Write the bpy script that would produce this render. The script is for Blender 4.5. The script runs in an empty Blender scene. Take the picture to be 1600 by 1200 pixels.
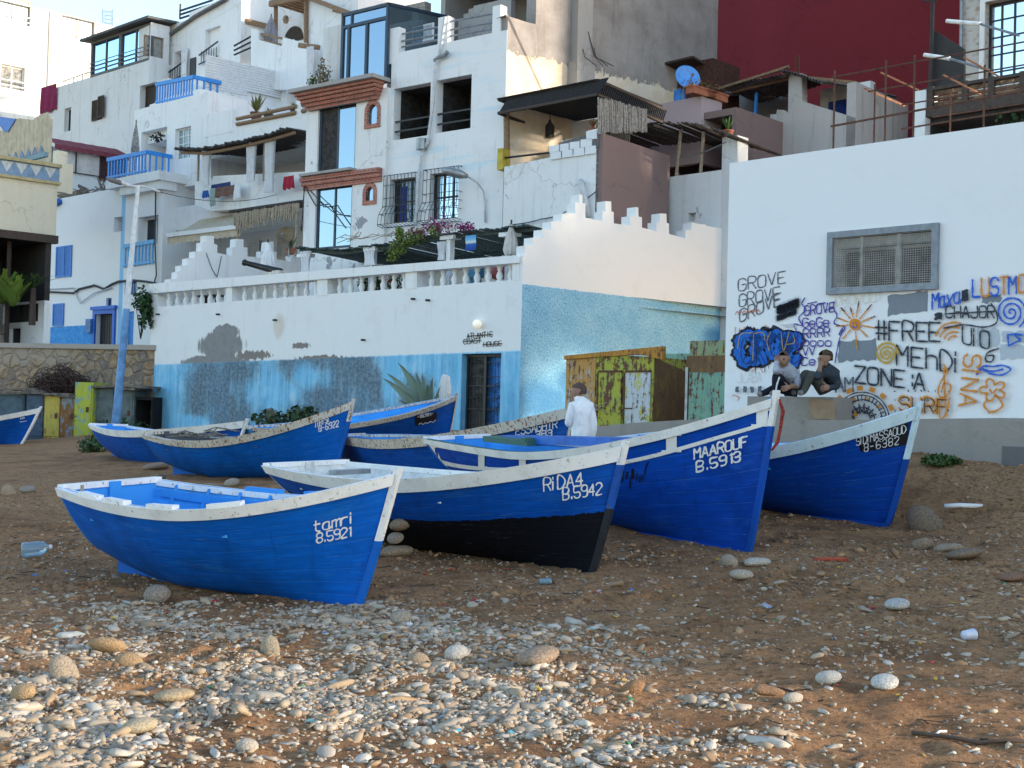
import bpy, bmesh, math, random
import numpy as np
from mathutils import Vector, Matrix, Euler
random.seed(7); RNG=np.random.default_rng(7)
S=bpy.context.scene; COL=S.collection
rad=math.radians
# ------------------------------------------------------------------ camera
F=2000.0; CZ=1.6; PITCH=math.atan(45/2000); ROLL=math.radians(1.5)
def cam_axes():
    f=np.array([0,math.cos(PITCH),math.sin(PITCH)]); u0=np.array([0,-math.sin(PITCH),math.cos(PITCH)]); r0=np.array([1.,0,0])
    r=r0*math.cos(ROLL)+u0*math.sin(ROLL); u=u0*math.cos(ROLL)-r0*math.sin(ROLL)
    return r,u,f
CR,CU,CF=cam_axes()
CP=np.array([0,0,CZ])
def proj(p):
    d=np.asarray(p,float)-CP
    w=d@CF
    return np.stack([800+F*(d@CR)/w, 600-F*(d@CU)/w],-1)
def ray(px,py):
    return CF*F+CR*(px-800)+CU*(600-py)
def at(px,py,Y):
    d=ray(px,py); return CP+d*(Y/d[1])
# ground control
gc=[(560,955,10),(190,905,11.4),(0,1200,6),(800,1200,6),(1600,1200,6),(0,1000,8.6),(1600,900,11.5),(800,1000,8.6),(925,895,11.8),(1172,858,12.6),(1390,815,15.3),(270,752,21),(173,728,26),(31,693,35),
 (110,688,43),(740,672,31),(235,668,41.7),(1430,702,18.3),(1600,738,16.8),(1000,668,27),(1250,707,18.9),(10,770,19),(600,740,21),(1000,790,16),(1200,760,16.5),(1520,760,16.3),(1600,800,14.6)]
G=np.array([at(*g) for g in gc]+[(-40,46,.4),(-40,30,.2),(-25,15,.0),(25,10,.9),(25,20,1.4),(10,30,1.5),(0,-10,-1.0),(-25,-10,-1.1),(25,-10,-.9),(0,60,1.5),(-40,70,.8),(30,50,1.6)])
def _tps(r): return np.where(r>1e-9, r*r*np.log(np.maximum(r,1e-9)),0)
def _fit():
    P=G[:,:2]; n=len(P)
    K=_tps(np.linalg.norm(P[:,None]-P[None],axis=2))+np.eye(n)*8.0
    A=np.zeros((n+3,n+3)); A[:n,:n]=K; A[:n,n]=1; A[:n,n+1:]=P; A[n,:n]=1; A[n+1:,:n]=P.T
    return np.linalg.solve(A,np.concatenate([G[:,2],[0,0,0]]))
GW=_fit()
def ground(x,y):
    x=np.asarray(x,float); y=np.asarray(y,float); n=len(G)
    r=np.sqrt((x[...,None]-G[:,0])**2+(y[...,None]-G[:,1])**2)
    return _tps(r)@GW[:n]+GW[n]+GW[n+1]*x+GW[n+2]*y
cd=bpy.data.cameras.new('camera'); co=bpy.data.objects.new('camera',cd); COL.objects.link(co)
cd.sensor_width=36; cd.lens=36*F/1600; cd.clip_end=2000; cd.clip_start=.1
_m=Matrix(((CR[0],CU[0],-CF[0],0),(CR[1],CU[1],-CF[1],0),(CR[2],CU[2],-CF[2],CZ),(0,0,0,1)))
co.matrix_world=_m; S.camera=co
# ------------------------------------------------------------------ tagging helpers
def tag(o,label,cat=None,group=None,kind=None):
    if isinstance(label,str) and label: o['label']=label
    if cat: o['category']=cat
    if group: o['group']=group
    if kind: o['kind']=kind
    return o
def T(name,label,cat,loc=(0,0,0),group=None,rot=(0,0,0)):
    o=bpy.data.objects.new(name,None); COL.objects.link(o); o.empty_display_size=.1
    o.location=loc; o.rotation_euler=rot; tag(o,label,cat,group); return o
def mw(o):
    return Matrix.Translation(o.location)@o.rotation_euler.to_matrix().to_4x4()
# ------------------------------------------------------------------ mesh builder
class MB:
    def __init__(s): s.v=[]; s.f=[]; s.uv=[]; s.mi=[]; s.m=0
    def face(s,pts,uv=None):
        i=len(s.v); s.v.extend([tuple(p) for p in pts]); s.f.append(list(range(i,i+len(pts)))); s.mi.append(s.m)
        s.uv.append(uv if uv else [(0,0)]*len(pts))
    def mesh(s,V,Fs,uvs=None):
        i=len(s.v); s.v.extend([tuple(p) for p in V])
        for k,f in enumerate(Fs):
            s.f.append([i+a for a in f]); s.mi.append(s.m); s.uv.append([uvs[a] for a in f] if uvs is not None else [(0,0)]*len(f))
    def box(s,c,ax,ay,az):
        c=np.array(c,float); ax=np.array(ax,float)/2; ay=np.array(ay,float)/2; az=np.array(az,float)/2
        P=[c+a*ax+b*ay+d*az for d in(-1,1) for b in(-1,1) for a in(-1,1)]
        s.mesh(P,[(0,2,3,1),(4,5,7,6),(0,1,5,4),(2,6,7,3),(0,4,6,2),(1,3,7,5)])
    def bar(s,p,q,w,h=None,up=(0,0,1)):
        p=np.array(p,float); q=np.array(q,float); d=q-p; L=np.linalg.norm(d)
        if L<1e-6: return
        d/=L; up=np.array(up,float)
        if abs(d@up)>.98: up=np.array([1.,0,0])
        x=np.cross(d,up); x/=np.linalg.norm(x); y=np.cross(x,d)
        s.box((p+q)/2,d*L,x*w,y*(h or w))
    def tube(s,pts,r,n=8,cap=True):
        pts=[np.array(p,float) for p in pts]; k=len(pts)
        if not hasattr(r,'__len__'): r=[r]*k
        ref=np.array([0.,0,1]); V=[]; px=None
        for i in range(k):
            d=pts[min(i+1,k-1)]-pts[max(i-1,0)]; d/=max(np.linalg.norm(d),1e-9)
            x=px-d*(px@d) if px is not None else (np.cross(d,ref) if abs(d@ref)<.95 else np.cross(d,[1.,0,0]))
            x/=max(np.linalg.norm(x),1e-9); px=x; y=np.cross(d,x)
            for a in range(n):
                t=2*math.pi*a/n; V.append(pts[i]+(x*math.cos(t)+y*math.sin(t))*r[i])
        Fs=[(i*n+a,i*n+(a+1)%n,(i+1)*n+(a+1)%n,(i+1)*n+a) for i in range(k-1) for a in range(n)]
        if cap: Fs+= [tuple(range(n-1,-1,-1)),tuple((k-1)*n+a for a in range(n))]
        s.mesh(V,Fs)
    def lathe(s,c,prof,n=12,ax=None):
        # prof: list of (r,z)
        V=[]; c=np.array(c,float)
        if ax is None: X,Y,Z=np.eye(3)
        else:
            Z=np.array(ax,float); Z/=np.linalg.norm(Z); X=np.cross(Z,[0,0,1.] if abs(Z[2])<.9 else [1.,0,0]); X/=np.linalg.norm(X); Y=np.cross(Z,X)
        for r,z in prof:
            for a in range(n):
                t=2*math.pi*a/n; V.append(c+X*r*math.cos(t)+Y*r*math.sin(t)+Z*z)
        k=len(prof)
        s.mesh(V,[(i*n+a,i*n+(a+1)%n,(i+1)*n+(a+1)%n,(i+1)*n+a) for i in range(k-1) for a in range(n)]+[tuple(range(n-1,-1,-1)),tuple((k-1)*n+a for a in range(n))])
    def grid(s,P,uv=None,flip=False):
        P=np.asarray(P); a,b=P.shape[:2]
        Fs=[(i*b+j,(i+1)*b+j,(i+1)*b+j+1,i*b+j+1) for i in range(a-1) for j in range(b-1)]
        if flip: Fs=[f[::-1] for f in Fs]
        s.mesh(P.reshape(-1,3),Fs,None if uv is None else [tuple(u) for u in np.asarray(uv).reshape(-1,2)])
    def build(s,name,mat,parent=None,smooth=False,local=False):
        me=bpy.data.meshes.new(name); me.from_pydata([tuple(map(float,p)) for p in s.v],[],s.f)
        ul=me.uv_layers.new(name='uv')
        flat=np.array([c for f in s.uv for c in f],dtype=np.float32)
        ul.data.foreach_set('uv',flat.ravel())
        for m in (mat if isinstance(mat,(list,tuple)) else [mat]): me.materials.append(m)
        me.polygons.foreach_set('material_index',s.mi)
        if smooth: me.polygons.foreach_set('use_smooth',[True]*len(me.polygons))
        me.update()
        o=bpy.data.objects.new(name,me); COL.objects.link(o)
        if parent is not None:
            o.parent=parent
            if not local:
                if parent.get('_w'): pass
                o.matrix_parent_inverse=WM[parent.name].inverted() if parent.name in WM else Matrix()
        if parent is not None and local: WM[o.name]=None
        return o
WM={}
def THING(name,label,cat,loc=(0,0,0),group=None):
    o=T(name,label,cat,loc,group); WM[o.name]=Matrix.Translation(loc); return o
# a mesh part whose parent is another mesh in world space keeps the identity
# ------------------------------------------------------------------ planes
class PL:
    def __init__(s,px,Y,vp,py=640):
        p=at(px,py,Y); s.p=np.array([p[0],p[1]]); d=np.array([vp-800.,F]); d/=np.linalg.norm(d)
        if vp<800: d=-d
        s.d=d; n=np.array([d[1],-d[0]]); s.n=n if n@(-s.p)>0 else -n
    def moved(s,back,along=0):
        q=PL.__new__(PL); q.d=s.d; q.n=s.n; q.p=s.p-s.n*back+s.d*along; return q
    def px(s,x,y):
        r=ray(x,y); n3=np.array([s.n[0],s.n[1],0]); p3=np.array([s.p[0],s.p[1],0])
        t=(n3@(p3-CP))/(n3@r); q=CP+r*t
        return float((q[:2]-s.p)@s.d), float(q[2])
    def pt(s,a,z,o=0.):
        q=s.p+s.d*a+s.n*o; return np.array([q[0],q[1],z])
    def rect(s,xl,yt,xr,yb):
        a,z1=s.px(xl,yt); b,z0=s.px(xr,yb); return min(a,b),max(a,b),min(z0,z1),max(z0,z1)
    def side(s,a,vp=None):
        q=PL.__new__(PL); q.p=s.p+s.d*a; q.d=-s.n; q.n=s.d.copy(); return q
    d3=property(lambda s:np.array([s.d[0],s.d[1],0])); n3=property(lambda s:np.array([s.n[0],s.n[1],0]))
def fpoly(mb,pl,pts,th,o=0.):
    """extruded polygon given in plane coordinates"""
    A=sum(pts[i][0]*pts[(i+1)%len(pts)][1]-pts[(i+1)%len(pts)][0]*pts[i][1] for i in range(len(pts)))
    flip=(A>0)!=(np.cross(pl.d3,[0,0,1])@pl.n3>0)
    if flip: pts=pts[::-1]
    f=[pl.pt(a,z,o) for a,z in pts]; b=[pl.pt(a,z,o-th) for a,z in pts]; n=len(pts)
    mb.face(f,[(a,z) for a,z in pts]); mb.face(b[::-1],[(a,z) for a,z in pts[::-1]])
    for i in range(n):
        j=(i+1)%n; mb.face([f[i],b[i],b[j],f[j]],[(pts[i][0],pts[i][1]),(pts[i][0]+th,pts[i][1]),(pts[j][0]+th,pts[j][1]),(pts[j][0],pts[j][1])])
def poly(mb,pl,pxs,th,o=0.): fpoly(mb,pl,[pl.px(x,y) for x,y in pxs],th,o)
def block(mb,pl,s0,s1,z0,z1,D,holes=(),o=0.):
    """solid block with recesses: holes (a,b,c,d,depth)"""
    hs=[]
    for h in holes:
        a,b,c,d=max(h[0],s0+.02),min(h[1],s1-.02),max(h[2],z0+.02),min(h[3],z1-.02)
        if b>a and d>c: hs.append((a,b,c,d,h[4]))
    xs=sorted({s0,s1}|{h[0] for h in hs}|{h[1] for h in hs}); zs=sorted({z0,z1}|{h[2] for h in hs}|{h[3] for h in hs})
    flip=np.cross(pl.d3,[0,0,1])@pl.n3<0
    def F4(P,uv): mb.face(P[::-1] if flip else P,uv[::-1] if flip else uv)
    for i in range(len(xs)-1):
        for j in range(len(zs)-1):
            cx,cz=(xs[i]+xs[i+1])/2,(zs[j]+zs[j+1])/2
            if any(h[0]<cx<h[1] and h[2]<cz<h[3] for h in hs): continue
            q=[(xs[i],zs[j]),(xs[i+1],zs[j]),(xs[i+1],zs[j+1]),(xs[i],zs[j+1])]
            F4([pl.pt(a,z,o) for a,z in q],q)
    for a,b,c,d,dep in hs:
        q=[(a,c),(b,c),(b,d),(a,d)]
        F4([pl.pt(x,z,o-dep) for x,z in q],q)
        for k in range(4):
            u,w=q[k],q[(k+1)%4]
            F4([pl.pt(u[0],u[1],o),pl.pt(w[0],w[1],o),pl.pt(w[0],w[1],o-dep),pl.pt(u[0],u[1],o-dep)],[u,w,(w[0]+dep,w[1]),(u[0]+dep,u[1])])
    q=[(s0,z0),(s1,z0),(s1,z1),(s0,z1)]
    F4([pl.pt(x,z,o-D) for x,z in q[::-1]],q)
    for k in range(4):
        u,w=q[k],q[(k+1)%4]
        F4([pl.pt(u[0],u[1],o-D),pl.pt(w[0],w[1],o-D),pl.pt(w[0],w[1],o),pl.pt(u[0],u[1],o)],[(u[0]+D,u[1]),(w[0]+D,w[1]),w,u])
def pbox(mb,pl,s0,s1,z0,z1,o0,o1):
    """plain box between plane offsets o0<o1"""
    mb.box(pl.pt((s0+s1)/2,(z0+z1)/2,(o0+o1)/2),pl.d3*(s1-s0),pl.n3*(o1-o0),(0,0,z1-z0))
def pring(mb,pl,s0,s1,z0,z1,w,o0,o1):
    pbox(mb,pl,s0,s0+w,z0,z1,o0,o1); pbox(mb,pl,s1-w,s1,z0,z1,o0,o1)
    pbox(mb,pl,s0+w,s1-w,z0,z0+w,o0,o1); pbox(mb,pl,s0+w,s1-w,z1-w,z1,o0,o1)
# ------------------------------------------------------------------ painting strokes through pixel positions onto a surface
GL={'A':'002640|1232','B':'000636453303|3342413000','C':'4536160501103041','D':'00062644422000','E':'46060040|0333','F':'460600|0333','G':'45361605011030414323',
'H':'0006|4046|0343','I':'2026','J':'4641301001','K':'0006|460240','L':'060040','M':'0006234640','N':'00064046','O':'160501103041453616','P':'00063645443303','R':'00063645443303|2340',
'S':'453616050413334241301001','T':'0646|2026','U':'060110304146','V':'062046','W':'0610233046','X':'0046|0640','Y':'062346|2320','Z':'06460040',
'0':'160501103041453616','1':'152620','2':'05163645440040','3':'05163645443313|334241301001','4':'30360242','5':'460603334241301001','6':'453616050110304142331302','7':'064620',
'8':'130405163645443313020110304142 33','9':'4433130405163645444130 10','.':'1011','-':'0333','#':'1016|3036|0242|0444',':':'2122|2425','t':'16112030|0434','a':'341403011030|343041','m':'0004|0314242320|2334444340','n':'0004|0314344340',
'r':'0004|031434','i':'0004|0506','e':'024243341403011030 41','o':'140301103041433414','h':'0006|0314344340','u':'04011030|4440','v':'042044','y':'0420|4400'}
RND=set('BCDGOPRSU0235689aemnorhJ')
def catmull(P,k=5):
    P=np.array(P,float)
    if len(P)<3: return P
    Q=np.vstack([2*P[0]-P[1],P,2*P[-1]-P[-2]]); out=[]
    for i in range(len(P)-1):
        for t in np.linspace(0,1,k,endpoint=False):
            a,b,c,d=Q[i:i+4]; out.append(.5*((2*b)+(-a+c)*t+(2*a-5*b+4*c-d)*t*t+(-a+3*b-3*c+d)*t**3))
    return np.array(out+[P[-1]])
def text(s,p0,p1,h,gap=.35,jit=0.,shear=0.):
    """list of pixel polylines for a string on the baseline p0->p1, h pixels tall"""
    p0=np.array(p0,float); p1=np.array(p1,float); n=len(s); wd_=[.55 if c in 'i.:1' else 1. for c in s]; cum=np.r_[0,np.cumsum(wd_)]; adv=(p1-p0)/cum[-1]; wl=1/(1+gap); up=np.array([adv[1],-adv[0]])/np.linalg.norm(adv)
    up=np.array([shear*h,-h]) if shear is not None and abs(adv[0])>abs(adv[1]) else up*h
    out=[]
    for i,c in enumerate(s):
        if c==' ' : continue
        for st in GL[c].split('|'):
            st=st.replace(' ',''); P=[(int(st[k])/4,int(st[k+1])/6) for k in range(0,len(st),2)]
            P=catmull(P) if c in RND else np.array(P)
            j=np.array([random.uniform(-jit,jit),random.uniform(-jit,jit)])*h
            out.append(np.array([p0+adv*(cum[i]+x*wl)+up*y for x,y in P])+j)
    return out
def resample(P,step):
    P=np.array(P,float); d=np.r_[0,np.cumsum(np.linalg.norm(np.diff(P,axis=0),axis=1))]
    n=max(2,int(d[-1]/step)+1); t=np.linspace(0,d[-1],n)
    return np.stack([np.interp(t,d,P[:,0]),np.interp(t,d,P[:,1])],1)
def stroke(mb,surf,P,w,step=2.5,cap=True,var=0.):
    P=resample(P,step); n=len(P)
    T_=np.gradient(P,axis=0); T_/=np.maximum(np.linalg.norm(T_,axis=1,keepdims=True),1e-6); N_=np.stack([T_[:,1],-T_[:,0]],1)
    if cap: P=np.vstack([P[0]-T_[0]*w*.3,P,P[-1]+T_[-1]*w*.3]); N_=np.vstack([N_[0]*.55,N_,N_[-1]*.55])
    if var>0: a_=np.arange(len(P)); w=(w*(1+var*np.sin(a_*.55+random.uniform(0,6))+var*.5*np.sin(a_*1.7+random.uniform(0,6))))[:,None]
    L=[surf(*p) for p in P+N_*w/2]; R=[surf(*p) for p in P-N_*w/2]
    V=[]; 
    for l,r in zip(L,R): V+= [l,r]
    mb.mesh(V,[(2*i,2*i+1,2*i+3,2*i+2) for i in range(len(P)-1)],[(i*.05,k) for i in range(len(P)) for k in(0.,1.)])
def blobfill(mb,surf,P):
    mb.face([surf(*p) for p in P],[(.5,.5)]*len(P))
def wallsurf(pl,off): return lambda x,y: pl.pt(*pl.px(x,y),off)
# ------------------------------------------------------------------ materials
def nd(nt,typ,**kw):
    n=nt.nodes.new(typ)
    for k,v in kw.items():
        if k.startswith('i_'):
            key=k[2:]; sock=n.inputs[int(key)] if key.isdigit() else n.inputs[key.replace('_',' ')]
            if isinstance(v,bpy.types.NodeSocket): nt.links.new(v,sock)
            else: sock.default_value=v
        else: setattr(n,k,v)
    return n
def mth(nt,op,a,b=0.,c=0.,clamp=False):
    n=nd(nt,'ShaderNodeMath',operation=op,use_clamp=clamp,i_0=a,i_1=b); 
    if op in('MULTIPLY_ADD',): n.inputs[2].default_value=c
    return n.outputs[0]
def c4(c): return (c[0],c[1],c[2],1.) if len(c)==3 else c
def mixc(nt,f,a,b,blend='MIX'):
    n=nt.nodes.new('ShaderNodeMix'); n.data_type='RGBA'; n.blend_type=blend
    for i,v in ((0,f),(6,a),(7,b)):
        if isinstance(v,bpy.types.NodeSocket): nt.links.new(v,n.inputs[i])
        else: n.inputs[i].default_value=c4(v) if i>0 else v
    return n.outputs[2]
def ramp(nt,f,a,b):
    n=nd(nt,'ShaderNodeMapRange',interpolation_type='SMOOTHSTEP',i_0=f,i_1=a,i_2=b); return n.outputs[0]
def coord(nt,kind='Object',sc=(1,1,1)):
    t=nd(nt,'ShaderNodeTexCoord'); m=nd(nt,'ShaderNodeMapping',i_Vector=t.outputs[kind]); m.inputs['Scale'].default_value=sc; return m.outputs[0]
def noise(nt,vec,sc,det=4.,ro=.55,dist=0.,col=False):
    n=nd(nt,'ShaderNodeTexNoise',i_Vector=vec,i_Scale=sc,i_Detail=det,i_Roughness=ro,i_Distortion=dist); return n.outputs['Color' if col else 'Fac']
def newmat(name):
    m=bpy.data.materials.new(name); m.use_nodes=True; nt=m.node_tree; b=nt.nodes['Principled BSDF']; return m,nt,b
def bump(nt,b,h,st,dist=.02):
    n=nd(nt,'ShaderNodeBump',i_Strength=st,i_Distance=dist,i_Height=h)
    if b.inputs['Normal'].is_linked:
        nt.links.new(b.inputs['Normal'].links[0].from_socket,n.inputs['Normal'])
    nt.links.new(n.outputs[0],b.inputs['Normal'])
def L(nt,s,d): nt.links.new(s,d)
_MC={}
def plaster(name,col,dirt=(.36,.33,.29),amt=.25,chips=.0,chipcol=(.32,.31,.30),rough=.9,bs=.25,coarse=0.,streak=.12):
    m,nt,b=newmat(name); v=coord(nt)
    n1=noise(nt,v,.55,6.); c=mixc(nt,ramp(nt,n1,.42,.72),col,[x*.9+y*.1 for x,y in zip(col,dirt)])
    st=noise(nt,coord(nt,'Object',(3,3,.25)),1.6,5.); c=mixc(nt,mth(nt,'MULTIPLY',ramp(nt,st,.52,.75),streak*2),c,dirt)
    n2=noise(nt,v,2.6,8.,.68); c=mixc(nt,mth(nt,'MULTIPLY',ramp(nt,n2,.58,.72),amt),c,dirt); n5=noise(nt,v,.9,10.,.74); c=mixc(nt,mth(nt,'MULTIPLY',ramp(nt,n5,.60,.66),amt*.9),c,[x*.62+y*.3 for x,y in zip(col,dirt)])
    vc=nd(nt,'ShaderNodeVectorMath',operation='MULTIPLY_ADD',i_0=noise(nt,v,1.1,4.,.6,0.,True)); vc.inputs[1].default_value=(1.3,1.3,1.3); L(nt,v,vc.inputs[2]); ck=nd(nt,'ShaderNodeTexVoronoi',feature='DISTANCE_TO_EDGE',i_Vector=vc.outputs[0],i_Scale=.42); c=mixc(nt,mth(nt,'MULTIPLY',mth(nt,'MULTIPLY',ramp(nt,ck.outputs['Distance'],.012,.003),ramp(nt,n1,.46,.56)),.3),c,[x*.45 for x in dirt])
    h=noise(nt,v,14.,6.,.6)
    if chips>0:
        n3=noise(nt,v,1.3,9.,.62); k=ramp(nt,n3,.70-chips,.715-chips); c=mixc(nt,k,c,chipcol)
        bump(nt,b,mth(nt,'MULTIPLY',k,-1.),.5,.015)
    L(nt,c,b.inputs['Base Color']); b.inputs['Roughness'].default_value=rough; b.inputs['Specular IOR Level'].default_value=.25
    bump(nt,b,h,bs,.02); bump(nt,b,noise(nt,v,1.3,4.,.5),.35,.12)
    if coarse>0:
        bump(nt,b,noise(nt,v,38.,3.,.6),coarse,.03)
    return m
def simple(name,col,rough=.6,metal=0.,var=.15,sc=6.,dark=None,spec=.4,bs=.0,chips=0.,chipcol=(.4,.2,.1)):
    m,nt,b=newmat(name); v=coord(nt); n=noise(nt,v,sc,6.,.62)
    dk=dark or [x*(1-var*2.2) for x in col]
    c=mixc(nt,ramp(nt,n,.35,.7),col,dk)
    if chips>0: c=mixc(nt,ramp(nt,noise(nt,v,sc*2.3,7.,.66),.70-chips,.73-chips),c,chipcol)
    L(nt,c,b.inputs['Base Color']); b.inputs['Roughness'].default_value=rough; b.inputs['Metallic'].default_value=metal; b.inputs['Specular IOR Level'].default_value=spec
    if bs>0: bump(nt,b,n,bs,.02)
    return m
def glassmat(name,tint=(.55,.68,.78),dark=(.02,.025,.03),refl=.6):
    m,nt,b=newmat(name); nt.nodes.remove(b); out=nt.nodes['Material Output']
    g=nd(nt,'ShaderNodeBsdfGlossy',i_Roughness=.03,i_Color=c4(tint)); v=coord(nt)
    bp=nd(nt,'ShaderNodeBump',i_Strength=.03,i_Height=noise(nt,v,1.2,2.)); L(nt,bp.outputs[0],g.inputs['Normal'])
    d=nd(nt,'ShaderNodeBsdfDiffuse',i_Color=c4(dark)); mx=nd(nt,'ShaderNodeMixShader',i_Fac=refl); L(nt,d.outputs[0],mx.inputs[1]); L(nt,g.outputs[0],mx.inputs[2]); L(nt,mx.outputs[0],out.inputs[0]); return m
def leafmat(name,a,b_,sc=3.):
    m,nt,b=newmat(name); g=nd(nt,'ShaderNodeNewGeometry'); c=mixc(nt,g.outputs['Random Per Island'],a,b_)
    L(nt,c,b.inputs['Base Color']); b.inputs['Roughness'].default_value=.55; b.inputs['Specular IOR Level'].default_value=.3
    return m
WHITE=plaster('white_plaster',(.80,.80,.79),amt=.16)
WHITE2=plaster('worn_white_plaster',(.78,.78,.77),amt=.35,chips=.045,chipcol=(.36,.36,.37))
WHITE3=plaster('grey_white_plaster',(.68,.68,.67),amt=.3,streak=.18)
CREAM=plaster('cream_plaster',(.74,.66,.5),amt=.3)
CEMENT=plaster('cement_render',(.36,.34,.32),dirt=(.2,.18,.165),amt=.5,bs=.5,coarse=.25)
MAUVE=plaster('mauve_plaster',(.215,.15,.14),dirt=(.18,.13,.12),amt=.3)
MAUVE2=plaster('pale_mauve_plaster',(.42,.33,.35),dirt=(.3,.25,.25),amt=.3)
REDWALL=plaster('dark_red_plaster',(.205,.026,.034),dirt=(.13,.022,.028),amt=.2,rough=.95,streak=.08)
WOODM=simple('weathered_wood',(.30,.19,.11),.8,var=.2,sc=14.,bs=.4)
DWOOD=simple('dark_wood',(.06,.04,.03),.7,var=.2,sc=14.)
PALEW=simple('pale_dry_wood',(.42,.34,.25),.85,var=.2,sc=16.,bs=.3)
BLUEP=simple('bright_blue_paint',(.03,.24,.72),.5,var=.1,sc=5.,chips=.0)
BLUEP2=simple('deep_blue_paint',(.02,.15,.52),.5,var=.15,sc=5.)
BLACKM=simple('black_iron',(.02,.02,.022),.5,var=.1)
DGREY=simple('dark_opening',(.035,.033,.033),.9,var=.1)
GREYM=simple('grey_metal',(.32,.34,.36),.45,.6,var=.15)
PIPEW=simple('pale_pipe',(.58,.6,.62),.5,var=.12)
RUST=simple('rusty_iron',(.13,.055,.03),.8,var=.25,sc=12.)
RUSTLIT=simple('sunlit_rust_iron',(.38,.15,.06),.8,var=.2,sc=12.)  # rusty iron with the orange of low sun mixed into its colour
GLASS=glassmat('window_glass'); GLASSD=glassmat('dark_window_glass',(.5,.6,.7),(.012,.012,.013),.14)
CLOTHW=simple('white_cloth',(.75,.76,.78),.9,var=.06,sc=8.)
TERRA=simple('terracotta',(.42,.15,.08),.8,var=.15)
BRICK=None
def brickmat():
    m,nt,b=newmat('red_brick'); ps=coord(nt); dt=nd(nt,'ShaderNodeVectorMath',operation='DOT_PRODUCT',i_0=ps); dt.inputs[1].default_value=(.787,-.617,0); sz=nd(nt,'ShaderNodeSeparateXYZ',i_Vector=ps); cx=nd(nt,'ShaderNodeCombineXYZ',i_0=dt.outputs['Value'],i_1=sz.outputs[2]); n=nd(nt,'ShaderNodeTexBrick',i_Vector=cx.outputs[0],i_Scale=1.); n.offset=.5
    n.inputs['Color1'].default_value=(.42,.11,.065,1); n.inputs['Color2'].default_value=(.27,.07,.045,1); n.inputs['Mortar'].default_value=(.33,.25,.22,1)
    n.inputs['Brick Width'].default_value=.17; n.inputs['Row Height'].default_value=.09; n.inputs['Mortar Size'].default_value=.011
    c=mixc(nt,mth(nt,'MULTIPLY',ramp(nt,noise(nt,coord(nt),5.,6.),.45,.75),.6),n.outputs['Color'],(.48,.24,.18))
    L(nt,c,b.inputs['Base Color']); b.inputs['Roughness'].default_value=.85; bump(nt,b,n.outputs['Fac'],-.5,.01); return m
BRICK=brickmat()
# ------------------------------------------------------------------ sky, sun
w=bpy.data.worlds.new('World'); S.world=w; w.use_nodes=True; nt=w.node_tree
SUN_EL=rad(13); SUN_AZ=rad(106)
sk=nd(nt,'ShaderNodeTexSky',sky_type='NISHITA',sun_disc=False,sun_elevation=SUN_EL,sun_rotation=SUN_AZ,air_density=1.,dust_density=.6,ozone_density=1.2)
nt.links.new(sk.outputs[0],nt.nodes['Background'].inputs[0]); nt.nodes['Background'].inputs[1].default_value=.15
sd=bpy.data.lights.new('sun','SUN'); sd.energy=2.0; sd.angle=rad(2.5); sd.color=(1,.85,.67); so=bpy.data.objects.new('sun',sd); COL.objects.link(so)
SD=Vector((math.sin(SUN_AZ)*math.cos(SUN_EL),math.cos(SUN_AZ)*math.cos(SUN_EL),math.sin(SUN_EL)))
so.rotation_euler=SD.to_track_quat('Z','Y').to_euler()
S.view_settings.view_transform='Standard'; S.view_settings.look='None'; S.view_settings.exposure=1.8; S.view_settings.gamma=1
S.cycles.transparent_max_bounces=16; S.cycles.max_bounces=6; S.cycles.diffuse_bounces=4
# ------------------------------------------------------------------ value noise
_tab=RNG.random((256,256))
def vn(x,y):
    xi=np.floor(x).astype(int); yi=np.floor(y).astype(int); fx=x-xi; fy=y-yi; fx=fx*fx*(3-2*fx); fy=fy*fy*(3-2*fy)
    g=lambda a,b:_tab[a%256,b%256]
    return (g(xi,yi)*(1-fx)+g(xi+1,yi)*fx)*(1-fy)+(g(xi,yi+1)*(1-fx)+g(xi+1,yi+1)*fx)*fy
def fbm(x,y,o=4):
    r=0; a=.5
    for k in range(o): r=r+a*(vn(x*2**k+k*17.3,y*2**k+k*9.1)-.5); a*=.5
    return r
def gheight(x,y):
    x=np.asarray(x,float); y=np.asarray(y,float)
    xc=np.clip(x,-45,32); yc=np.clip(y,-14,75)
    return ground(xc,yc)
def gdetail(x,y):
    near=np.clip((y-3)/3,0,1)*np.clip((34-y)/10,0,1)
    return near*(fbm(x*.9,y*.9,3)*.09+fbm(x*3.1+5,y*3.1,3)*.05+fbm(x*9+2,y*9,3)*.045+np.abs(fbm(x*4.3+9,y*5.5,3))*.05)
def gz(x,y):
    z=gheight(x,y)+gdetail(np.asarray(x,float),np.asarray(y,float)); return z
def gzf(x,y): return float(gz(np.array([x]),np.array([y]))[0])
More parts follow.
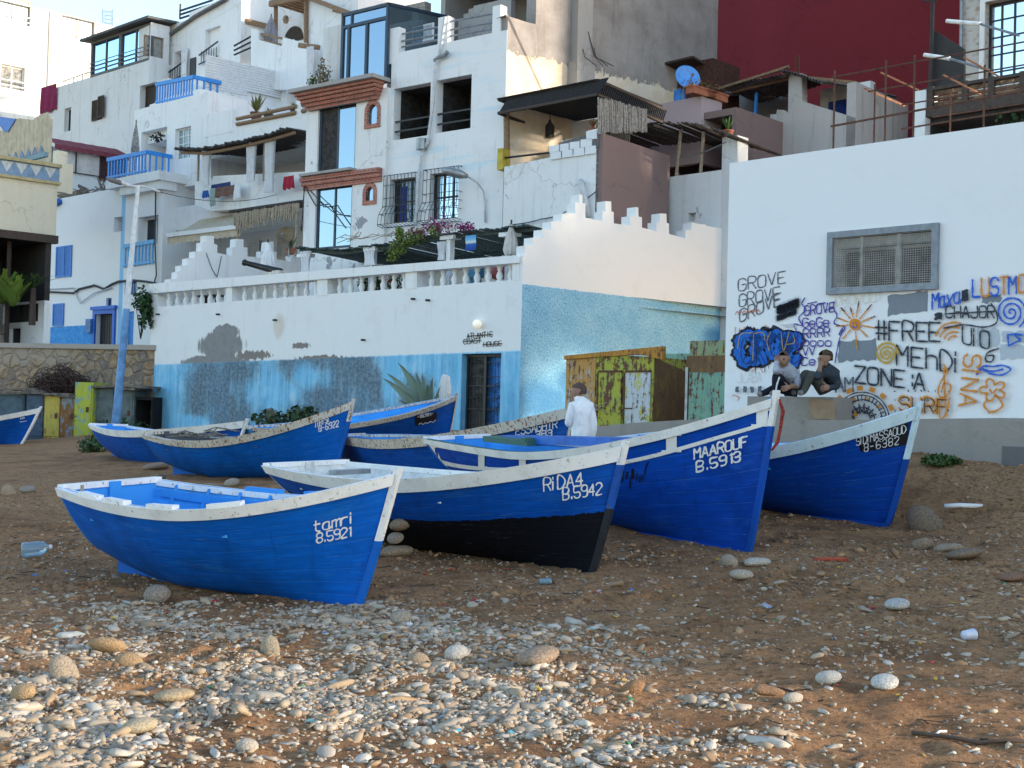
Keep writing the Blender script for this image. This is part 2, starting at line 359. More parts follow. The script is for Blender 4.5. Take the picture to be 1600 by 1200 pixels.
# trails of footprints and the grooves left by dragged keels
_fp=[]
for k in range(17):
    fx,fy=random.uniform(-5,6),random.uniform(7.5,17); fa=random.uniform(0,6.28)
    for j in range(26):
        fa+=random.gauss(0,.09); fx+=.33*math.cos(fa); fy+=.33*math.sin(fa); sd_=.10*(-1)**j; _fp.append((fx-sd_*math.sin(fa),fy+sd_*math.cos(fa),math.cos(fa),math.sin(fa)))
_fp=[f for f in _fp if 6.5<f[1]<19 and abs(f[0])<8.5]
def feet(x,y):
    r=np.zeros(np.broadcast(x,y).shape)
    for a,b,c,s in _fp:
        if r.ndim==2:
            i0,i1=np.searchsorted(x[:,0],(a-.3,a+.3)); j0,j1=np.searchsorted(y[0],(b-.3,b+.3)); sl=(slice(i0,i1),slice(j0,j1))
        else: sl=slice(None)
        dx=x[sl]-a; dy=y[sl]-b; u=(dx*c+dy*s)/.15; w=(-dx*s+dy*c)/.07; q=u*u+w*w; r[sl]+=-.035*np.exp(-q**1.5)+.018*np.exp(-(q-2.2)**2*1.2)
    return r
# mound of earth by the ledge
def mound(x,y):
    c=at(1530,712,17.2); pe=np.array([2.56,19.1]); n_=np.array([-.714,-.70]); d_=(x-pe[0])*n_[0]+(y-pe[1])*n_[1]; s_=(x-pe[0])*.714-(y-pe[1])*.70; bank=.36*np.exp(-(np.maximum(d_,0)/1.25)**2)*(d_>-1.5)*np.clip((s_-1.2)/1.6,0,1); return bank+feet(x,y)+.10*np.exp(-(((x-c[0])/1.1)**2+((y-c[1])/.6)**2))
_gz0=gz
def gz(x,y): return _gz0(x,y)+mound(np.asarray(x,float),np.asarray(y,float))
def axis(lo,a,b,hi,step,grow):
    v=list(np.arange(a,b+1e-6,step)); s=step
    while v[-1]<hi: s*=grow; v.append(v[-1]+s)
    s=step
    while v[0]>lo: s*=grow; v.insert(0,v[0]-s)
    return np.array(v)
xs=axis(-400,-9,8.5,400,.044,1.18); ys=axis(-400,5.4,20,400,.044,1.12)
X,Y=np.meshgrid(xs,ys,indexing='ij'); Z=gz(X,Y)
me=bpy.data.meshes.new('beach'); nv=X.size; a,b=X.shape
me.vertices.add(nv); me.vertices.foreach_set('co',np.stack([X,Y,Z],-1).astype(np.float32).ravel())
I=(np.arange(a-1)[:,None]*b+np.arange(b-1)[None]); Fq=np.stack([I,I+b,I+b+1,I+1],-1).reshape(-1,4)
me.loops.add(Fq.size); me.loops.foreach_set('vertex_index',Fq.ravel().astype(np.int32)); me.polygons.add(len(Fq)); me.polygons.foreach_set('loop_start',np.arange(0,Fq.size,4,dtype=np.int32)); 
me.polygons.foreach_set('use_smooth',np.ones(len(Fq),dtype=bool)); me.update(calc_edges=True); me.validate()
m,nt,bs=newmat('beach_sand'); v=coord(nt)
big=noise(nt,v,.35,6.,.6); mid=noise(nt,v,2.2,8.,.65); fine=noise(nt,v,22.,6.,.7); vf=noise(nt,v,90.,4.,.7)
c=mixc(nt,ramp(nt,mid,.35,.68),(.42,.225,.108),(.205,.105,.05)); c=mixc(nt,ramp(nt,big,.42,.62),c,mixc(nt,ramp(nt,fine,.4,.65),(.45,.255,.13),(.27,.145,.07)))
c=mixc(nt,mth(nt,'MULTIPLY',ramp(nt,fine,.53,.64),.7),c,(.10,.058,.032)); c=mixc(nt,mth(nt,'MULTIPLY',ramp(nt,noise(nt,v,6.,9.,.75),.54,.62),.5),c,(.15,.085,.045)); c=mixc(nt,mth(nt,'MULTIPLY',ramp(nt,vf,.58,.70),.55),c,(.48,.37,.25))
# small gravel flecks
vo=nd(nt,'ShaderNodeTexVoronoi',i_Vector=v,i_Scale=26.); d=vo.outputs['Distance']; r=nd(nt,'ShaderNodeSeparateColor',i_Color=vo.outputs['Color'])
dens=ramp(nt,noise(nt,v,.8,5.,.6),.42,.66); k=mth(nt,'MULTIPLY',mth(nt,'LESS_THAN',d,.27),mth(nt,'GREATER_THAN',mth(nt,'MULTIPLY_ADD',dens,.35,.0),r.outputs[0]))
c=mixc(nt,k,c,mixc(nt,r.outputs[1],(.50,.43,.34),(.24,.19,.15)))
# dark dried weed streaks
wv=noise(nt,coord(nt,'Object',(.9,2.6,1)),1.1,9.,.72); c=mixc(nt,mth(nt,'MULTIPLY',ramp(nt,wv,.60,.68),.6),c,(.065,.045,.032))
L(nt,c,bs.inputs['Base Color']); bs.inputs['Roughness'].default_value=.95; bs.inputs['Specular IOR Level'].default_value=.15
bump(nt,bs,vf,.6,.012); bump(nt,bs,fine,.95,.05); bump(nt,bs,mid,.6,.10); bump(nt,bs,k,.6,.012)
me.materials.append(m); gr=bpy.data.objects.new('beach',me); COL.objects.link(gr); tag(gr,'brown sand and gravel beach sloping up to the houses',None,None,'structure')

# ------------------------------------------------------------------ pebbles
def ico(sub):
    bm=bmesh.new(); bmesh.ops.create_icosphere(bm,subdivisions=sub,radius=1.); V=np.array([v.co[:] for v in bm.verts]); Fs=np.array([[v.index for v in f.verts] for f in bm.faces]); bm.free(); return V,Fs
def stonemat(name,cols,perobj):
    m,nt,b=newmat(name); v=coord(nt)
    if perobj: rnd=nd(nt,'ShaderNodeObjectInfo').outputs['Random']
    else: rnd=nd(nt,'ShaderNodeNewGeometry').outputs['Random Per Island']
    cr=nd(nt,'ShaderNodeValToRGB',i_Fac=rnd); e=cr.color_ramp.elements
    while len(e)<len(cols): e.new(.5)
    for i,cc in enumerate(cols): e[i].position=i/(len(cols)-1); e[i].color=c4(cc)
    n=noise(nt,v,14.,6.,.65); c=mixc(nt,mth(nt,'MULTIPLY',ramp(nt,n,.45,.72),.5),cr.outputs[0],(.25,.17,.11))
    L(nt,c,b.inputs['Base Color']); b.inputs['Roughness'].default_value=.8; b.inputs['Specular IOR Level'].default_value=.3; bump(nt,b,n,.3,.01); return m
PCOL=[tuple(q*.86 for q in p_) for p_ in [(.46,.40,.31),(.31,.24,.16),(.54,.49,.41),(.29,.18,.10),(.42,.35,.26),(.34,.23,.13),(.58,.55,.49),(.22,.18,.15),(.42,.32,.21),(.50,.46,.40)]]
STM=stonemat('pebble_stone',PCOL,False); STO=stonemat('loose_stone',[(.40,.33,.25),(.52,.46,.38),(.33,.24,.16),(.60,.55,.48),(.45,.36,.26)],True)
def rock(seed,sub=2,flat=.5,lump=.21):
    r=np.random.default_rng(seed); V,Fs=ico(sub); 
    for _ in range(5):
        d=r.normal(size=3); d/=np.linalg.norm(d); V=V*(1+lump*np.sin((V@d)*r.uniform(1.2,2.6)+r.uniform(0,6))[:,None])
    V=V*np.array([1,r.uniform(.62,.9),flat]); return V,Fs
# density of pebbles by place, after the photograph
def pdens(px,py):
    left=1/(1+np.exp((px-(800+(py-1000)*1.5))/110)); low=1/(1+np.exp(-(py-1030)/26)); mid=np.exp(-((py-990)/38)**2)*(px<1000)*.45
    right=.045*np.exp(-((py-1010)/60)**2)+.02*(py>900)+.10*np.exp(-((py-1095)/35)**2)*(px<1400)
    return np.clip(left*low+mid*left+right,0,1)
def scatter(n,dlo,dhi,minden=0.):
    out=[]
    while sum(len(o) for o in out)<n:
        y=np.sqrt(RNG.uniform(dlo**2,dhi**2,n)); x=y*RNG.uniform(-.6,.6,n); z=gheight(x,y); p=proj(np.stack([x,y,z],-1)); d=pdens(p[:,0],p[:,1])
        d=d*(.10+2.3*np.clip(fbm(x*1.5+40,y*1.9,4)+.06,0,1)*1.5); keep=RNG.random(n)<np.maximum(d,minden); out.append(np.stack([x,y],-1)[keep])
    return np.concatenate(out)[:n]
def rots(n,tilt=.22):
    a=RNG.uniform(0,6.283,n); bx=RNG.normal(0,tilt,n); by=RNG.normal(0,tilt,n); R=np.zeros((n,3,3)); c,s=np.cos(a),np.sin(a)
    R[:,0,0]=c;R[:,0,1]=-s;R[:,1,0]=s;R[:,1,1]=c;R[:,2,2]=1; T1=np.zeros((n,3,3)); T1[:]=np.eye(3); T1[:,2,1]=np.sin(bx);T1[:,1,2]=-np.sin(bx);T1[:,1,1]=np.cos(bx);T1[:,2,2]=np.cos(bx)
    T2=np.zeros((n,3,3)); T2[:]=np.eye(3); T2[:,0,0]=np.cos(by);T2[:,0,2]=np.sin(by);T2[:,2,0]=-np.sin(by);T2[:,2,2]=np.cos(by)
    return R@T1@T2
def stuffmesh(name,P,size,sub,flat,lift,mat,label):
    VV=[];FF=[];off=0; n=len(P); tm=[rock(100+k,sub,flat*f,(.14,.3,.2,.36,.16,.26,.32,.2)[k]) for k,f in zip(range(8),(1,.8,1.2,.9,1.1,.7,1.3,1.))]; R=rots(n)
    z=gz(P[:,0],P[:,1])
    for k in range(8):
        idx=np.arange(k,n,8); V,Fs=tm[k]; W=np.einsum('nij,vj->nvi',R[idx],V)*size[idx][:,None,None]; W+=np.stack([P[idx,0],P[idx,1],z[idx]+size[idx]*lift],-1)[:,None,:]
        VV.append(W.reshape(-1,3)); FF.append((Fs[None]+(np.arange(len(idx))*len(V))[:,None,None]).reshape(-1,3)+off); off+=len(idx)*len(V)
    V=np.concatenate(VV).astype(np.float32); Fs=np.concatenate(FF).astype(np.int32)
    me=bpy.data.meshes.new(name); me.vertices.add(len(V)); me.vertices.foreach_set('co',V.ravel()); me.loops.add(Fs.size); me.loops.foreach_set('vertex_index',Fs.ravel()); me.polygons.add(len(Fs)); me.polygons.foreach_set('loop_start',np.arange(0,Fs.size,3,dtype=np.int32)); me.polygons.foreach_set('use_smooth',np.ones(len(Fs),dtype=bool)); me.update(calc_edges=True)
    me.materials.append(mat); o=bpy.data.objects.new(name,me); COL.objects.link(o); tag(o,label,None,None,'stuff'); return o
P1=scatter(11800,5.5,11.5); stuffmesh('pebbles',P1,np.clip(RNG.lognormal(math.log(.0175),.48,len(P1)),.007,.055),2,.42,.0,STM,'pale flat pebbles spread over the near beach')
P2=scatter(29000,5.5,13.5,.022); stuffmesh('gravel',P2,np.clip(RNG.lognormal(math.log(.0105),.45,len(P2)),.004,.024),1,.55,.15,STM,'fine gravel between the pebbles')
# the larger stones are things of their own
STMESH=[]
for k in range(9):
    V,Fs=rock(300+k,3,(.55,.7,.5,.62,.75,.45,.6,.5,.66)[k],.15); me=bpy.data.meshes.new('stone'); me.from_pydata(V.tolist(),[],Fs.tolist()); me.polygons.foreach_set('use_smooth',[True]*len(me.polygons)); me.materials.append(STO); STMESH.append(me)
STCOL={}
def stone(px,py,Yd,wpx,label,k,col=None,group='stones lying on the beach',fl=1.,dz=0.,z=None,name='stone'):
    """a stone wpx pixels wide whose foot is at the pixel"""
    p=at(px,py,Yd); r=wpx/F*Yd/2
    me=STMESH[k]
    if col is not None:
        key=(k,tuple(col))
        if key not in STCOL:
            me=me.copy(); me.materials.clear(); nm='stone_%d'%len(STCOL); me.materials.append(simple('stone_surface',[x*1.02 for x in col],.9,var=.22,sc=9.,bs=.8)); STCOL[key]=me
        me=STCOL[key]
    o=bpy.data.objects.new(name,me); COL.objects.link(o); zz=gzf(p[0],p[1]) if z is None else z
    o.location=(p[0],p[1],zz+r*.32*fl+dz); o.scale=(r,r,r*fl); o.rotation_euler=(random.uniform(-.15,.15),random.uniform(-.15,.15),random.uniform(-.4,.4)); tag(o,label,'stone',group); return o
def dep(px,py):
    """depth where the pixel ray meets the ground"""
    y=4.
    for _ in range(600):
        p=at(px,py,y)
        if p[2]<gheight(p[0],p[1]): return y
        y+=.05
    return y
BR=(.30,.22,.15); GY=(.40,.35,.30); PW=(.62,.57,.49); RB=(.34,.19,.10)
for px,py,wp,lab,k,col,fl in [
 (244,938,42,'grey brown boulder wedged under the front boat near its stern',0,(.30,.26,.22),1.35),
 (1440,828,62,'large brown boulder right of the dark blue bow with the black name plate',1,(.20,.15,.105),1.),
 (1441,858,32,'tan angular stone below the large brown boulder',3,BR,1.1),(1477,862,34,'smooth tan stone beside the angular tan stone on the right',2,(.38,.30,.22),1.),
 (1158,905,38,'pale tan stone nearest the camera of the three below the tall bow',0,(.50,.42,.32),.8),(1180,884,32,'pale oval stone right of the three below the tall bow',2,(.58,.53,.46),1.),(1141,884,30,'grey tan stone left of the three below the tall bow',4,(.42,.34,.26),1.),
 (626,978,34,'round tan stone on sand right of the front bow',0,(.40,.34,.27),1.3),(990,1083,36,'rust brown block of stone in the middle foreground',3,RB,1.2),(1197,1088,40,'flat rust brown stone among litter in the right foreground',2,RB,1.),
 (836,1050,74,'large half buried brown slab in the centre foreground',5,(.36,.26,.18),.8),(420,1022,40,'squarish tan boulder among white pebbles at centre left',1,(.42,.34,.24),1.2),(172,1020,46,'rounded orange brown stone at left in the gravel',7,(.44,.29,.15),1.),(205,1030,44,'second orange brown stone touching the rounded one at left',4,(.42,.28,.15),.9),
 (96,1062,52,'big tan boulder bedded in gravel at far left',1,(.44,.35,.26),1.2),(35,1100,40,'leaning orange stone at the left edge of the pebbles',6,(.48,.33,.18),1.2),(212,1145,54,'tan slab lying on the sunlit pebbles at lower left',5,(.50,.41,.28),.9),
 (265,1097,62,'long flat tan slab in the sunlit gravel',5,(.47,.36,.22),.7),(712,1034,36,'white boulder with tan foot at centre',0,(.62,.57,.50),1.2),(655,1040,34,'brown stone left of the white boulder at centre',4,(.38,.29,.2),1.1),(385,1175,36,'pale boulder at the bottom left of centre',0,(.58,.50,.40),1.1),
 (1400,957,46,'long pale grey stone in the right middle of the sand',5,(.52,.50,.47),.8),(1576,905,44,'reddish brown stone at the right edge of the sand',5,(.28,.15,.09),.6),(1500,878,60,'flat brown rock nearly buried on the right',5,(.24,.17,.115),.6),(1380,1082,50,'long white stone among litter at the right',5,(.66,.62,.55),.8),
 (1293,1072,34,'chunky white stone among litter right of the rust brown one',6,(.62,.58,.52),1.1),(1238,1098,28,'cream stone just right of the flat rust brown stone',6,(.60,.52,.42),1.1),(12,776,28,'tan boulder at the left edge beyond the front boat',1,(.40,.29,.19),1.),(40,770,24,'flat grey stone beside the tan boulder at the left edge',5,(.34,.29,.24),1.),
 (362,760,25,'tan stone under the keel of the second row boat, right of two',0,(.40,.33,.25),1.),(330,764,26,'flat brown stone under the keel of the second row boat, left of two',2,(.30,.23,.16),.8),(240,735,30,'brown stone behind the keel of the leftmost boat',2,(.31,.23,.17),1.),(250,756,18,'dark stone right beside the front boat transom',3,(.13,.11,.09),1.6),
 (1466,745,20,'tan stone on the earth mound by the grass tuft',0,(.44,.35,.25),1.3),(1478,736,18,'grey white stone on top of the earth mound',2,(.55,.52,.48),1.),(1497,744,22,'grey stone on the slope of the earth mound',4,(.33,.29,.25),1.),(1543,740,18,'flat tan stone at the right flank of the earth mound',5,(.42,.35,.28),1.),
 (616,962,0,'',0,GY,1)]:
    if wp: stone(px,py,dep(px,py),wp,lab,k,col,fl=fl)
# stack of three stones propping the second boat
Yp=12.6
zz=gzf(at(615,893,Yp)[0],Yp); b0=stone(615,893,Yp,40,'lowest and widest of three stones stacked under the black boat bottom',2,(.36,.28,.2),fl=1.1,z=zz)
stone(616,880,Yp,28,'middle rounded stone of the stack under the black boat bottom',0,(.40,.33,.26),fl=1.2,z=zz+.13); stone(622,862,Yp,38,'top leaning stone of the stack under the black boat bottom',5,(.33,.25,.17),fl=1.2,z=zz+.25)
Pm=scatter(240,5.6,10.5)
for i,(x,y) in enumerate(Pm):
    o=bpy.data.objects.new('pebble',STMESH[i%9]); COL.objects.link(o); r=random.uniform(.024,.045)*random.choice((.75,.9,1.,1.15)); o.location=(x,y,gzf(x,y)+r*.05); o.scale=(r,r*random.uniform(.8,1),r*random.uniform(.7,1)); o.rotation_euler=(random.gauss(0,.2),random.gauss(0,.2),random.uniform(0,6.3)); tag(o,'one of the larger pale or tan pebbles strewn over the near beach','pebble','larger pebbles strewn over the near beach')
    if i%3: o.active_material  # shared stone material, tinted per object
PBM=STM
n_=44000; y_=np.sqrt(RNG.uniform(7.5**2,19**2,n_)); Pc=np.stack([y_*RNG.uniform(-.62,.62,n_),y_],-1); Pc=Pc[RNG.random(n_)<np.clip(fbm(Pc[:,0]*.8,Pc[:,1]*.8,4)*3+.45,.05,1)]
CLM=stonemat('earth_clod',[(.33,.19,.095),(.20,.115,.06),(.40,.25,.14),(.27,.15,.075),(.14,.085,.05),(.44,.33,.22)],False); stuffmesh('earth_clods',Pc,np.clip(RNG.lognormal(math.log(.012),.6,len(Pc)),.004,.06),1,.55,.1,CLM,'crumbs of brown earth and grit over the sand')
BP={
"TAMRI": {"X": -3.537, "Y": 11.574, "Z": 0.028, "psi": -0.554, "th": 0.004, "phi": 0.034, "L": 3.159, "B": 0.783, "tr": 0.726, "hb": 1.078, "hs": 0.823, "hm": 0.751, "xf": 0.881, "rake": 0.068, "r0": 0.215, "tm": 0.447},
"RIDA": {"X": -2.097, "Y": 14.244, "Z": 0.177, "psi": -0.724, "th": 0.004, "phi": 0.024, "L": 4.183, "B": 0.846, "tr": 0.707, "hb": 1.151, "hs": 0.776, "hm": 0.741, "xf": 0.917, "rake": 0.238, "r0": 0.32, "tm": 0.377},
"MAAROUF": {"X": -0.553, "Y": 16.79, "Z": 0.428, "psi": -0.939, "th": 0.028, "phi": 0.048, "L": 5.33, "B": 0.781, "tr": 0.663, "hb": 1.524, "hs": 0.808, "hm": 0.804, "xf": 0.939, "rake": 0.241, "r0": 0.32, "tm": 0.374},
"SIDI": {"X": 1.816, "Y": 16.707, "Z": 0.539, "psi": -0.785, "th": 0.019, "phi": 0.083, "L": 3.789, "B": 0.829, "tr": 0.651, "hb": 1.308, "hs": 0.78, "hm": 0.697, "xf": 0.902, "rake": 0.17, "r0": 0.32, "tm": 0.324},
"TIRISI": {"X": -5.873, "Y": 22.208, "Z": 0.239, "psi": -0.458, "th": -0.083, "phi": 0.036, "L": 3.845, "B": 0.793, "tr": 0.667, "hb": 1.146, "hs": 0.85, "hm": 0.671, "xf": 0.885, "rake": 0.078, "r0": 0.32, "tm": 0.406},
"ESSAGHIR": {"X": -2.768, "Y": 22.3, "Z": 0.342, "psi": -0.972, "th": 0.006, "phi": 0.044, "L": 6.555, "B": 0.784, "tr": 0.544, "hb": 1.403, "hs": 0.767, "hm": 0.814, "xf": 0.88, "rake": 0.255, "r0": 0.352, "tm": 0.319},
"PANEL": {"X": -4.996, "Y": 24.946, "Z": 0.464, "psi": 0.658, "th": -0.117, "phi": 0.021, "L": 4.926, "B": 0.86, "tr": 0.685, "hb": 0.903, "hs": 0.749, "hm": 0.634, "xf": 0.942, "rake": 0.26, "r0": 0.32, "tm": 0.323},
"STERN8": {"X": -8.88, "Y": 28.477, "Z": 0.185, "psi": -0.821, "th": -0.004, "phi": -0.018, "L": 5.641, "B": 0.786, "tr": 0.572, "hb": 1.092, "hs": 0.894, "hm": 0.799, "xf": 0.878, "rake": 0.172, "r0": 0.358, "tm": 0.359},
"LEFT9": {"X": -16.977, "Y": 35.902, "Z": 0.206, "psi": -0.31, "th": -0.043, "phi": 0.067, "L": 4.588, "B": 0.842, "tr": 0.68, "hb": 0.981, "hs": 0.85, "hm": 0.64, "xf": 0.851, "rake": 0.239, "r0": 0.32, "tm": 0.355},
}
def hull(q,t,v,side=-1):
    L_,B,tr,hb,hs,hm,xf,rake,r0,tm=[q[n] for n in 'L B tr hb hs hm xf rake r0 tm'.split()]
    t=np.asarray(t,float); v=np.asarray(v,float); tb=.42
    b=np.where(t<tb,B*(tr+(1-tr)*np.sin(np.pi/2*np.minimum(t/tb,1))),B*(1-np.clip((t-tb)/(1-tb),0,1)**2.1))
    zs=np.where(t<tm,hm+(hs-hm)*((tm-t)/tm)**2,hm+(hb-hm)*(np.clip((t-tm)/(1-tm),0,1))**1.9)
    zk=r0*np.clip(1-t/.4,0,1)**1.6
    xe=xf*L_+(L_-xf*L_)*np.clip(v,0,2)**.9; x0=-rake*v
    x=x0+(xe-x0)*t; z=zk+(zs-zk)*v
    a=.50+.55*np.clip((t-.35)/.65,0,1)**1.5
    return np.stack([x,side*b*np.clip(v,0,2)**a,z],-1)
def bmat(q): return np.array(Matrix.Translation((q['X'],q['Y'],q['Z']))@Euler((q['phi'],q['th'],q['psi'])).to_matrix().to_4x4())
def hullpaint(name,col,low=None,lowv=.45,grime=.3):
    """old brush paint over planks: plank seams, sun faded streaks, scuffs; low = bottom paint colour below a line at plank height lowv"""
    m,nt,b=newmat(name); v=coord(nt); uv=coord(nt,'UV'); sp=nd(nt,'ShaderNodeSeparateXYZ',i_Vector=uv)
    pl_=noise(nt,coord(nt,'UV',(1.3,9,1)),2.2,7.,.65); c=mixc(nt,ramp(nt,pl_,.4,.72),col,[x*1.3 for x in col])
    c=mixc(nt,mth(nt,'MULTIPLY',ramp(nt,noise(nt,v,1.7,8.,.65),.45,.7),.7),c,[x*.55 for x in col]); c=mixc(nt,mth(nt,'MULTIPLY',ramp(nt,noise(nt,coord(nt,'UV',(.8,2.5,1)),1.6,9.,.7),.54,.66),.5),c,[col[0]+.02,col[1]*1.5+.02,col[2]*1.08+.02])
    seam=nd(nt,'ShaderNodeMath',operation='PINGPONG',i_0=mth(nt,'MULTIPLY_ADD',sp.outputs[1],9.,0),i_1=.5).outputs[0]
    sl=mth(nt,'MULTIPLY',ramp(nt,seam,.06,.0),ramp(nt,noise(nt,coord(nt,'UV',(2,3,1)),2.,5.),.42,.6))
    c=mixc(nt,mth(nt,'MULTIPLY',sl,.4),c,(.04,.16,.42))
    sc_=noise(nt,coord(nt,'UV',(5,40,1)),1.6,7.,.7); c=mixc(nt,mth(nt,'MULTIPLY',ramp(nt,sc_,.62,.72),.35),c,(.05,.22,.52)); dp_=noise(nt,coord(nt,'UV',(9,.7,1)),1.5,8.,.72); c=mixc(nt,mth(nt,'MULTIPLY',ramp(nt,dp_,.58,.70),.5),c,[x*.45 for x in col])
    if low is not None:
        k=ramp(nt,mth(nt,'ADD',mth(nt,'ADD',sp.outputs[1],mth(nt,'MULTIPLY',noise(nt,coord(nt,'UV',(9,1,1)),3.,4.),.05)),mth(nt,'MULTIPLY',sp.outputs[0],-.008)),lowv+.012,lowv); c=mixc(nt,k,c,low)
    dirt=ramp(nt,noise(nt,coord(nt,'UV',(5,.8,1)),1.2,8.,.7),.60,.70); c=mixc(nt,mth(nt,'MULTIPLY',dirt,grime),c,(.02,.03,.05))
    ch=ramp(nt,noise(nt,coord(nt,'UV',(3,14,1)),2.4,9.,.72),.66,.69); c=mixc(nt,mth(nt,'MULTIPLY',ch,.85),c,(.13,.10,.075)); s2=noise(nt,coord(nt,'UV',(1.6,70,1)),1.3,6.,.7); c=mixc(nt,mth(nt,'MULTIPLY',mth(nt,'MULTIPLY',ramp(nt,s2,.62,.68),ramp(nt,noise(nt,v,1.1,3.),.5,.6)),.55),c,(.30,.42,.58)); rs=noise(nt,coord(nt,'UV',(16,.6,1)),1.1,7.,.7); c=mixc(nt,mth(nt,'MULTIPLY',mth(nt,'MULTIPLY',ramp(nt,rs,.62,.70),ramp(nt,sp.outputs[1],.55,.95)),.6),c,(.12,.075,.05))
    L(nt,c,b.inputs['Base Color']); b.inputs['Roughness'].default_value=.55; b.inputs['Specular IOR Level'].default_value=.13
    bump(nt,b,ramp(nt,seam,.0,.07),.26,.010); bump(nt,b,noise(nt,coord(nt,'UV',(2,10,1)),3.,6.,.6),.35,.012); return m
def railpaint(name,col,rust=.055,rustcol=(.25,.10,.04),rough=.6):
    m,nt,b=newmat(name); v=coord(nt); n=noise(nt,v,4.,8.,.66)
    c=mixc(nt,ramp(nt,n,.4,.75),col,[x*.8 for x in col]); st=noise(nt,coord(nt,'Object',(6,6,2)),5.,8.,.7); c=mixc(nt,ramp(nt,st,.70-rust,.76-rust),c,rustcol)
    c=mixc(nt,mth(nt,'MULTIPLY',ramp(nt,noise(nt,v,18.,7.,.75),.59,.65),.75),c,(.10,.08,.07))
    L(nt,c,b.inputs['Base Color']); b.inputs['Roughness'].default_value=rough; b.inputs['Specular IOR Level'].default_value=.3; bump(nt,b,n,.3,.01); return m
WRAIL=railpaint('white_rail_paint',(.84,.84,.83),.045); RRAIL=railpaint('rusty_white_rail_paint',(.66,.62,.55),.17); GRAIL=railpaint('green_rail_paint',(.05,.14,.10),.06)
PRAIL=railpaint('pale_blue_rail_paint',(.60,.76,.84),.06,(.03,.15,.4)); LBLUE=hullpaint('light_blue_inside_paint',(.045,.30,.74),grime=.15); LETTER=simple('white_lettering_paint',(.82,.83,.84),.7,var=.06); _n=LETTER.node_tree; L(_n,ramp(_n,noise(_n,coord(_n),34.,5.,.75),.30,.40),_n.nodes['Principled BSDF'].inputs['Alpha'])
LETTER_D=simple('dull_lettering_paint',(.70,.74,.80),.7,var=.08); NAMEBLK=simple('black_name_panel_paint',(.006,.007,.012),.5,var=.1)
def boat(key,label,hcol,rail=WRAIL,railh=.085,low=None,lowv=.45,cap=None,stemcol=None,stemw=1.,stemsplit=None,inner=LBLUE,ribs=0,side=0.03,grime=.3):
    q=BP[key]; Mq=bmat(q); root=T('rowing_boat',label,'boat',(q['X'],q['Y'],q['Z']),'blue wooden boats drawn up on the beach',(q['phi'],q['th'],q['psi']))
    hp=hullpaint('hull_paint_'+key.lower(),hcol,low,lowv,grime); nt_,nv_=48,22; t=np.linspace(0,1,nt_); v=np.linspace(0,1,nv_)**.9
    TT,VV=np.meshgrid(t,v,indexing='ij'); uv=np.stack([TT*q['L'],VV],-1)
    mb=MB()
    for s in(-1,1): 
        P=hull(q,TT,VV,s); P[...,2]+=0.004*np.sin(TT*23+VV*5)*np.sin(VV*3.1)
        mb.grid(P,uv,flip=(s>0))
    hullo=mb.build('hull',hp,root,True,True)
    # inside skin
    mb=MB()
    for s in(-1,1):
        P=hull(q,TT,VV*.97+.03,s); P[...,1]=s*np.maximum(np.abs(P[...,1])-.035,0.); P[...,2]+=.025; P[...,0]=np.minimum(P[...,0],q['L']*.985)
        P[...,2]=np.maximum(P[...,2],.16+.1*TT); mb.grid(P,uv,flip=(s<0))
    mb.build('inner_planking',inner,root,True,True)
    # transom
    mb=MB(); vv=np.linspace(0.0,1,14); A=np.concatenate([hull(q,np.zeros(14),vv,-1),hull(q,np.zeros(14),vv,1)[::-1]]); A[:,0]-=.012; C_=A.copy(); C_[:,0]+=.05
    A[13:15,2]+=.02; C_[13:15,2]+=.02
    mb.face(A[::-1]); mb.face(C_)
    for i in range(len(A)): j=(i+1)%len(A); mb.face([A[i],A[j],C_[j],C_[i]])
    mb.m=1; top=hull(q,0.,1.,-1); 
    for s in(-1,1): mb.box((top[0]+.02,s*abs(top[1])*.5,top[2]+.02),(.08,0,0),(0,abs(top[1])*.97,0),(0,0,.05))
    mb.m=2; mb.box((top[0]+.05,0,top[2]-.14),(.05,0,0),(0,.13,0),(0,0,.36))
    mb.build('transom',[inner if inner is not None else hp,rail,inner],root,False,True)
    # gunwale with outer rubbing band
    mb=MB(); ts=np.linspace(0,.995,60); Vt=hull(q,ts,np.ones(60),-1); 
    d=np.gradient(Vt,axis=0); nrm=np.stack([-d[:,1]*-1,d[:,0]*-1,np.zeros(60)],-1); nrm/=np.linalg.norm(nrm,axis=1,keepdims=True); nrm[nrm[:,1]>0]*=-1
    lower=hull(q,ts,np.clip(1-railh/np.maximum(Vt[:,2],.1),0,1),-1)
    for s in(-1,1):
        f=np.array([1,-s*1.*-1 if s<0 else -1,1.]) if False else np.array([1,(1 if s<0 else -1),1.])
        o1=(Vt+nrm*side); o1[:,2]+=.02; o0=lower+nrm*side; i1=Vt-nrm*.075; i1[:,1]=np.minimum(i1[:,1],0.0); i1[:,2]+=.02; i0=i1.copy(); i0[:,2]-=.05; b0=lower-nrm*.002
        ring=[b0,o0,o1,i1,i0]
        G_=np.stack([r*f for r in ring],1); mb.m=0
        mb.grid(G_[:,0:3],flip=(s>0)); mb.m=1; mb.grid(G_[:,2:4],flip=(s>0)); mb.m=0; mb.grid(G_[:,3:5],flip=(s>0))
        mb.face([G_[0,k] for k in range(5)])
    mb.build('gunwale',[rail,cap or rail],root,False,True)
    # stem post
    mb=MB(); vs=np.linspace(0,1.0,24); P=hull(q,np.ones(24),vs,-1); P=np.vstack([P,P[-1]+(P[-1]-P[-2])*1.3]); w_=.028*stemw
    sections=[]
    for i,p in enumerate(P):
        sections.append([p+np.array([-.025,-w_*1.25,0]),p+np.array([.028*stemw,-w_*.8,0]),p+np.array([.028*stemw,w_*.8,0]),p+np.array([-.025,w_*1.25,0])])
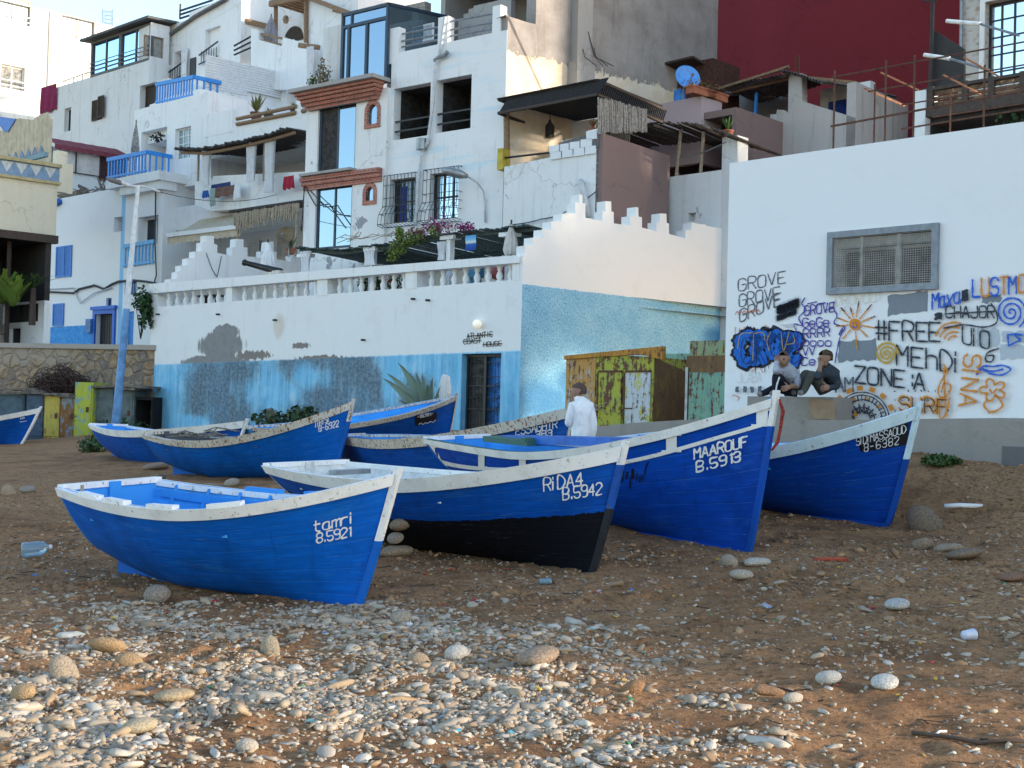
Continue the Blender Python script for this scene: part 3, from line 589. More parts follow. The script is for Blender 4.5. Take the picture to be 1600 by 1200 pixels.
    Sx=np.array(sections); cut=int((stemsplit if stemsplit is not None else 0)*24)
    for i in range(len(Sx)-1):
        mb.m=2 if (low is not None and i<lowv*24) else 1 if i<cut else 0
        for k in range(3): mb.face([Sx[i,k],Sx[i,k+1],Sx[i+1,k+1],Sx[i+1,k]])
    mb.m=0; mb.face(Sx[-1]); mb.m=2 if low is not None else 1; mb.face(Sx[0][::-1])
    mb.m=0; mb.build('stem_post',[stemcol or rail,hp if low is None else simple('stem_side_paint',(.003,.085,.42),.6,chips=.06,chipcol=(.1,.08,.06)),simple('stem_foot_paint',(.016,.018,.024),.6)],root,False,True)
    # keel and skeg
    mb=MB(); tk=np.linspace(.03,.46,12); xb=hull(q,tk,np.zeros(12))[:,0]; zb=hull(q,tk,np.zeros(12))[:,2]+.02; lowp=[(x,-.05) for x in xb]
    for s in(-1,1):
        pts=[(x,s*.03,-.05) for x in xb]+[(x,s*.03,z) for x,z in zip(xb[::-1],zb[::-1])]; mb.face(pts[::-s])
    mb.face([(xb[0],-.03,-.05),(xb[0],.03,-.05),(xb[0],.03,zb[0]),(xb[0],-.03,zb[0])][::-1])
    mb.box(((xb[0]+q['xf']*q['L'])/2,0,-.025),(q['xf']*q['L']-xb[0],0,0),(0,.055,0),(0,0,.055))
    mb.build('keel',hp,root,False,True)
    # thwarts
    for tt in(.16,.38,.6):
        p=hull(q,tt,.74,-1); mb=MB(); mb.box((p[0],0,p[2]),(.20,0,0),(0,2*abs(p[1])-.05,0),(0,0,.035)); mb.build('thwart',inner,root,False,True)
    if ribs:
        for s in(-1,1):
            for tt in np.linspace(.08,.72,ribs):
                P=[hull(q,tt,vv_,s)-np.array([0,s*.05,-.02]) for vv_ in np.linspace(.3,.97,6)]; mb=MB(); 
                for i in range(5): mb.bar(P[i],P[i+1],.03,.035,(0,1,0))
                mb.build('rib',inner,root,False,True)
        for s in(-1,1):
            for vv_ in(.62,.88):
                P=[hull(q,tt,vv_,s)-np.array([0,s*.085,0]) for tt in np.linspace(.04,.8,16)]; mb=MB()
                for i in range(15): mb.bar(P[i],P[i+1],.03,.075 if vv_>.8 else .05)
                mb.build('stringer',inner,root,False,True)
    # surface finder for painting
    inv=np.linalg.inv(Mq)
    def surf(px,py,off=.007,_g=[.85,.8]):
        tv=np.array(_g); f=lambda a: proj((Mq[:3,:3]@hull(q,a[0],a[1],-1))+Mq[:3,3])-np.array([px,py])
        for _ in range(12):
            r=f(tv); J=np.stack([(f(tv+np.array([1e-4,0]))-r)/1e-4,(f(tv+np.array([0,1e-4]))-r)/1e-4],1)
            st=np.linalg.lstsq(J,-r,rcond=None)[0]; st=np.clip(st,-.15,.15); tv=np.clip(tv+st,[.02,.02],[.999,1.1])
            if abs(st).max()<1e-5: break
        p=hull(q,tv[0],tv[1],-1); a=hull(q,tv[0]-.002,tv[1],-1)-hull(q,tv[0]+.002,tv[1],-1) if tv[0]>.99 else hull(q,tv[0]+.002,tv[1],-1)-p; b=hull(q,tv[0],tv[1]+.004,-1)-p
        n=np.cross(a,b); n/=max(np.linalg.norm(n),1e-9); n=n if n[1]<0 else -n; return p+n*off
    return root,surf,q,hullo
def letter(root,surf,items,mat,wid,name='lettering'):
    mb=MB()
    for P in items: stroke(mb,surf,P,wid*.9,1.8,True,.2)
    return mb.build(name,mat,root,False,True)
def Z8(x,y): return (80+x*.3625,700+y*.3625)
# --- front boat
r,s,q,h=boat('TAMRI','blue boat nearest the camera with white rail and joined handwriting on its bow',(.002,.105,.50),stemw=.9,stemsplit=.52,ribs=7,railh=.072)
letter(r,s,text('tamri',Z8(1132,362),Z8(1312,318),17,.1)+text('8.5921',Z8(1145,408),Z8(1296,378),15,.2),LETTER,2.6)
for tt in(.13,.25,.42,.6):
    P=[hull(q,a,1.,-1)+np.array([0,.012,.035]) for a in np.linspace(tt,tt+.085,4)]; mb=MB()
    for i in range(3): mb.bar(P[i],P[i+1],.085,.04)
    mb.build('oar_pad',WRAIL,r,False,True)
for tt in(.3,.52):
    P=[hull(q,a,1.,1)+np.array([0,-.012,.035]) for a in np.linspace(tt,tt+.12,4)]; mb=MB()
    for i in range(3): mb.bar(P[i],P[i+1],.085,.04)
    mb.build('oar_pad',LBLUE,r,False,True)
p=hull(q,.12,1.,-1); mb=MB(); mb.tube([p+np.array([0,.03,0]),p+np.array([0,.03,.10])],.014); mb.build('thole_pin',PALEW,r,False,True)
mb=MB(); c0=np.array([.32,.0,.55])
for k in range(5): mb.tube([c0+np.array([.05*math.cos(a*1.3+k),.09*math.sin(a*1.1+k*2),.02*k+.012*math.sin(a*3)]) for a in np.linspace(0,6,18)],.012,6)
rope_l=mb.build('rope_coil',simple('old_rope',(.16,.12,.09),.9,var=.3,sc=30.),r,True,True)
# --- second boat, black bottom
def Z1(x,y): return (400+x*.375,660+y*.375)
r,s,q,h=boat('RIDA','blue boat with black tarred bottom and thick white rail behind the front boat',(.002,.075,.39),railh=.112,low=(.006,.007,.011),lowv=.49,inner=simple('white_inside_paint',(.72,.72,.69),.6,var=.15,chips=.04,chipcol=(.2,.18,.16)),stemsplit=.86)
letter(r,s,text('RiDA4',Z1(1200,286),Z1(1370,258),20,.3)+text('B.5942',Z1(1280,322),Z1(1447,297),18,.25),LETTER,2.6)
p=hull(q,.14,.8,0); mb=MB(); mb.box((.5,.0,.74),(.12,0,0),(0,.5,0),(0,0,.05)); mb.build('seat_board',GREYM,r,False,True)
mb=MB()
for k in range(6): mb.tube([np.array([1.75+.1*k,-.25+.05*math.sin(k*2.),.72]),np.array([2.4+.05*k,.1+.05*k,.77+.01*k])],.018,6)
mb.build('yellow_rope',simple('yellow_rope',(.55,.38,.03),.8,var=.2),r,True,True)
# --- tall boat with panelled rail
def Z2(x,y): return (640+x*.375,600+y*.375)
r,s,q,h=boat('MAAROUF','tall blue boat with green capped white rail of long blue panels',(.002,.062,.41),railh=.07,cap=GRAIL,stemsplit=.80,stemw=.95)
letter(r,s,text('MAAROUF',Z2(1187,312),Z2(1415,258),16,.3)+text('B.5913',Z2(1197,366),Z2(1388,318),15.5,.35),LETTER,3.2)
mb=MB(); sw=lambda x,y:s(x,y,.010)
low_line=[Z2(x,y) for x,y in((68,272),(95,305),(160,330),(260,347),(400,355),(560,352),(720,342),(860,330),(1000,302),(1150,262),(1300,218),(1420,184),(1500,160))]
stroke(mb,sw,catmull(low_line,6),6.,3.)
stroke(mb,sw,catmull([Z2(x,y-2) for x,y in((60,244),(200,270),(350,286),(500,293),(700,286),(850,262),(1050,217),(1250,160),(1460,102))],6),7.,3.)
for x0,x1 in((72,112),(285,318),(455,490),(690,720),(1065,1120),(1440,1500)):
    x=(x0+x1)/2; a=np.array(Z2(x,0)); 
    top=np.interp(x,[60,200,350,500,700,850,1050,1250,1460,1500],[246,272,288,295,288,264,219,162,104,95]); lo=np.interp(x,[68,160,260,400,560,720,860,1000,1150,1300,1420,1500],[272,330,347,355,352,342,330,305,268,225,190,165])
    wd=(x1-x0)*.375; 
    stroke(mb,sw,[Z2(x,top),Z2(x,lo)],wd*.8,2.,False)
    for yy,dy in((top,8),(lo,-8)): stroke(mb,sw,[Z2(x,yy),Z2(x,yy+dy)],wd*1.5,1.5,False)
mb.build('rail_panelling',WRAIL,r,False,True)
mb=MB()
for k in range(7):
    x=890+k*14+random.uniform(-4,4); y=350+random.uniform(0,40); stroke(mb,lambda a,b:s(a,b,.005),[Z2(x,y),Z2(x+random.uniform(-6,3),y+random.uniform(20,60))],random.uniform(1.5,4),2)
stroke(mb,lambda a,b:s(a,b,.005),[Z2(995,325),Z2(985,345),Z2(980,375)],2.,2); mb.build('tar_drip',NAMEBLK,r,False,True)
p0=hull(q,1.,1.,-1); mb=MB(); pts=[p0+np.array([.05,0,-.0]),p0+np.array([.07,.03,-.12]),p0+np.array([.045,.02,-.3]),p0+np.array([.03,.0,-.42]),p0+np.array([0,-.05,-.5])]
mb.tube(pts,[.012,.02,.016,.018,.01],7); mb.build('bow_rope',simple('red_rope',(.36,.04,.03),.8,var=.4,sc=40.),r,True,True)
# gear lying in the tall boat
mb=MB(); mb.box((1.9,.25,.9),(2.6,0,.12),(0,.26,0),(-.005,0,.10)); o=mb.build('plank',BLUEP2,None); o.parent=None; o.matrix_world=Matrix(bmat(q).tolist()); tag(o,'long blue plank lying across the tall boat between its rails','plank')
mb=MB(); mb.box((.85,.2,.84),(.95,0,.0),(0,.42,0),(0,0,.07)); mb.box((1.25,.2,.88),(.1,0,0),(0,.44,0),(0,0,.05)); o=mb.build('hatch_board',GRAIL,None); o.matrix_world=Matrix(bmat(q).tolist()); tag(o,'dark green hatch board laid inside the stern of the tall boat','board')
# --- right boat with black plate
def Z7(x,y): return (1150+x*.28125,600+y*.28125)
r,s,q,h=boat('SIDI','dark blue boat with pale blue rail and black name plate at far right',(.002,.052,.34),rail=PRAIL,railh=.12,stemsplit=.55,stemcol=PRAIL)
mb=MB(); blobfill(mb,lambda x,y:s(x,y,.006),[]) if False else None
pp=[Z7(672,305),Z7(800,265),Z7(962,200),Z7(955,260),Z7(948,338),Z7(850,365),Z7(730,385),Z7(690,365),Z7(690,335)]
# plate as strips over the hull
for k in range(9):
    f0,f1=k/9,(k+1)/9; A=lambda f:(np.array(Z7(672,308))*(1-f)+np.array(Z7(692,372))*f); B_=lambda f:(np.array(Z7(962,202))*(1-f)+np.array(Z7(950,336))*f)
    fm=(f0+f1)/2; stroke(mb,lambda x,y:s(x,y,.005),[A(fm),(A(fm)+B_(fm))/2+np.array([0,1.2]),B_(fm)],3.9,3.,False)
mb.build('name_plate',NAMEBLK,r,False,True)
letter(r,lambda x,y:s(x,y,.011),text('SiDiMASSAOUD',Z7(668,340),Z7(948,268),12,.25)+text('8-6382',Z7(712,374),Z7(915,330),12.,.5),LETTER_D,1.5)
mb=MB(); mb.tube([(.5,-.2,.8),(.75,.1,.95),(.9,.2,.85)],[.05,.09,.05],8); mb.build('yellow_float',simple('yellow_float',(.6,.4,.03),.6),r,True,True)
# --- second row
def Z4(x,y): return (200+x*.25,480+y*.25)
r,s,q,h=boat('TIRISI','blue boat with rust stained white rail before the blue stained wall',(.003,.11,.48),rail=RRAIL,railh=.10,side=.035,inner=simple('grey_inside',(.10,.11,.12),.8),stemsplit=.72)
letter(r,s,text('TiRiSi',Z4(1165,752),Z4(1262,712),9.5,.35)+text('8_6922'.replace('_','-'),Z4(1192,778),Z4(1322,742),9.5,.35),LETTER,1.7)
mb=MB()
for k in range(18):
    a=random.uniform(.1,.9); y=random.uniform(-.5,.5); z=.68+.12*math.sin(a*2.2)+random.uniform(-.02,.06); mb.tube([(a,y,z),(a+random.uniform(.1,.3),y+random.uniform(-.15,.15),z+random.uniform(-.03,.06)),(a+random.uniform(.3,.6),y+random.uniform(-.2,.2),z-.04)],.012,5)
o=mb.build('fishing_net',simple('dry_net',(.26,.23,.20),.95,var=.3,sc=30.),None,True); o.matrix_world=Matrix(bmat(q).tolist()); tag(o,'bundle of dry netting lying in the boat with rusty rail','net')
def Z5(x,y): return (550+x*.25,480+y*.25)
r,s,q,h=boat('ESSAGHIR','long blue boat with rusty rail passing in front of the iron gate',(.002,.075,.40),rail=RRAIL,railh=.13,cap=simple('grey_cap',(.17,.17,.16),.8,chips=.06),side=.04)
letter(r,s,text('ESSAGHIR',Z5(1025,800),Z5(1290,752),13,.25)+text('383',Z5(1150,812),Z5(1260,800),9,.3),LETTER,1.9)
def ZP(x,y): return (550+x*.25,480+y*.25)
r,s,q,h=boat('PANEL','blue boat with dark name panel and striped stem below the agave',(.003,.085,.42),rail=RRAIL,railh=.08,stemw=1.)
mb=MB()
for k in range(8):
    f=(k+.5)/8; a=np.array(ZP(392,680))*(1-f)+np.array(ZP(397,740))*f; b=np.array(ZP(530,655))*(1-f)+np.array(ZP(528,705))*f; stroke(mb,lambda x,y:s(x,y,.006),[a,b],2.2,3,False)
mb.build('name_plate',NAMEBLK,r,False,True)
letter(r,lambda x,y:s(x,y,.012),text('-86981-',ZP(408,694),ZP(508,672),5.,.4),LETTER,1.3)
mb=MB(); stroke(mb,lambda x,y:s(x,y,.012),catmull([ZP(*p) for p in((415,730),(430,722),(440,732),(455,720),(470,724),(490,712),(505,718),(520,702))],4),1.2,2); mb.build('script_lettering',LETTER,r,False,True)
r,s,q,h=boat('STERN8','blue boat with cracked white rail leftmost of the boats by the lamp post',(.002,.075,.38),rail=WRAIL,railh=.12,side=.035)
r,s,q,h=boat('LEFT9','blue boat with white tipped bow entering from the left edge',(.002,.07,.36),railh=.12,stemw=1.2)
letter(r,s,text('BAHIA',(32,655),(43,653),2.4,.3)[:6]+[np.array([(31,659),(36,658.5),(42,657.5)])],LETTER,.8)
q2=dict(BP['LEFT9']); q2['X']-=2.9; q2['Y']+=3.2; q2['Z']+=.06; BP['FAR10']=q2
boat('FAR10','farthest boat of which only the white bow tip shows at the left edge',(.002,.07,.36),railh=.12,stemw=1.2)
# ------------------------------------------------------------------ shared building bits
def part(mb,name,mat,parent,smooth=False): return mb.build(name,mat,parent,smooth)
def base(pl,s,z=0.,o=0.): return tuple(float(x) for x in pl.pt(s,z,o))
def window(pl,r,parent,o,frame,glass,nx=2,nz=1,fw=.05,name='window',pane=True,th=.05):
    s0,s1,z0,z1=r; mb=MB(); pring(mb,pl,s0,s1,z0,z1,fw,o,o+th)
    for i in range(1,nx): s=s0+(s1-s0)*i/nx; pbox(mb,pl,s-fw*.4,s+fw*.4,z0+fw,z1-fw,o+.004,o+th-.006)
    for j in range(1,nz): z=z0+(z1-z0)*j/nz; pbox(mb,pl,s0+fw,s1-fw,z-fw*.3,z+fw*.3,o+.008,o+th-.01)
    f=mb.build(name,frame,parent)
    if pane:
        mb=MB(); pbox(mb,pl,s0+fw*.5,s1-fw*.5,z0+fw*.5,z1-fw*.5,o+.012,o+.02); mb.build('pane',glass,f)
    return f
def pxrect(pl,*a): return pl.rect(*a)
def bars(mb,pl,r,o,n,w,horiz=False):
    s0,s1,z0,z1=r
    for i in range(n):
        f=(i+.5)/n
        if horiz: z=z0+(z1-z0)*f; mb.bar(pl.pt(s0,z,o),pl.pt(s1,z,o),w)
        else: s=s0+(s1-s0)*f; mb.bar(pl.pt(s,z0,o),pl.pt(s,z1,o),w)
def blobmask(nt,uv,pl,items,nz,amp=.75,lo=1.05,hi=.9):
    """soft ragged patches; items in photo pixels (cx,cy,rx,ry)"""
    out=None
    for cx,cy,rx,ry in items:
        s,z=pl.px(cx,cy); s2,_=pl.px(cx+rx,cy); _,z2=pl.px(cx,cy-ry); rs=abs(s2-s); rz=abs(z2-z)
        sub=nd(nt,'ShaderNodeVectorMath',operation='SUBTRACT',i_0=uv); sub.inputs[1].default_value=(s,z,0)
        dv=nd(nt,'ShaderNodeVectorMath',operation='MULTIPLY',i_0=sub.outputs[0]); dv.inputs[1].default_value=(1/rs,1/rz,0)
        ln=nd(nt,'ShaderNodeVectorMath',operation='LENGTH',i_0=dv.outputs[0]).outputs['Value']
        k=ramp(nt,mth(nt,'ADD',ln,mth(nt,'MULTIPLY',mth(nt,'SUBTRACT',nz,.5),amp*2)),lo,hi)
        out=k if out is None else mth(nt,'MAXIMUM',out,k)
    return out
# ================================================================== the guest house on the corner
PG=PL(811,30,-1240); PR=PL(811,30,2938)
gl,_=PG.px(236,500); zb=PG.px(811,437)[1]
GH=THING('guest_house','white and worn blue corner house with balustraded terrace and iron gate','house',base(PG,0,1.0))
# materials painted in wall coordinates
def guestleft():
    m,nt,b=newmat('guest_front_paint'); uv=coord(nt,'UV'); sp=nd(nt,'ShaderNodeSeparateXYZ',i_Vector=uv); s_,z_=sp.outputs[0],sp.outputs[1]
    a,za=PG.px(238,570); c_,zc=PG.px(805,548); k=(zc-za)/(c_-a)
    n=noise(nt,uv,1.6,9.,.68); n2=noise(nt,uv,5.,8.,.7); drip=noise(nt,coord(nt,'UV',(2.6,.22,1)),1.8,8.,.7); fine=noise(nt,uv,26.,4.,.7)
    line=mth(nt,'SUBTRACT',mth(nt,'ADD',z_,mth(nt,'MULTIPLY',n2,.06)),mth(nt,'MULTIPLY_ADD',s_,k,za-k*a+.03)); low=ramp(nt,mth(nt,'ADD',line,mth(nt,'MULTIPLY',mth(nt,'SUBTRACT',fine,.5),.12)),.03,-.03)
    wh=mixc(nt,mth(nt,'MULTIPLY',ramp(nt,n,.5,.72),.3),(.79,.79,.78),(.6,.58,.55)); wh=mixc(nt,mth(nt,'MULTIPLY',ramp(nt,drip,.55,.75),.22),wh,(.5,.45,.38))
    wh=mixc(nt,blobmask(nt,uv,PG,[(345,540,36,24),(335,566,60,12),(352,520,22,14)],drip,.55),wh,mixc(nt,n2,(.17,.165,.165),(.34,.335,.33)))
    wh=mixc(nt,mth(nt,'MULTIPLY',blobmask(nt,uv,PG,[(395,555,50,12),(470,540,26,8),(500,560,70,8)],n2,1.,.62,.5),1.),wh,(.24,.21,.19)); wh=mixc(nt,mth(nt,'MULTIPLY',blobmask(nt,uv,PG,[(436,510,12,26)],drip,.5,1.,.5),.4),wh,(.55,.38,.24))
    lb=mixc(nt,ramp(nt,drip,.35,.65),(.26,.58,.80),(.13,.42,.68)); lb=mixc(nt,mth(nt,'MULTIPLY',ramp(nt,n,.45,.7),.5),lb,(.38,.66,.82)); 
    lb=mixc(nt,mth(nt,'MULTIPLY',ramp(nt,noise(nt,coord(nt,'UV',(1.4,.5,1)),1.7,9.,.72),.50,.68),.6),lb,(.52,.70,.80)); gy=mixc(nt,ramp(nt,noise(nt,uv,9.,8.,.75),.4,.62),(.085,.135,.18),(.20,.265,.31)); gy=mixc(nt,mth(nt,'MULTIPLY',ramp(nt,drip,.5,.7),.55),gy,(.07,.26,.44)); gy=mixc(nt,mth(nt,'MULTIPLY',ramp(nt,fine,.52,.7),.5),gy,(.30,.33,.35))
    hf=noise(nt,coord(nt,'UV',(1.6,.8,1)),14.,8.,.8)
    dry=lambda m_,a=1.3: ramp(nt,mth(nt,'ADD',m_,mth(nt,'MULTIPLY',mth(nt,'SUBTRACT',hf,.5),a)),.15,.95)
    mk=blobmask(nt,uv,PG,[(318,600,52,40),(330,640,70,34),(415,580,110,18),(480,615,110,52),(570,632,52,45),(240,590,6,60),(400,655,110,18)],mth(nt,'MULTIPLY_ADD',drip,.6,0.2),.9,1.3,.55)
    li=blobmask(nt,uv,PG,[(418,612,48,26),(474,600,26,16),(440,640,50,12),(278,660,14,14),(612,610,6,40)],mth(nt,'MULTIPLY_ADD',drip,.7,.15),1.1,1.35,.2)
    reg=blobmask(nt,uv,PG,[(350,615,95,75),(500,605,140,75),(640,640,60,60)],n,.35,1.25,.55); lsoft=blobmask(nt,uv,PG,[(425,612,55,38),(482,590,40,24),(255,610,24,70),(612,600,16,60),(300,660,30,14)],n,.5,1.4,.2); vb=mth(nt,'ADD',mth(nt,'MULTIPLY',noise(nt,coord(nt,'UV',(1,.7,1)),.9,10.,.72),.7),mth(nt,'MULTIPLY',drip,.5)); vb=mth(nt,'ADD',vb,mth(nt,'MULTIPLY',mth(nt,'SUBTRACT',hf,.5),.28)); mk=ramp(nt,mth(nt,'SUBTRACT',mth(nt,'ADD',vb,mth(nt,'MULTIPLY',reg,.34)),mth(nt,'MULTIPLY',lsoft,.30)),.60,.99); c=mixc(nt,low,wh,mixc(nt,mk,lb,gy))
    L(nt,c,b.inputs['Base Color']); b.inputs['Roughness'].default_value=.9; b.inputs['Specular IOR Level'].default_value=.2
    bump(nt,b,mth(nt,'MULTIPLY',fine,mth(nt,'MULTIPLY_ADD',low,.8,.2)),.45,.03); bump(nt,b,n2,.15,.03); return m
def guestright():
    m,nt,b=newmat('guest_side_paint'); uv=coord(nt,'UV'); sp=nd(nt,'ShaderNodeSeparateXYZ',i_Vector=uv); s_,z_=sp.outputs[0],sp.outputs[1]
    a,za=PR.px(812,443); c_,zc=PR.px(1133,482); k=(zc-za)/(c_-a); n=noise(nt,uv,1.4,9.,.68); fine=noise(nt,uv,20.,3.,.7)
    line=mth(nt,'SUBTRACT',mth(nt,'ADD',z_,mth(nt,'MULTIPLY',noise(nt,uv,6.,6.,.7),.08)),mth(nt,'MULTIPLY_ADD',s_,k,za-k*a+.04)); low=ramp(nt,line,.015,-.015)
    wh=mixc(nt,mth(nt,'MULTIPLY',ramp(nt,n,.5,.72),.25),(.80,.79,.77),(.66,.62,.58)); lb=mixc(nt,ramp(nt,n,.35,.7),(.30,.56,.72),(.20,.46,.66)); lb=mixc(nt,mth(nt,'MULTIPLY',ramp(nt,fine,.55,.62),.55),lb,(.52,.70,.78)); lb=mixc(nt,mth(nt,'MULTIPLY',ramp(nt,fine,.46,.38),.6),lb,(.10,.26,.42))
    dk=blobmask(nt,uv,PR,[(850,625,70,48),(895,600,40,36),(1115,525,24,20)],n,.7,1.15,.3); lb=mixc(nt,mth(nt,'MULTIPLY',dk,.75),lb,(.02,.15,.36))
    c=mixc(nt,low,wh,lb); L(nt,c,b.inputs['Base Color']); b.inputs['Roughness'].default_value=.92; b.inputs['Specular IOR Level'].default_value=.15; bump(nt,b,mth(nt,'MULTIPLY',fine,mth(nt,'MULTIPLY_ADD',low,.9,.1)),.6,.05); return m
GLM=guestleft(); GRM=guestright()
door=PG.rect(722,553,780,676)
mb=MB(); block(mb,PG,gl,0.,.2,zb,.45,[(door[0],door[1],.9,door[3],.36)]); part(mb,'front_wall',GLM,GH)
P=[(240,797),(280,790),(282,735),(328,733),(330,685),(388,682),(390,635),(443,632),(445,585),(510,583),(512,535),(596,533),(596,470),(619,468),(621,415),(640,416),(641,470),(659,472),(659,562),(766,583),(766,521),(784,521),(784,457),(820,459),(821,522),(836,525),(836,596),(938,611),(938,551),(972,549),(973,494),(990,496),(991,553),(1012,558),(1012,622),(1102,645),(1102,589),(1124,586),(1126,534),(1165,536),(1166,592),(1182,597),(1182,663),(1283,690),(1283,640),(1320,637),(1322,591),(1414,604),(1414,612),(1550,637)]
P=[(750+x*.25,200+y*.25) for x,y in P]; Q=[PR.px(*p) for p in P]; Q[0]=(.0,Q[0][1]); Q=[(max(a,0.),z) for a,z in Q]; Q+= [(Q[-1][0],.2),(0.,.2)]
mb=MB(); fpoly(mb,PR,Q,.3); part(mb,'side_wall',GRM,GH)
Z7_=lambda x,y:(200+x*.25,250+y*.25)
PLL=PG.side(gl+.3)
P=[(262,800),(262,745),(305,740),(307,700),(330,695),(330,660),(372,655),(372,615),(415,612),(417,572),(460,568),(462,515),(487,512),(487,473),(538,476),(538,525),(558,530),(558,580),(650,600),(652,545),(672,543),(674,493),(722,496),(722,545),(747,548),(747,602),(835,612),(836,570),(866,568),(872,512),(910,510),(910,572),(930,575),(930,622),(1020,635),(1020,600),(1050,590),(1052,550),(1110,545),(1112,790)]
mb=MB(); poly(mb,PLL,[Z7_(*p) for p in P],.35); part(mb,'stepped_parapet',WHITE,GH)
# terrace deck and inner walls
mb=MB(); q=[PG.pt(gl+.1,zb-.1,-.45),PG.pt(-.2,zb-.1,-.45),PG.pt(-.2+.8,zb-.1,-7.8),PG.pt(gl+.1,zb-.1,-7.8)]
mb.face(q); mb.face([p-np.array([0,0,.25]) for p in q][::-1]); part(mb,'terrace_floor',CEMENT,GH)
# balustrade
mb=MB(); poly(mb,PG,[(236,444),(813,399),(813,411),(236,459)],.42,.08); bal=part(mb,'balustrade',WHITE,GH)
yb=lambda x:458.5+(x-236)*(411-458.5)/(811-236); y0=lambda x:481.5+(x-245)*(437-481.5)/(811-245)
def baluster_mb(x):
    s,z0=PG.px(x,y0(x)); _,z1=PG.px(x,yb(x)); h=z1-z0+.03; z0-=.01; mb=MB(); c=PG.pt(s,z0,-.16)
    pf=[(.085,0),(.085,.10),(.055,.14),(.075,.22),(.088,.36),(.07,.52),(.045,.62),(.05,.70),(.075,.76),(.05,.82),(.085,.88),(.085,1.)]
    mb.lathe(c,[(r,z*h) for r,z in pf],10); return mb
for x0,x1,n in((250,352,8),(366,494,8),(514,632,7),(657,798,8)):
    for i in range(n): baluster_mb(x0+(x1-x0)*(i+.6)/n).build('baluster',WHITE,bal,True)
for x0,x1 in((236,246),(354,363),(496,512),(634,652),(801,811)):
    mb=MB(); poly(mb,PG,[(x0,yb(x0)-1),(x1,yb(x1)-1),(x1,y0(x1)+1),(x0,y0(x0)+1)],.4,.012); mb.build('rail_post',WHITE,bal)
# gate
gd=MB(); pbox(gd,PG,door[0],door[1],.95,door[3],-.35,-.30); dl=part(gd,'door_leaf',BLUEP,GH)
mb=MB(); r=(door[0]+.03,door[1]-.03,1.1,door[3]-.02); pring(mb,PG,r[0],r[1],r[2],r[3],.05,-.2,-.15); mid=(r[0]+r[1])/2; pbox(mb,PG,mid-.04,mid+.04,r[2],r[3],-.21,-.14)
for a,b_ in((r[0]+.05,mid-.04),(mid+.04,r[1]-.05)):
    bars(mb,PG,(a,b_,r[2]+.05,r[3]-.05),-.175,5,.013)
    for f in(.12,.3,.45,.6,.72,.9): z=r[2]+(r[3]-r[2])*f; mb.bar(PG.pt(a,z,-.175),PG.pt(b_,z,-.175),.03 if f in(.3,.6) else .016)
    for k in range(30):
        s=random.uniform(a+.06,b_-.06); z=random.uniform(r[2]+.2,r[3]-.15); rr=random.uniform(.03,.05); mb.tube([PG.pt(s+rr*math.cos(t),z+rr*math.sin(t),-.16) for t in np.linspace(0,5.2,7)],.009,4,False)
    if a<mid-.1: pbox(mb,PG,a,b_,r[2]+.05,r[3]-.05,-.22,-.21)
part(mb,'iron_gate',BLACKM,GH)
# name letters, lamp, spouts
mb=MB(); sf=wallsurf(PG,.012)
for P_ in text('ATLANTIC',(730,529.5),(771,526),8.5,.35)+text('COAST',(725,538),(753,535.5),7.5,.3)+text('HOUSE',(756,542),(785,540),7.5,.3): stroke(mb,sf,P_,1.1,1.5)
for a,b_ in(((731,525.5),(770,522.5)),((724,533.5),(752,532)),((755,538.5),(785,537))): stroke(mb,wallsurf(PG,.018),[a,b_],1.6,2)
part(mb,'name_letters',BLACKM,GH)
m,nt,bb=newmat('lit_globe'); bb.inputs['Base Color'].default_value=(.9,.85,.75,1); bb.inputs['Emission Color'].default_value=(1,.86,.62,1); bb.inputs['Emission Strength'].default_value=.12
s,z=PG.px(751,507); mb=MB(); mb.lathe(PG.pt(s,z-.11,.12),[(.01,0),(.07,.03),(.105,.08),(.11,.12),(.09,.18),(.05,.215),(.01,.225)],14); part(mb,'globe_lamp',m,GH,True)
for x,y in((249,491),(343,491),(432,500),(648,467),(671,469),(570,531)):
    s,z=PG.px(x,y); mb=MB(); mb.tube([PG.pt(s,z,-.05),PG.pt(s,z-.01,.12)],.03,8); part(mb,'spout',BLACKM,GH)
# cannon on its small plinth
ca=THING('cannon','small black cannon pointing left on the white terrace rail','cannon',base(PG,PG.px(420,425)[0],PG.px(420,428)[1],-.1))
a=PG.pt(*PG.px(388,411),.15); b_=PG.pt(*PG.px(428,424),-.25); d=(b_-a); mb=MB(); mb.tube([a,a+d*.03,a+d*.06,a+d*.5,a+d*.95,a+d,a+d*1.04],[.10,.10,.075,.09,.115,.11,.03],12); mb.tube([a-d*.002,a+d*.03],[.05,.05],10); part(mb,'barrel',simple('cannon_iron',(.05,.05,.045),.4,.7),ca,True)
mb=MB(); s,z=PG.px(421,428); pbox(mb,PG,s-.28,s+.32,z-.12,z+.1,-.3,-.08); pbox(mb,PG,s+.0,s+.45,z-.12,z+.0,-.36,-.02); part(mb,'carriage',RRAIL,ca)
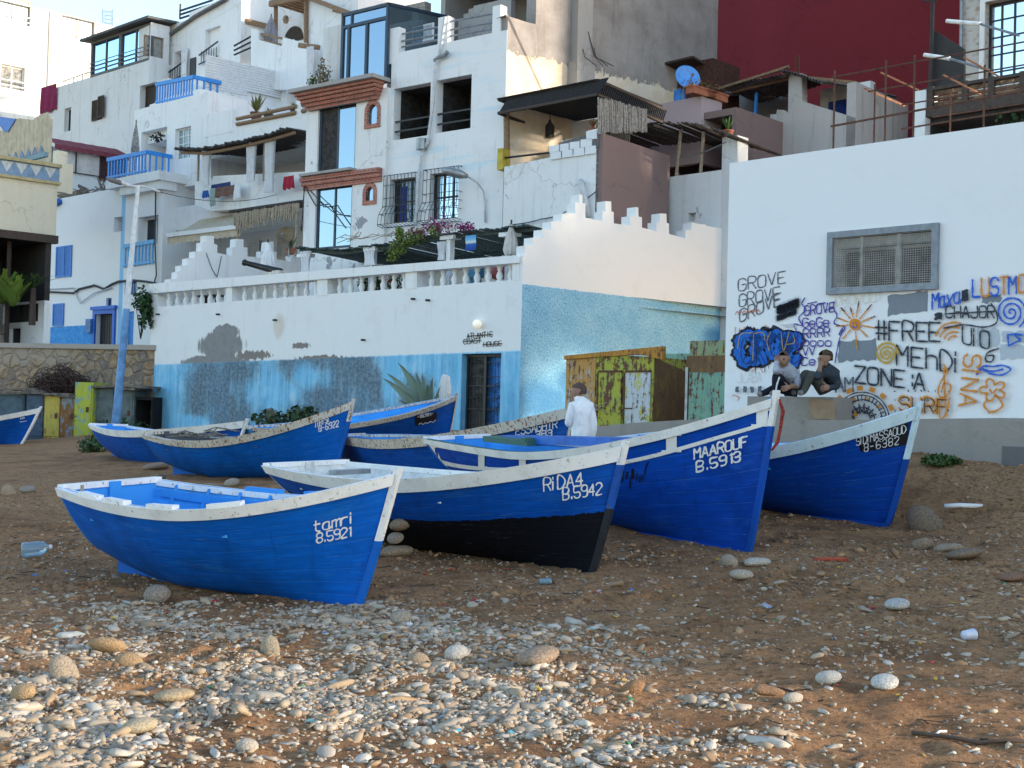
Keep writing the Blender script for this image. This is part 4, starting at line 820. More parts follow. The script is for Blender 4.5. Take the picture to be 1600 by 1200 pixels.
# terrace pergola with curtains
PGO=THING('terrace_pergola','dark green slatted pergola with white curtained posts above the guest terrace','pergola',base(PG,-5,zb,-3))
GS=simple('green_slats',(.05,.075,.068),.8,var=.25,sc=10.)
PF=PG.moved(.9)
def zt(x): return None
topF=[(470,388),(540,392),(600,384),(700,367),(800,358),(836,354)]
mb=MB(); TP=[PF.pt(*PF.px(*p)) for p in topF]; 
for i in range(len(TP)-1):
    n=12
    for k in range(n):
        p=TP[i]+(TP[i+1]-TP[i])*(k+.5)/n
        mb.bar(p+PF.n3*.25+np.array([0,0,random.uniform(-.01,.03)]),p-PF.n3*4.6+np.array([0,0,-.3]),.10,.035)
part(mb,'slat_roof',GS,PGO)
mb=MB()
for off,dz in((0,-.06),(-2.2,-.14),(-4.3,-.2)):
    for i in range(len(TP)-1): mb.bar(TP[i]+PF.n3*off+np.array([0,0,dz]),TP[i+1]+PF.n3*off+np.array([0,0,dz]),.09,.1)
part(mb,'beam',GS,PGO)
for x,yt,ybm in((478,398,428),(583,388,412),(704,370,404),(797,365,398)):
    s,z1=PF.px(x,yt); mb=MB(); c=PF.pt(s,zb-.1,0); mb.box(PF.pt(s,(zb-.1+z1)/2,0),PF.d3*.16,PF.n3*.16,(0,0,z1-zb+.1)); mb.box(PF.pt(s,z1-.03,0),PF.d3*.5,PF.n3*.3,(0,0,.1)); part(mb,'post',WHITE,PGO)
def curtain(pl,x0,x1,yt,yb_,o,mat,parent,name='curtain',folds=4,amp=.05,pinch=.0):
    s0,z1=pl.px(x0,yt); s1,_=pl.px(x1,yt); z0=pl.px((x0+x1)/2,yb_)[1]; n=folds*6; G_=[]
    for j,f in enumerate(np.linspace(0,1,9)):
        wv=1-pinch*math.sin(f*math.pi*.8); G_.append([pl.pt((s0+s1)/2+(i/n-.5)*(s1-s0)*wv,z1+(z0-z1)*f,o+amp*math.sin(i/6*2*math.pi*1.0+f*.6)+.02*math.sin(f*5+i)) for i in range(n+1)])
    mb=MB(); mb.grid(np.array(G_)); return mb.build(name,mat,parent,True)
for x0,x1,yt,yb_ in((476,491,394,426),(574,594,384,415),(690,702,379,407)): curtain(PF,x0,x1,yt,yb_,.12,CLOTHW,PGO,'curtain',3,.05,.25)
um=THING('folded_parasol','closed off white parasol standing at the corner of the guest terrace','parasol',base(PF,PF.px(808,380)[0],zb,.3))
def folded(um,pl,x,yt,yb_,mat,r=.16,o=.2):
    s,z1=pl.px(x,yt); _,z0=pl.px(x,yb_); h=z1-z0; c=pl.pt(s,z0,o); mb=MB(); n=20; V=[]
    for f,rr in((0,.75),(.15,1.),(.5,.75),(.8,.35),(.95,.12),(1.,.05)):
        V.append([c+np.array([math.cos(a)*rr*r*(1+.22*math.cos(a*8)),math.sin(a)*rr*r*(1+.22*math.cos(a*8)),f*h]) for a in np.linspace(0,2*math.pi,n*2+1)])
    mb.grid(np.array(V)); mb.build('canopy',mat,um,True); mb=MB(); mb.tube([c-np.array([0,0,.6]),c+np.array([0,0,h+.06])],.025); mb.build('pole',DWOOD,um)
folded(um,PF,808,349,400,simple('parasol_cloth',(.62,.58,.52),.9,var=.1))
um2=THING('folded_parasol','closed white parasol beside the cannon before the stepped parapet','parasol',base(PG,PG.px(419,415)[0],zb,-.9))
folded(um2,PG.moved(1.2),419,377,420,CLOTHW,.2,0)
# blue woven hanging and terrace things
mb=MB(); s0,s1,z0,z1=PF.rect(732,369,748,391); G_=[[PF.pt(s0+(s1-s0)*i/6,z1+(z0-z1)*j/8,.1+.015*math.sin(i*2+j)) for i in range(7)] for j in range(9)]
m,nt,bb=newmat('blue_striped_weave'); uv=coord(nt); sp=nd(nt,'ShaderNodeSeparateXYZ',i_Vector=uv); w_=nd(nt,'ShaderNodeMapRange',i_0=sp.outputs[2],i_1=0.,i_2=(z1-z0)); cr=nd(nt,'ShaderNodeValToRGB',i_Fac=w_.outputs[0]); e=cr.color_ramp.elements; e[0].color=(.01,.05,.25,1); e[1].color=(.1,.35,.7,1); e.new(.4).color=(.02,.10,.42,1); e.new(.55).color=(.65,.7,.6,1); e.new(.68).color=(.2,.5,.75,1); L(nt,cr.outputs[0],bb.inputs['Base Color']); bb.inputs['Roughness'].default_value=.9
mb.grid(np.array(G_)); hb=tag(mb.build('wall_hanging',m,None,True),'blue striped woven hanging with fringe under the terrace pergola','hanging')
PT=PG.moved(1.1)
def pot(pl,x,y0_,y1_,rpx,mat,label,cat='pot',o=0.,leaf=None,group=None,lh=.35,ln=40):
    s,z0=pl.px(x,y0_); _,z1=pl.px(x,y1_); r=abs(pl.px(x+rpx,y0_)[0]-s); t=THING('potted_plant' if leaf else 'clay_pot',label,cat,base(pl,s,z0,o),group); h=z1-z0; mb=MB(); mb.lathe(pl.pt(s,z0,o),[(r*.6,0),(r*.8,h*.4),(r*.95,h*.85),(r,h*.87),(r,h),(r*.8,h),(r*.75,h*.9)],12); mb.build('pot',mat,t,True)
    if leaf:
        mb=MB()
        for k in range(ln):
            a=random.uniform(0,6.28); tl=random.uniform(.15,.8); q0=pl.pt(s,z1,o); d_=np.array([math.cos(a)*tl,math.sin(a)*tl,1.])*lh*random.uniform(.5,1.1); sd_=np.array([-math.sin(a),math.cos(a),0])*lh*.07; mb.face([q0-sd_*.4,q0+d_*.55-sd_,q0+d_,q0+d_*.55+sd_,q0+sd_*.4])
        mb.build('leaves',leaf,t)
    return t
GLF=leafmat('green_leaf',(.03,.085,.02),(.08,.15,.03)); DLF=leafmat('dark_leaf',(.012,.04,.012),(.03,.075,.02)); DRYLF=leafmat('dry_leaf',(.10,.08,.04),(.2,.16,.08))
def leafcloud(mb,c,R,n,size,flat=1.):
    for k in range(n):
        d=RNG.normal(size=3); d/=np.linalg.norm(d); r=random.random()**.45; p=np.array(c)+d*r*np.array(R); a=RNG.normal(size=3); a/=np.linalg.norm(a); b=np.cross(a,d+.3); b/=max(np.linalg.norm(b),1e-6); s=size*random.uniform(.6,1.3)
        mb.face([p-a*s*.5,p+b*s*.35,p+a*s*.5,p-b*s*.35])
def bush(name,label,cat,c,R,n,size,mat,parts=1,group=None,stem=True):
    t=THING(name,label,cat,tuple(float(x) for x in (c[0],c[1],c[2]-R[2])),group); mb=MB()
    for k in range(parts):
        o=np.array([random.uniform(-.6,.6)*R[0],random.uniform(-.6,.6)*R[1],random.uniform(-.5,.5)*R[2]]) if parts>1 else np.zeros(3); leafcloud(mb,np.array(c)+o,np.array(R)*(.55 if parts>1 else 1),n//parts,size)
    mb.build('foliage',mat,t); 
    if stem:
        mb=MB()
        for k in range(5): a=random.uniform(0,6.28); mb.tube([np.array(c)-np.array([0,0,R[2]*1.05]),np.array(c)+np.array([math.cos(a)*R[0]*.3,math.sin(a)*R[1]*.3,-R[2]*.3]),np.array(c)+np.array([math.cos(a)*R[0]*.6,math.sin(a)*R[1]*.6,R[2]*.4])],[.02,.015,.006],5)
        mb.build('stem',DWOOD,t)
    return t
for x,lab in((590,'bush of green leaves behind the terrace balusters, nearest the middle post'),(617,'red flowering bush behind the terrace balusters'),(570,'low green bush behind the terrace balusters left of the red flowers')):
    c=PT.pt(*PT.px(x,444)); bush('terrace_plant',lab,'plant',c,(.22,.22,.34),260,.09,GLF)
mb=MB(); c=PT.pt(*PT.px(617,440),.1); leafcloud(mb,c,(.16,.16,.22),60,.07); tag(mb.build('flower_cluster',simple('red_petals',(.5,.02,.03),.7),None),'cluster of red flowers seen between the terrace balusters','flowers')
s,z=PT.px(779,423); mb=MB(); mb.lathe(PT.pt(s,z-.25),[(.02,0),(.16,.05),(.22,.2),(.2,.38),(.1,.48),(.02,.5)],14); tag(mb.build('beach_ball',simple('pink_ball',(.5,.13,.13),.6),None,True),'pink red ball seen between the right hand terrace balusters','ball')
mb=MB(); s0,s1,z0,z1=PT.rect(735,418,752,434); pbox(mb,PT,s0,s1,z0,z1,-.1,.1); pbox(mb,PT,s0+.05,s1-.05,z0-.35,z0,-.06,.06); tag(mb.build('stool',simple('turquoise_blue',(.08,.28,.42),.6),None),'turquoise stool behind the right part of the balustrade','stool')
for x,y in((502,462),(440,458),(455,457)):
    pass
mb=MB(); a=PG.moved(1.5); 
for x in(322,338): s,z=a.px(x,468); mb.lathe(a.pt(s,zb-.1),[(.28,0),(.05,.03),(.04,.5),(.3,.52),(.3,.56)],12)
tag(mb.build('cafe_table',DWOOD,None,True),'pair of small dark round tables joined behind the left balusters','table')
# bougainvillea over pergola and hanging green creeper
bg=THING('bougainvillea','magenta bougainvillea and trailing yellow green creeper climbing over the pergola edge','climbing plant',base(PF,PF.px(680,380)[0],zb,.2))
mb=MB()
for x,y,r in((662,366,.22),(680,360,.25),(696,352,.28),(706,356,.24),(730,358,.16),(742,357,.15)): leafcloud(mb,PF.pt(*PF.px(x,y),.2),(r*1.3,.3,r),120,.07)
part(mb,'magenta_blossom',leafmat('magenta_petals',(.14,.012,.09),(.24,.03,.14)),bg)
mb=MB()
for x,y,r in((655,372,.25),(644,377,.25),(636,384,.28),(630,392,.25),(622,400,.2),(634,362,.12),(634,370,.14),(665,370,.2),(690,362,.2)): leafcloud(mb,PF.pt(*PF.px(x,y),.22),(r,.22,r),150,.075)
part(mb,'creeper',leafmat('yellow_green_leaf',(.08,.14,.02),(.22,.26,.06)),bg)
mb=MB()
for k in range(14):
    x=random.uniform(530,720); y=np.interp(x,[530,600,700,800],[372,372,358,352]); mb.tube([PF.pt(*PF.px(x+dx,y+random.uniform(-4,6)+dy),random.uniform(0,.4)) for dx,dy in((-20,4),(-8,-2),(4,0),(18,-4))],.012,5)
part(mb,'vine_stem',PALEW,bg)
# ================================================================== the graffiti wall
PW_=PL(1140,20,-1243); ztop=PW_.px(1140,255)[1]
GB=THING('white_building','long white flat roofed building covered with graffiti on its lower wall','building',base(PW_,0,1.2))
m,nt,b=newmat('graffiti_wall_paint'); uv=coord(nt,'UV'); n=noise(nt,uv,1.2,8.,.66); c=mixc(nt,mth(nt,'MULTIPLY',ramp(nt,n,.5,.74),.22),(.80,.80,.80),(.66,.66,.66)); sp=nd(nt,'ShaderNodeSeparateXYZ',i_Vector=uv)
lowm=ramp(nt,mth(nt,'ADD',sp.outputs[1],mth(nt,'MULTIPLY',n,.8)),3.4,2.2); c=mixc(nt,mth(nt,'MULTIPLY',lowm,mth(nt,'MULTIPLY',ramp(nt,noise(nt,uv,4.,8.,.7),.52,.7),.55)),c,(.55,.52,.5)); L(nt,c,b.inputs['Base Color']); b.inputs['Roughness'].default_value=.88; b.inputs['Specular IOR Level'].default_value=.2; bump(nt,b,noise(nt,uv,3.,6.,.6),.12,.04); bump(nt,b,noise(nt,uv,40.,3.,.6),.08,.01)
WR=PW_.rect(1296,364,1467,452)
s0w=PW_.px(1139,300)[0]
mb=MB(); block(mb,PW_,s0w,17.,.3,ztop,6.,[(WR[0]+.1,WR[1]-.1,WR[2]+.08,WR[3]-.08,.35)]); part(mb,'wall',m,GB)
GYM=simple('grey_window_frame',(.26,.29,.32),.6,var=.12,sc=9.); fr=MB(); pring(fr,PW_,WR[0],WR[1],WR[2],WR[3],.09,.0,.07); wf=part(fr,'window_grille',GYM,GB)
mb=MB(); bars(mb,PW_,(WR[0]+.08,WR[1]-.08,WR[2]+.08,WR[3]-.08),.02,44,.006); bars(mb,PW_,(WR[0]+.08,WR[1]-.08,WR[2]+.08,WR[3]-.08),.03,24,.006,True); part(mb,'wire_mesh',simple('pale_wire',(.50,.48,.44),.6,var=.2),wf)
mb=MB(); w3=(WR[1]-WR[0]); 
for f in(.31,.65): pbox(mb,PW_,WR[0]+w3*f-.025,WR[0]+w3*f+.025,WR[2]+.09,WR[3]-.09,-.04,.012)
pbox(mb,PW_,WR[0]+w3*.57,WR[0]+w3*.60,WR[2]+.1,WR[3]-.25,-.2,-.15); pbox(mb,PW_,WR[0]+.1,WR[1]-.1,WR[3]-.22,WR[3]-.09,-.3,-.12); part(mb,'mullion',simple('pale_grey_frame',(.48,.48,.46),.7),wf)
mb=MB(); pbox(mb,PW_,WR[0]+.14,WR[1]-.14,WR[2]+.12,WR[3]-.26,-.34,-.30); 
for k in range(11): z=WR[2]+.12+(WR[3]-WR[2]-.4)*k/11; pbox(mb,PW_,WR[0]+.14,WR[1]-.14,z,z+.03,-.30,-.27)
part(mb,'shutter',simple('dark_grey_shutter',(.10,.095,.09),.7,var=.15),wf)
# graffiti, each piece a part of the wall
def spraymat(name,col,cov=.86,fall=.30):
    m,nt,b=newmat(name); v=coord(nt); n=noise(nt,v,26.,5.,.7); c=mixc(nt,ramp(nt,n,.52,.78),col,[min(1,x*.85+.12) for x in col]); L(nt,c,b.inputs['Base Color']); b.inputs['Roughness'].default_value=.85; b.inputs['Specular IOR Level'].default_value=.15; su=nd(nt,'ShaderNodeSeparateXYZ',i_Vector=coord(nt,'UV')); ed=nd(nt,'ShaderNodeMath',operation='PINGPONG',i_0=su.outputs[1],i_1=.5).outputs[0]; L(nt,mth(nt,'MULTIPLY',ramp(nt,mth(nt,'ADD',ed,mth(nt,'MULTIPLY',mth(nt,'SUBTRACT',noise(nt,v,60.,3.,.6),.5),.22*fall/.3)),fall*.1,fall),cov+.1,0.,True),b.inputs['Alpha']); return m
_tp=0
SK=spraymat('black_spray',(.028,.033,.045)); SB=spraymat('blue_spray',(.012,.11,.55)); SO=spraymat('orange_spray',(.66,.25,.02)); SP=spraymat('violet_spray',(.055,.035,.30)); SY=spraymat('ochre_spray',(.52,.32,.05)); SG=spraymat('grey_cover_paint',(.22,.245,.275)); SR=spraymat('faded_red_spray',(.6,.2,.12)); SC=spraymat('charcoal_spray',(.11,.12,.135))
OVS={SK:spraymat('black_overspray',(.05,.055,.065),.12-.1),SB:spraymat('blue_overspray',(.03,.15,.55),.12-.1),SO:spraymat('orange_overspray',(.66,.3,.06),.14-.1)}
zg=lambda x,y:(1110+x*.30625,340+y*.30625)
_lay=[.003]
def graf(name,mat,strokes=(),w=3.,fills=(),lab=None,smoothit=False):
    _lay[0]+=.0012; w=w*1.02; sf=wallsurf(PW_,_lay[0]); mb=MB()
    for P_ in strokes:
        P_=np.array(P_,float); P_=catmull(P_,6) if smoothit and len(P_)>2 else P_; stroke(mb,sf,[zg(*p) for p in P_],w,1.6,True,.2)
    for k_,P_ in enumerate(fills):
        if k_<len(fills)-1: m3=MB(); blobfill(m3,sf,[zg(*p) for p in P_]); m3.build(name,mat,GB)
        else: blobfill(mb,sf,[zg(*p) for p in P_])
    if 3.2<w<9 and mat in OVS and strokes:
        m2=MB(); s2=wallsurf(PW_,_lay[0]-.0006)
        for P_ in strokes: P_=np.array(P_,float); P_=catmull(P_,6) if smoothit and len(P_)>2 else P_; stroke(m2,s2,[zg(*p) for p in P_],w*2.6,2.5)
        m2.build('overspray',OVS[mat],GB)
    o=mb.build(name,mat,GB); 
    if lab: o['label']=lab
    return o
def ztext(s,p0,p1,h,gap=.3,jit=.02): return text(s,p0,p1,h,gap,jit)
def rag(x0,y0,x1,y1,sk=0.,n=9,a=7):
    P_=[(x0+(x1-x0)*i/n,y0-sk*i/n+random.uniform(-a,a)) for i in range(n+1)]+[(x1+random.uniform(-a,a),y0-sk+(y1-y0)*i/4) for i in range(1,4)]+[(x1-(x1-x0)*i/n,y1-sk*(1-i/n)+random.uniform(-a,a)) for i in range(n+1)]+[(x0+random.uniform(-a,a),y1-(y1-y0)*i/4) for i in range(1,4)]; return P_
graf('paint_patch',SG,fills=[rag(905,395,1108,500,25)],lab='grey paint patch under the window'); graf('paint_patch',SG,fills=[rag(655,628,845,735,10)],lab='grey paint patch right of the violet writing'); graf('paint_patch',SG,fills=[rag(1385,405,1485,438,12)],lab='grey smear below the orange and blue letters')
graf('paint_patch',spraymat('pale_grey_cover',(.5,.54,.58)),fills=[rag(1365,565,1470,655,0),rag(1490,585,1640,640,10),rag(1480,650,1640,720,0)],lab='pale grey smears at the far right')
graf('graffiti_word',SC,ztext('GROVE',(145,375),(395,330),60),2.4,lab='thin grey word grove, topmost',smoothit=False); graf('graffiti_word',SC,ztext('GROVE',(148,455),(365,412),62),2.4,lab='thin grey word grove, second from top'); graf('graffiti_word',SC,ztext('GROVE',(150,535),(370,440),62),2.6,lab='thin grey word grove, third from top')
graf('scribble',SK,[[(345,462+k*6-i*.2) if i%2 else (450,418+k*8) for i in range(4)] for k in range(5)]+[[(345,522-k*6),(435,488-k*6)] for k in range(4)],6.,lab='black scribble over the grey words')
graf('scribble',SR,[[(130+i*9,485+(-1)**i*8-i*.8) for i in range(15)],[(130,560),(128,600)],[(150,565),(150,600)],[(175,560),(172,590)],[(280,548),(300,560),(285,575)],[(210,790),(235,765)],[(250,760),(270,790)],[(115,905),(150,915),(140,935)]],1.6,lab='faded red scrawls around the bubble letters')
# bubble word
LT=[('C',[(225,600),(165,610),(150,680),(170,735),(220,725)]),('R1',[(228,740),(232,605)]),('R2',[(232,605),(280,600),(290,640),(240,660),(275,735)]),('O',[(318,600),(300,640),(310,690),(345,690),(360,640),(345,600),(318,600)]),('V',[(372,600),(385,690),(412,600)]),('E',[(400,660),(440,650),(435,610),(400,620),(390,680),(420,735),(448,715)])]
SKC=spraymat('black_outline_spray',(.02,.024,.04),.9,.05); SBC=spraymat('blue_fill_spray',(.02,.13,.50),.9,.05); graf('bubble_word_shadow',SKC,[p for _,p in LT],25.,lab='dark outline of the bubble letters',smoothit=True); graf('bubble_word',SBC,[p for _,p in LT],16.,lab='blue bubble letters behind the seated men',smoothit=True); graf('drip',SK,[[(x,y),(x+1,y+random.uniform(25,70))] for x,y in((232,750),(190,738),(280,738),(330,700),(300,705))],1.3); graf('bubble_word_line',SK,[[(x+9,y+10) for x,y in p] for _,p in LT],1.4,smoothit=True); graf('bubble_word_shine',SY,[[(x-8,y-12) for x,y in p[:3]] for _,p in LT],1.6,smoothit=True)
# violet column piece
vio=ztext('GROVE',(482,500),(642,480),48)+ztext('GeGe',(475,560),(615,555),46)+ztext('RRRR',(478,615),(620,605),44)+ztext('oooo',(475,655),(628,655),40)+ztext('VV',(475,705),(545,700),40)+ztext('Ce',(470,755),(545,750),40)
graf('violet_writing',SP,vio,2.6,lab='violet rows of repeated letters'); graf('violet_frame',SP,[[(485,410),(470,440),(490,470),(455,510),(470,550),(430,545),(450,600),(440,640),(460,700),(455,745)],[(640,425),(630,460),(650,500),(635,540),(690,560),(660,600),(680,560),(655,650),(640,740)],[(500,440),(545,430)],[(555,440),(590,435)],[(600,470),(635,460)]],2.6,smoothit=True)
graf('faint_writing',spraymat('faint_ochre',(.72,.62,.45)),ztext('DROPOUT',(640,450),(890,425),50),1.4); graf('faint_writing',spraymat('faint_grey',(.52,.52,.52)),ztext('HOLA',(665,495),(775,485),40)+ztext('JLABA',(140,845),(270,835),50)+[[(360+k*8,548+k*3),(440,540+k*6)] for k in range(5)],.9)
rays=[]; 
for a,l in((80,120),(50,130),(22,110),(-10,105),(-45,90),(-85,125),(-130,95),(-175,95),(160,100),(130,110),(105,85)):
    ca_,sa_=math.cos(rad(a)),-math.sin(rad(a)); rays.append([(742+ca_*38,545+sa_*38),(742+ca_*l,545+sa_*l)])
graf('sun_rays',SO,rays,3.,lab='orange rays of the painted sun'); graf('sun_tips',SK,[[((p[0][0]+p[1][0]*2)/3,(p[0][1]+p[1][1]*2)/3),p[1]] for p in rays if p[1][1]<560],2.2); graf('sun_disc',SO,[],3.,[[(742+30*math.cos(t),545+30*math.sin(t)) for t in np.linspace(0,6.28,20)[:-1]]],lab='orange painted sun face'); graf('sun_smile',SB,[[(732,538),(733,541)],[(748,536),(749,540)],[(728,553),(742,564),(757,550)]],2.2,smoothit=True)
graf('graffiti_word',SK,ztext('#FREE',(850,622),(1190,634),95,.25),4.,lab='large black word beginning with a hash sign'); graf('graffiti_word',SK,ztext('UiO',(1290,640),(1440,672),85,.3)+[catmull([(1475,668),(1420,690),(1410,730),(1440,735),(1450,705),(1415,705)],5)],3.4,lab='black letters right of the orange arcs')
graf('graffiti_word',SK,ztext('MEhDi',(955,752),(1295,792),100,.3),4.,lab='large black name below the hash word'); graf('graffiti_word',SK,ztext('ZONE:A',(742,840),(1112,882),85,.25),4.2,lab='black word with a colon and letter a'); graf('graffiti_word',SC,ztext('AM',(645,890),(742,888),75,.2),4.,lab='grey letters a and m left of the zone word')
graf('arcs',SO,[[(1185+r*0,590-r) if False else (1250-r*math.cos(t),635-r*1.0*math.sin(t)) for t in np.linspace(.35,1.9,9)] for r in(30,52,76,100)],3.4,smoothit=True,lab='orange arcs of a signal sign')
sp_=lambda cx,cy,R,tn,n=40,ph=0:[(cx+R*t*math.cos(ph+tn*6.283*t),cy+R*t*1.05*math.sin(ph+tn*6.283*t)) for t in np.linspace(.05,1,n)]
graf('spiral',SY,[sp_(905,695,58,3,46)],5.,lab='ochre spiral left of the black name'); graf('spiral',SB,[sp_(1540,485,82,3,46,1.)],4.,lab='blue spiral at the right edge')
graf('graffiti_word',SB,ztext('Maya',(1138,468),(1290,432),78,.15),4.,lab='blue name under the orange and blue letters'); graf('paint_block',SK,fills=[rag(1288,372,1324,430,4,4,4)]+[rag(1150,490,1190,525,4,4,5)])
LM=ztext('LUSTMO',(1345,408),(1625,380),88,.2); 
cuts=[1,1,1,2,1,1]; k=0
for i,n_ in enumerate(cuts): graf('letter',(SB,SO,SB,SO,SB,SO)[i],LM[k:k+n_],4.4); k+=n_
graf('graffiti_word',SK,ztext('CHAJOR',(1210,512),(1465,512),58,.25)+[catmull([(1205,492),(1300,488),(1400,482),(1460,480)],4),catmull([(1440,440),(1470,490),(1465,540),(1400,560),(1300,548),(1200,565)],6)],3.2,lab='black struck through word with a long tail')
graf('heart',SB,[[(1600,600),(1560,595),(1525,600),(1530,655),(1590,625),(1560,600)]],4.); graf('fish',SB,[[(1368,800),(1400,760),(1450,760),(1500,755),(1540,775),(1500,802),(1440,798),(1395,775),(1368,800)][::1],[(1368,800),(1385,755)],[(1395,770),(1440,785),(1500,775)]],3.6,smoothit=True,lab='blue outline of a fish')
sina=[[(y_*-1,x_) for x_,y_ in P_] for P_ in []]
def vtext(s,p0,p1,h,gap=.3): 
    p0=np.array(p0,float);p1=np.array(p1,float); return text(s,p0,p1,h,gap,.02,None)
graf('graffiti_word',SO,vtext('SiNA',(1305,700),(1275,975),85,.3),4.6,lab='orange word written downwards at the right'); 
graf('flower',SO,[[(1450+ (28+34*abs(math.sin(2.5*t)))*math.cos(t)*1.1,880+(24+34*abs(math.sin(2.5*t)))*math.sin(t)) for t in np.linspace(0,6.3,44)],[(1460,905),(1485,930),(1500,960),(1470,985),(1430,995)],[(1420,930),(1405,960),(1430,990)],[(1435,880),(1450,895),(1470,875)]],4.2,smoothit=True,lab='orange flower outline')
graf('clef',SO,[[(1200,750),(1215,790),(1185,840),(1170,890),(1190,920),(1225,900),(1235,860),(1205,845),(1190,880)],[(1200,770),(1205,900),(1210,1000),(1180,1020),(1175,930)],[(1230,920),(1215,1010)]],3.8,smoothit=True,lab='orange clef sign')
graf('graffiti_word',SO,ztext('SURF',(972,985),(1225,1000),72,.3),5.,lab='orange word shadowed in black, lowest'); graf('word_shadow',SK,ztext('SURF',(978,990),(1230,1004),72,.3),2.); graf('dots',SK,[[(x+random.uniform(-6,6),y+random.uniform(-6,6)),(x+3,y+3)] for x in range(950,1235,34) for y in(885,930,985) if random.random()<.75],2.6)
arcs=[[(785-r*math.cos(t)*1.05,1030-r*1.05*math.sin(t)) for t in np.linspace(0.05,3.05,22)] for r in(132,118,96,60,40)]
graf('mandala',SK,arcs+[[(785-96*math.cos(t),1030-96*math.sin(t)),(785-118*math.cos(t),1030-120*math.sin(t))] for t in np.linspace(.1,3.0,17)]+[[(785-40*math.cos(t),1030-40*math.sin(t)),(785-78*math.cos(t+.1),1030-82*math.sin(t+.1)),(785-40*math.cos(t+.25),1030-40*math.sin(t+.25))] for t in np.linspace(.15,2.7,8)]+[[(770+12*math.cos(t),985+14*math.sin(t)) for t in np.linspace(0,6.3,12)],[(800+12*math.cos(t),985+14*math.sin(t)) for t in np.linspace(0,6.3,12)]],2.6,lab='black half round mandala with orange petals')
graf('mandala_petals',SO,fills=[[(785-148*math.cos(t+dt)*(1 if k in(0,1) else 1.16),1030-148*math.sin(t+dt)*(1 if k in(0,1) else 1.16)) for k,dt in enumerate((-.1,.1,.09,-.09))] for t in(.35,.75,1.15,1.5,1.9,2.3,2.75)]+[[(785-104*math.cos(t+dt),1030-104*math.sin(t+dt)) if k<2 else (785-117*math.cos(t+dt),1030-117*math.sin(t+dt)) for k,dt in enumerate((-.07,.07,.07,-.07))] for t in(.6,1.2,1.8,2.5)]+[[(740,1000),(755,990),(760,1010),(745,1020)]])
graf('small_squares',SC,fills=[rag(140+k*38,862,158+k*38,892,0,3,3) for k in range(4)])
# ================================================================== ledge, block, cardboard
PE=PW_.moved(-1.15); EL=THING('concrete_ledge','low cast concrete ledge running along the foot of the graffiti wall','ledge',base(PE,1.5,1.0))
LC=plaster('ledge_concrete',(.30,.275,.25),dirt=(.17,.15,.13),amt=.5,bs=.45,coarse=.2)
mb=MB(); Q=[PE.px(*p) for p in((925,667),(985,661),(1070,656),(1215,657),(1567,653),(1660,650))]; Q[-1]=(Q[-1][0]+9,Q[-1][1]); fpoly(mb,PE,Q+[(Q[-1][0],.3),(Q[0][0],.3)],1.2); part(mb,'lower_course',LC,EL)
mb=MB(); s=PE.px(1567,660)[0]; pbox(mb,PE,s,s+9.5,.3,PE.px(1567,697)[1],-.4,.012); part(mb,'footing',plaster('dark_footing',(.15,.145,.14),amt=.4),EL)
PB=PW_.moved(-.62); mb=MB(); a,zt_=PB.px(1168,619); b2,_=PB.px(1300,619); zl=PE.px(1215,657)[1]
pbox(mb,PB,a,b2,zl-.3,zt_,-.6,.0); part(mb,'seat_block',LC,EL)
def ledgeface(x0,x1):
    pass
PBX=PW_.moved(-.78); cb=MB(); poly(cb,PBX,[(1263,622),(1283,624),(1305,627),(1305,656),(1266,654)],.03); poly(cb,PW_.moved(-.83),[(1266,640),(1304,641),(1305,656),(1267,654)],.02); tag(part(cb,'cardboard',simple('brown_cardboard',(.33,.23,.15),.9,var=.1),None),'flattened brown cardboard box leaning on the concrete block','cardboard')
# ================================================================== scrap metal sheds by the side wall
def rustpaint(name,base_,second,rust=(.13,.06,.035),ramt=.08,samt=.5,sp_=(.02,.02,.02)):
    m,nt,b=newmat(name); v=coord(nt); n=noise(nt,v,3.,9.,.68); n2=noise(nt,v,7.,9.,.72); dr=noise(nt,coord(nt,'Object',(8,8,1.)),1.6,7.,.7); 
    c=mixc(nt,ramp(nt,noise(nt,coord(nt,'Object',(2.2,2.2,1.1)),2.6,9.,.75),.50,.60) if samt>0 else 0.,base_,second); c=mixc(nt,mth(nt,'MULTIPLY',ramp(nt,dr,.48,.7),.75),c,[x*.6+y*.3 for x,y in zip(base_,rust)]); c=mixc(nt,ramp(nt,mth(nt,'MULTIPLY_ADD',n2,.55,mth(nt,'MULTIPLY',dr,.45)) if False else mth(nt,'ADD',mth(nt,'MULTIPLY',n2,.55),mth(nt,'MULTIPLY',dr,.45)),.63-ramt,.67-ramt),c,rust); c=mixc(nt,mth(nt,'MULTIPLY',ramp(nt,n,.62,.70),.8),c,sp_)
    L(nt,c,b.inputs['Base Color']); b.inputs['Roughness'].default_value=.75; b.inputs['Specular IOR Level'].default_value=.25; bump(nt,b,n2,.4,.02); return m
YG=rustpaint('yellow_green_rusty_paint',(.40,.40,.05),(.30,.36,.12),ramt=.14); TAN=rustpaint('tan_rusty_paint',(.48,.26,.07),(.42,.40,.36),ramt=.10); WHY=rustpaint('white_yellow_paint',(.52,.56,.60),(.46,.46,.08),ramt=.10); BRN=rustpaint('brown_rust_paint',(.17,.095,.05),(.22,.15,.04),ramt=.08); MINT=rustpaint('mint_rusty_paint',(.21,.38,.29),(.16,.32,.27),ramt=.11); ORG=rustpaint('orange_rusty_paint',(.48,.23,.04),(.30,.13,.04),ramt=.1); PGRN=rustpaint('pale_green_rusty',(.27,.33,.22),(.36,.33,.08),ramt=.12)
PK=PL(932,26,-1243); YC=THING('metal_shed','rusty yellow and tan metal shed with two small doors','shed',base(PK,0,1.3)); zk=1.15
def pz(pl,x,y): return pl.px(x,y)
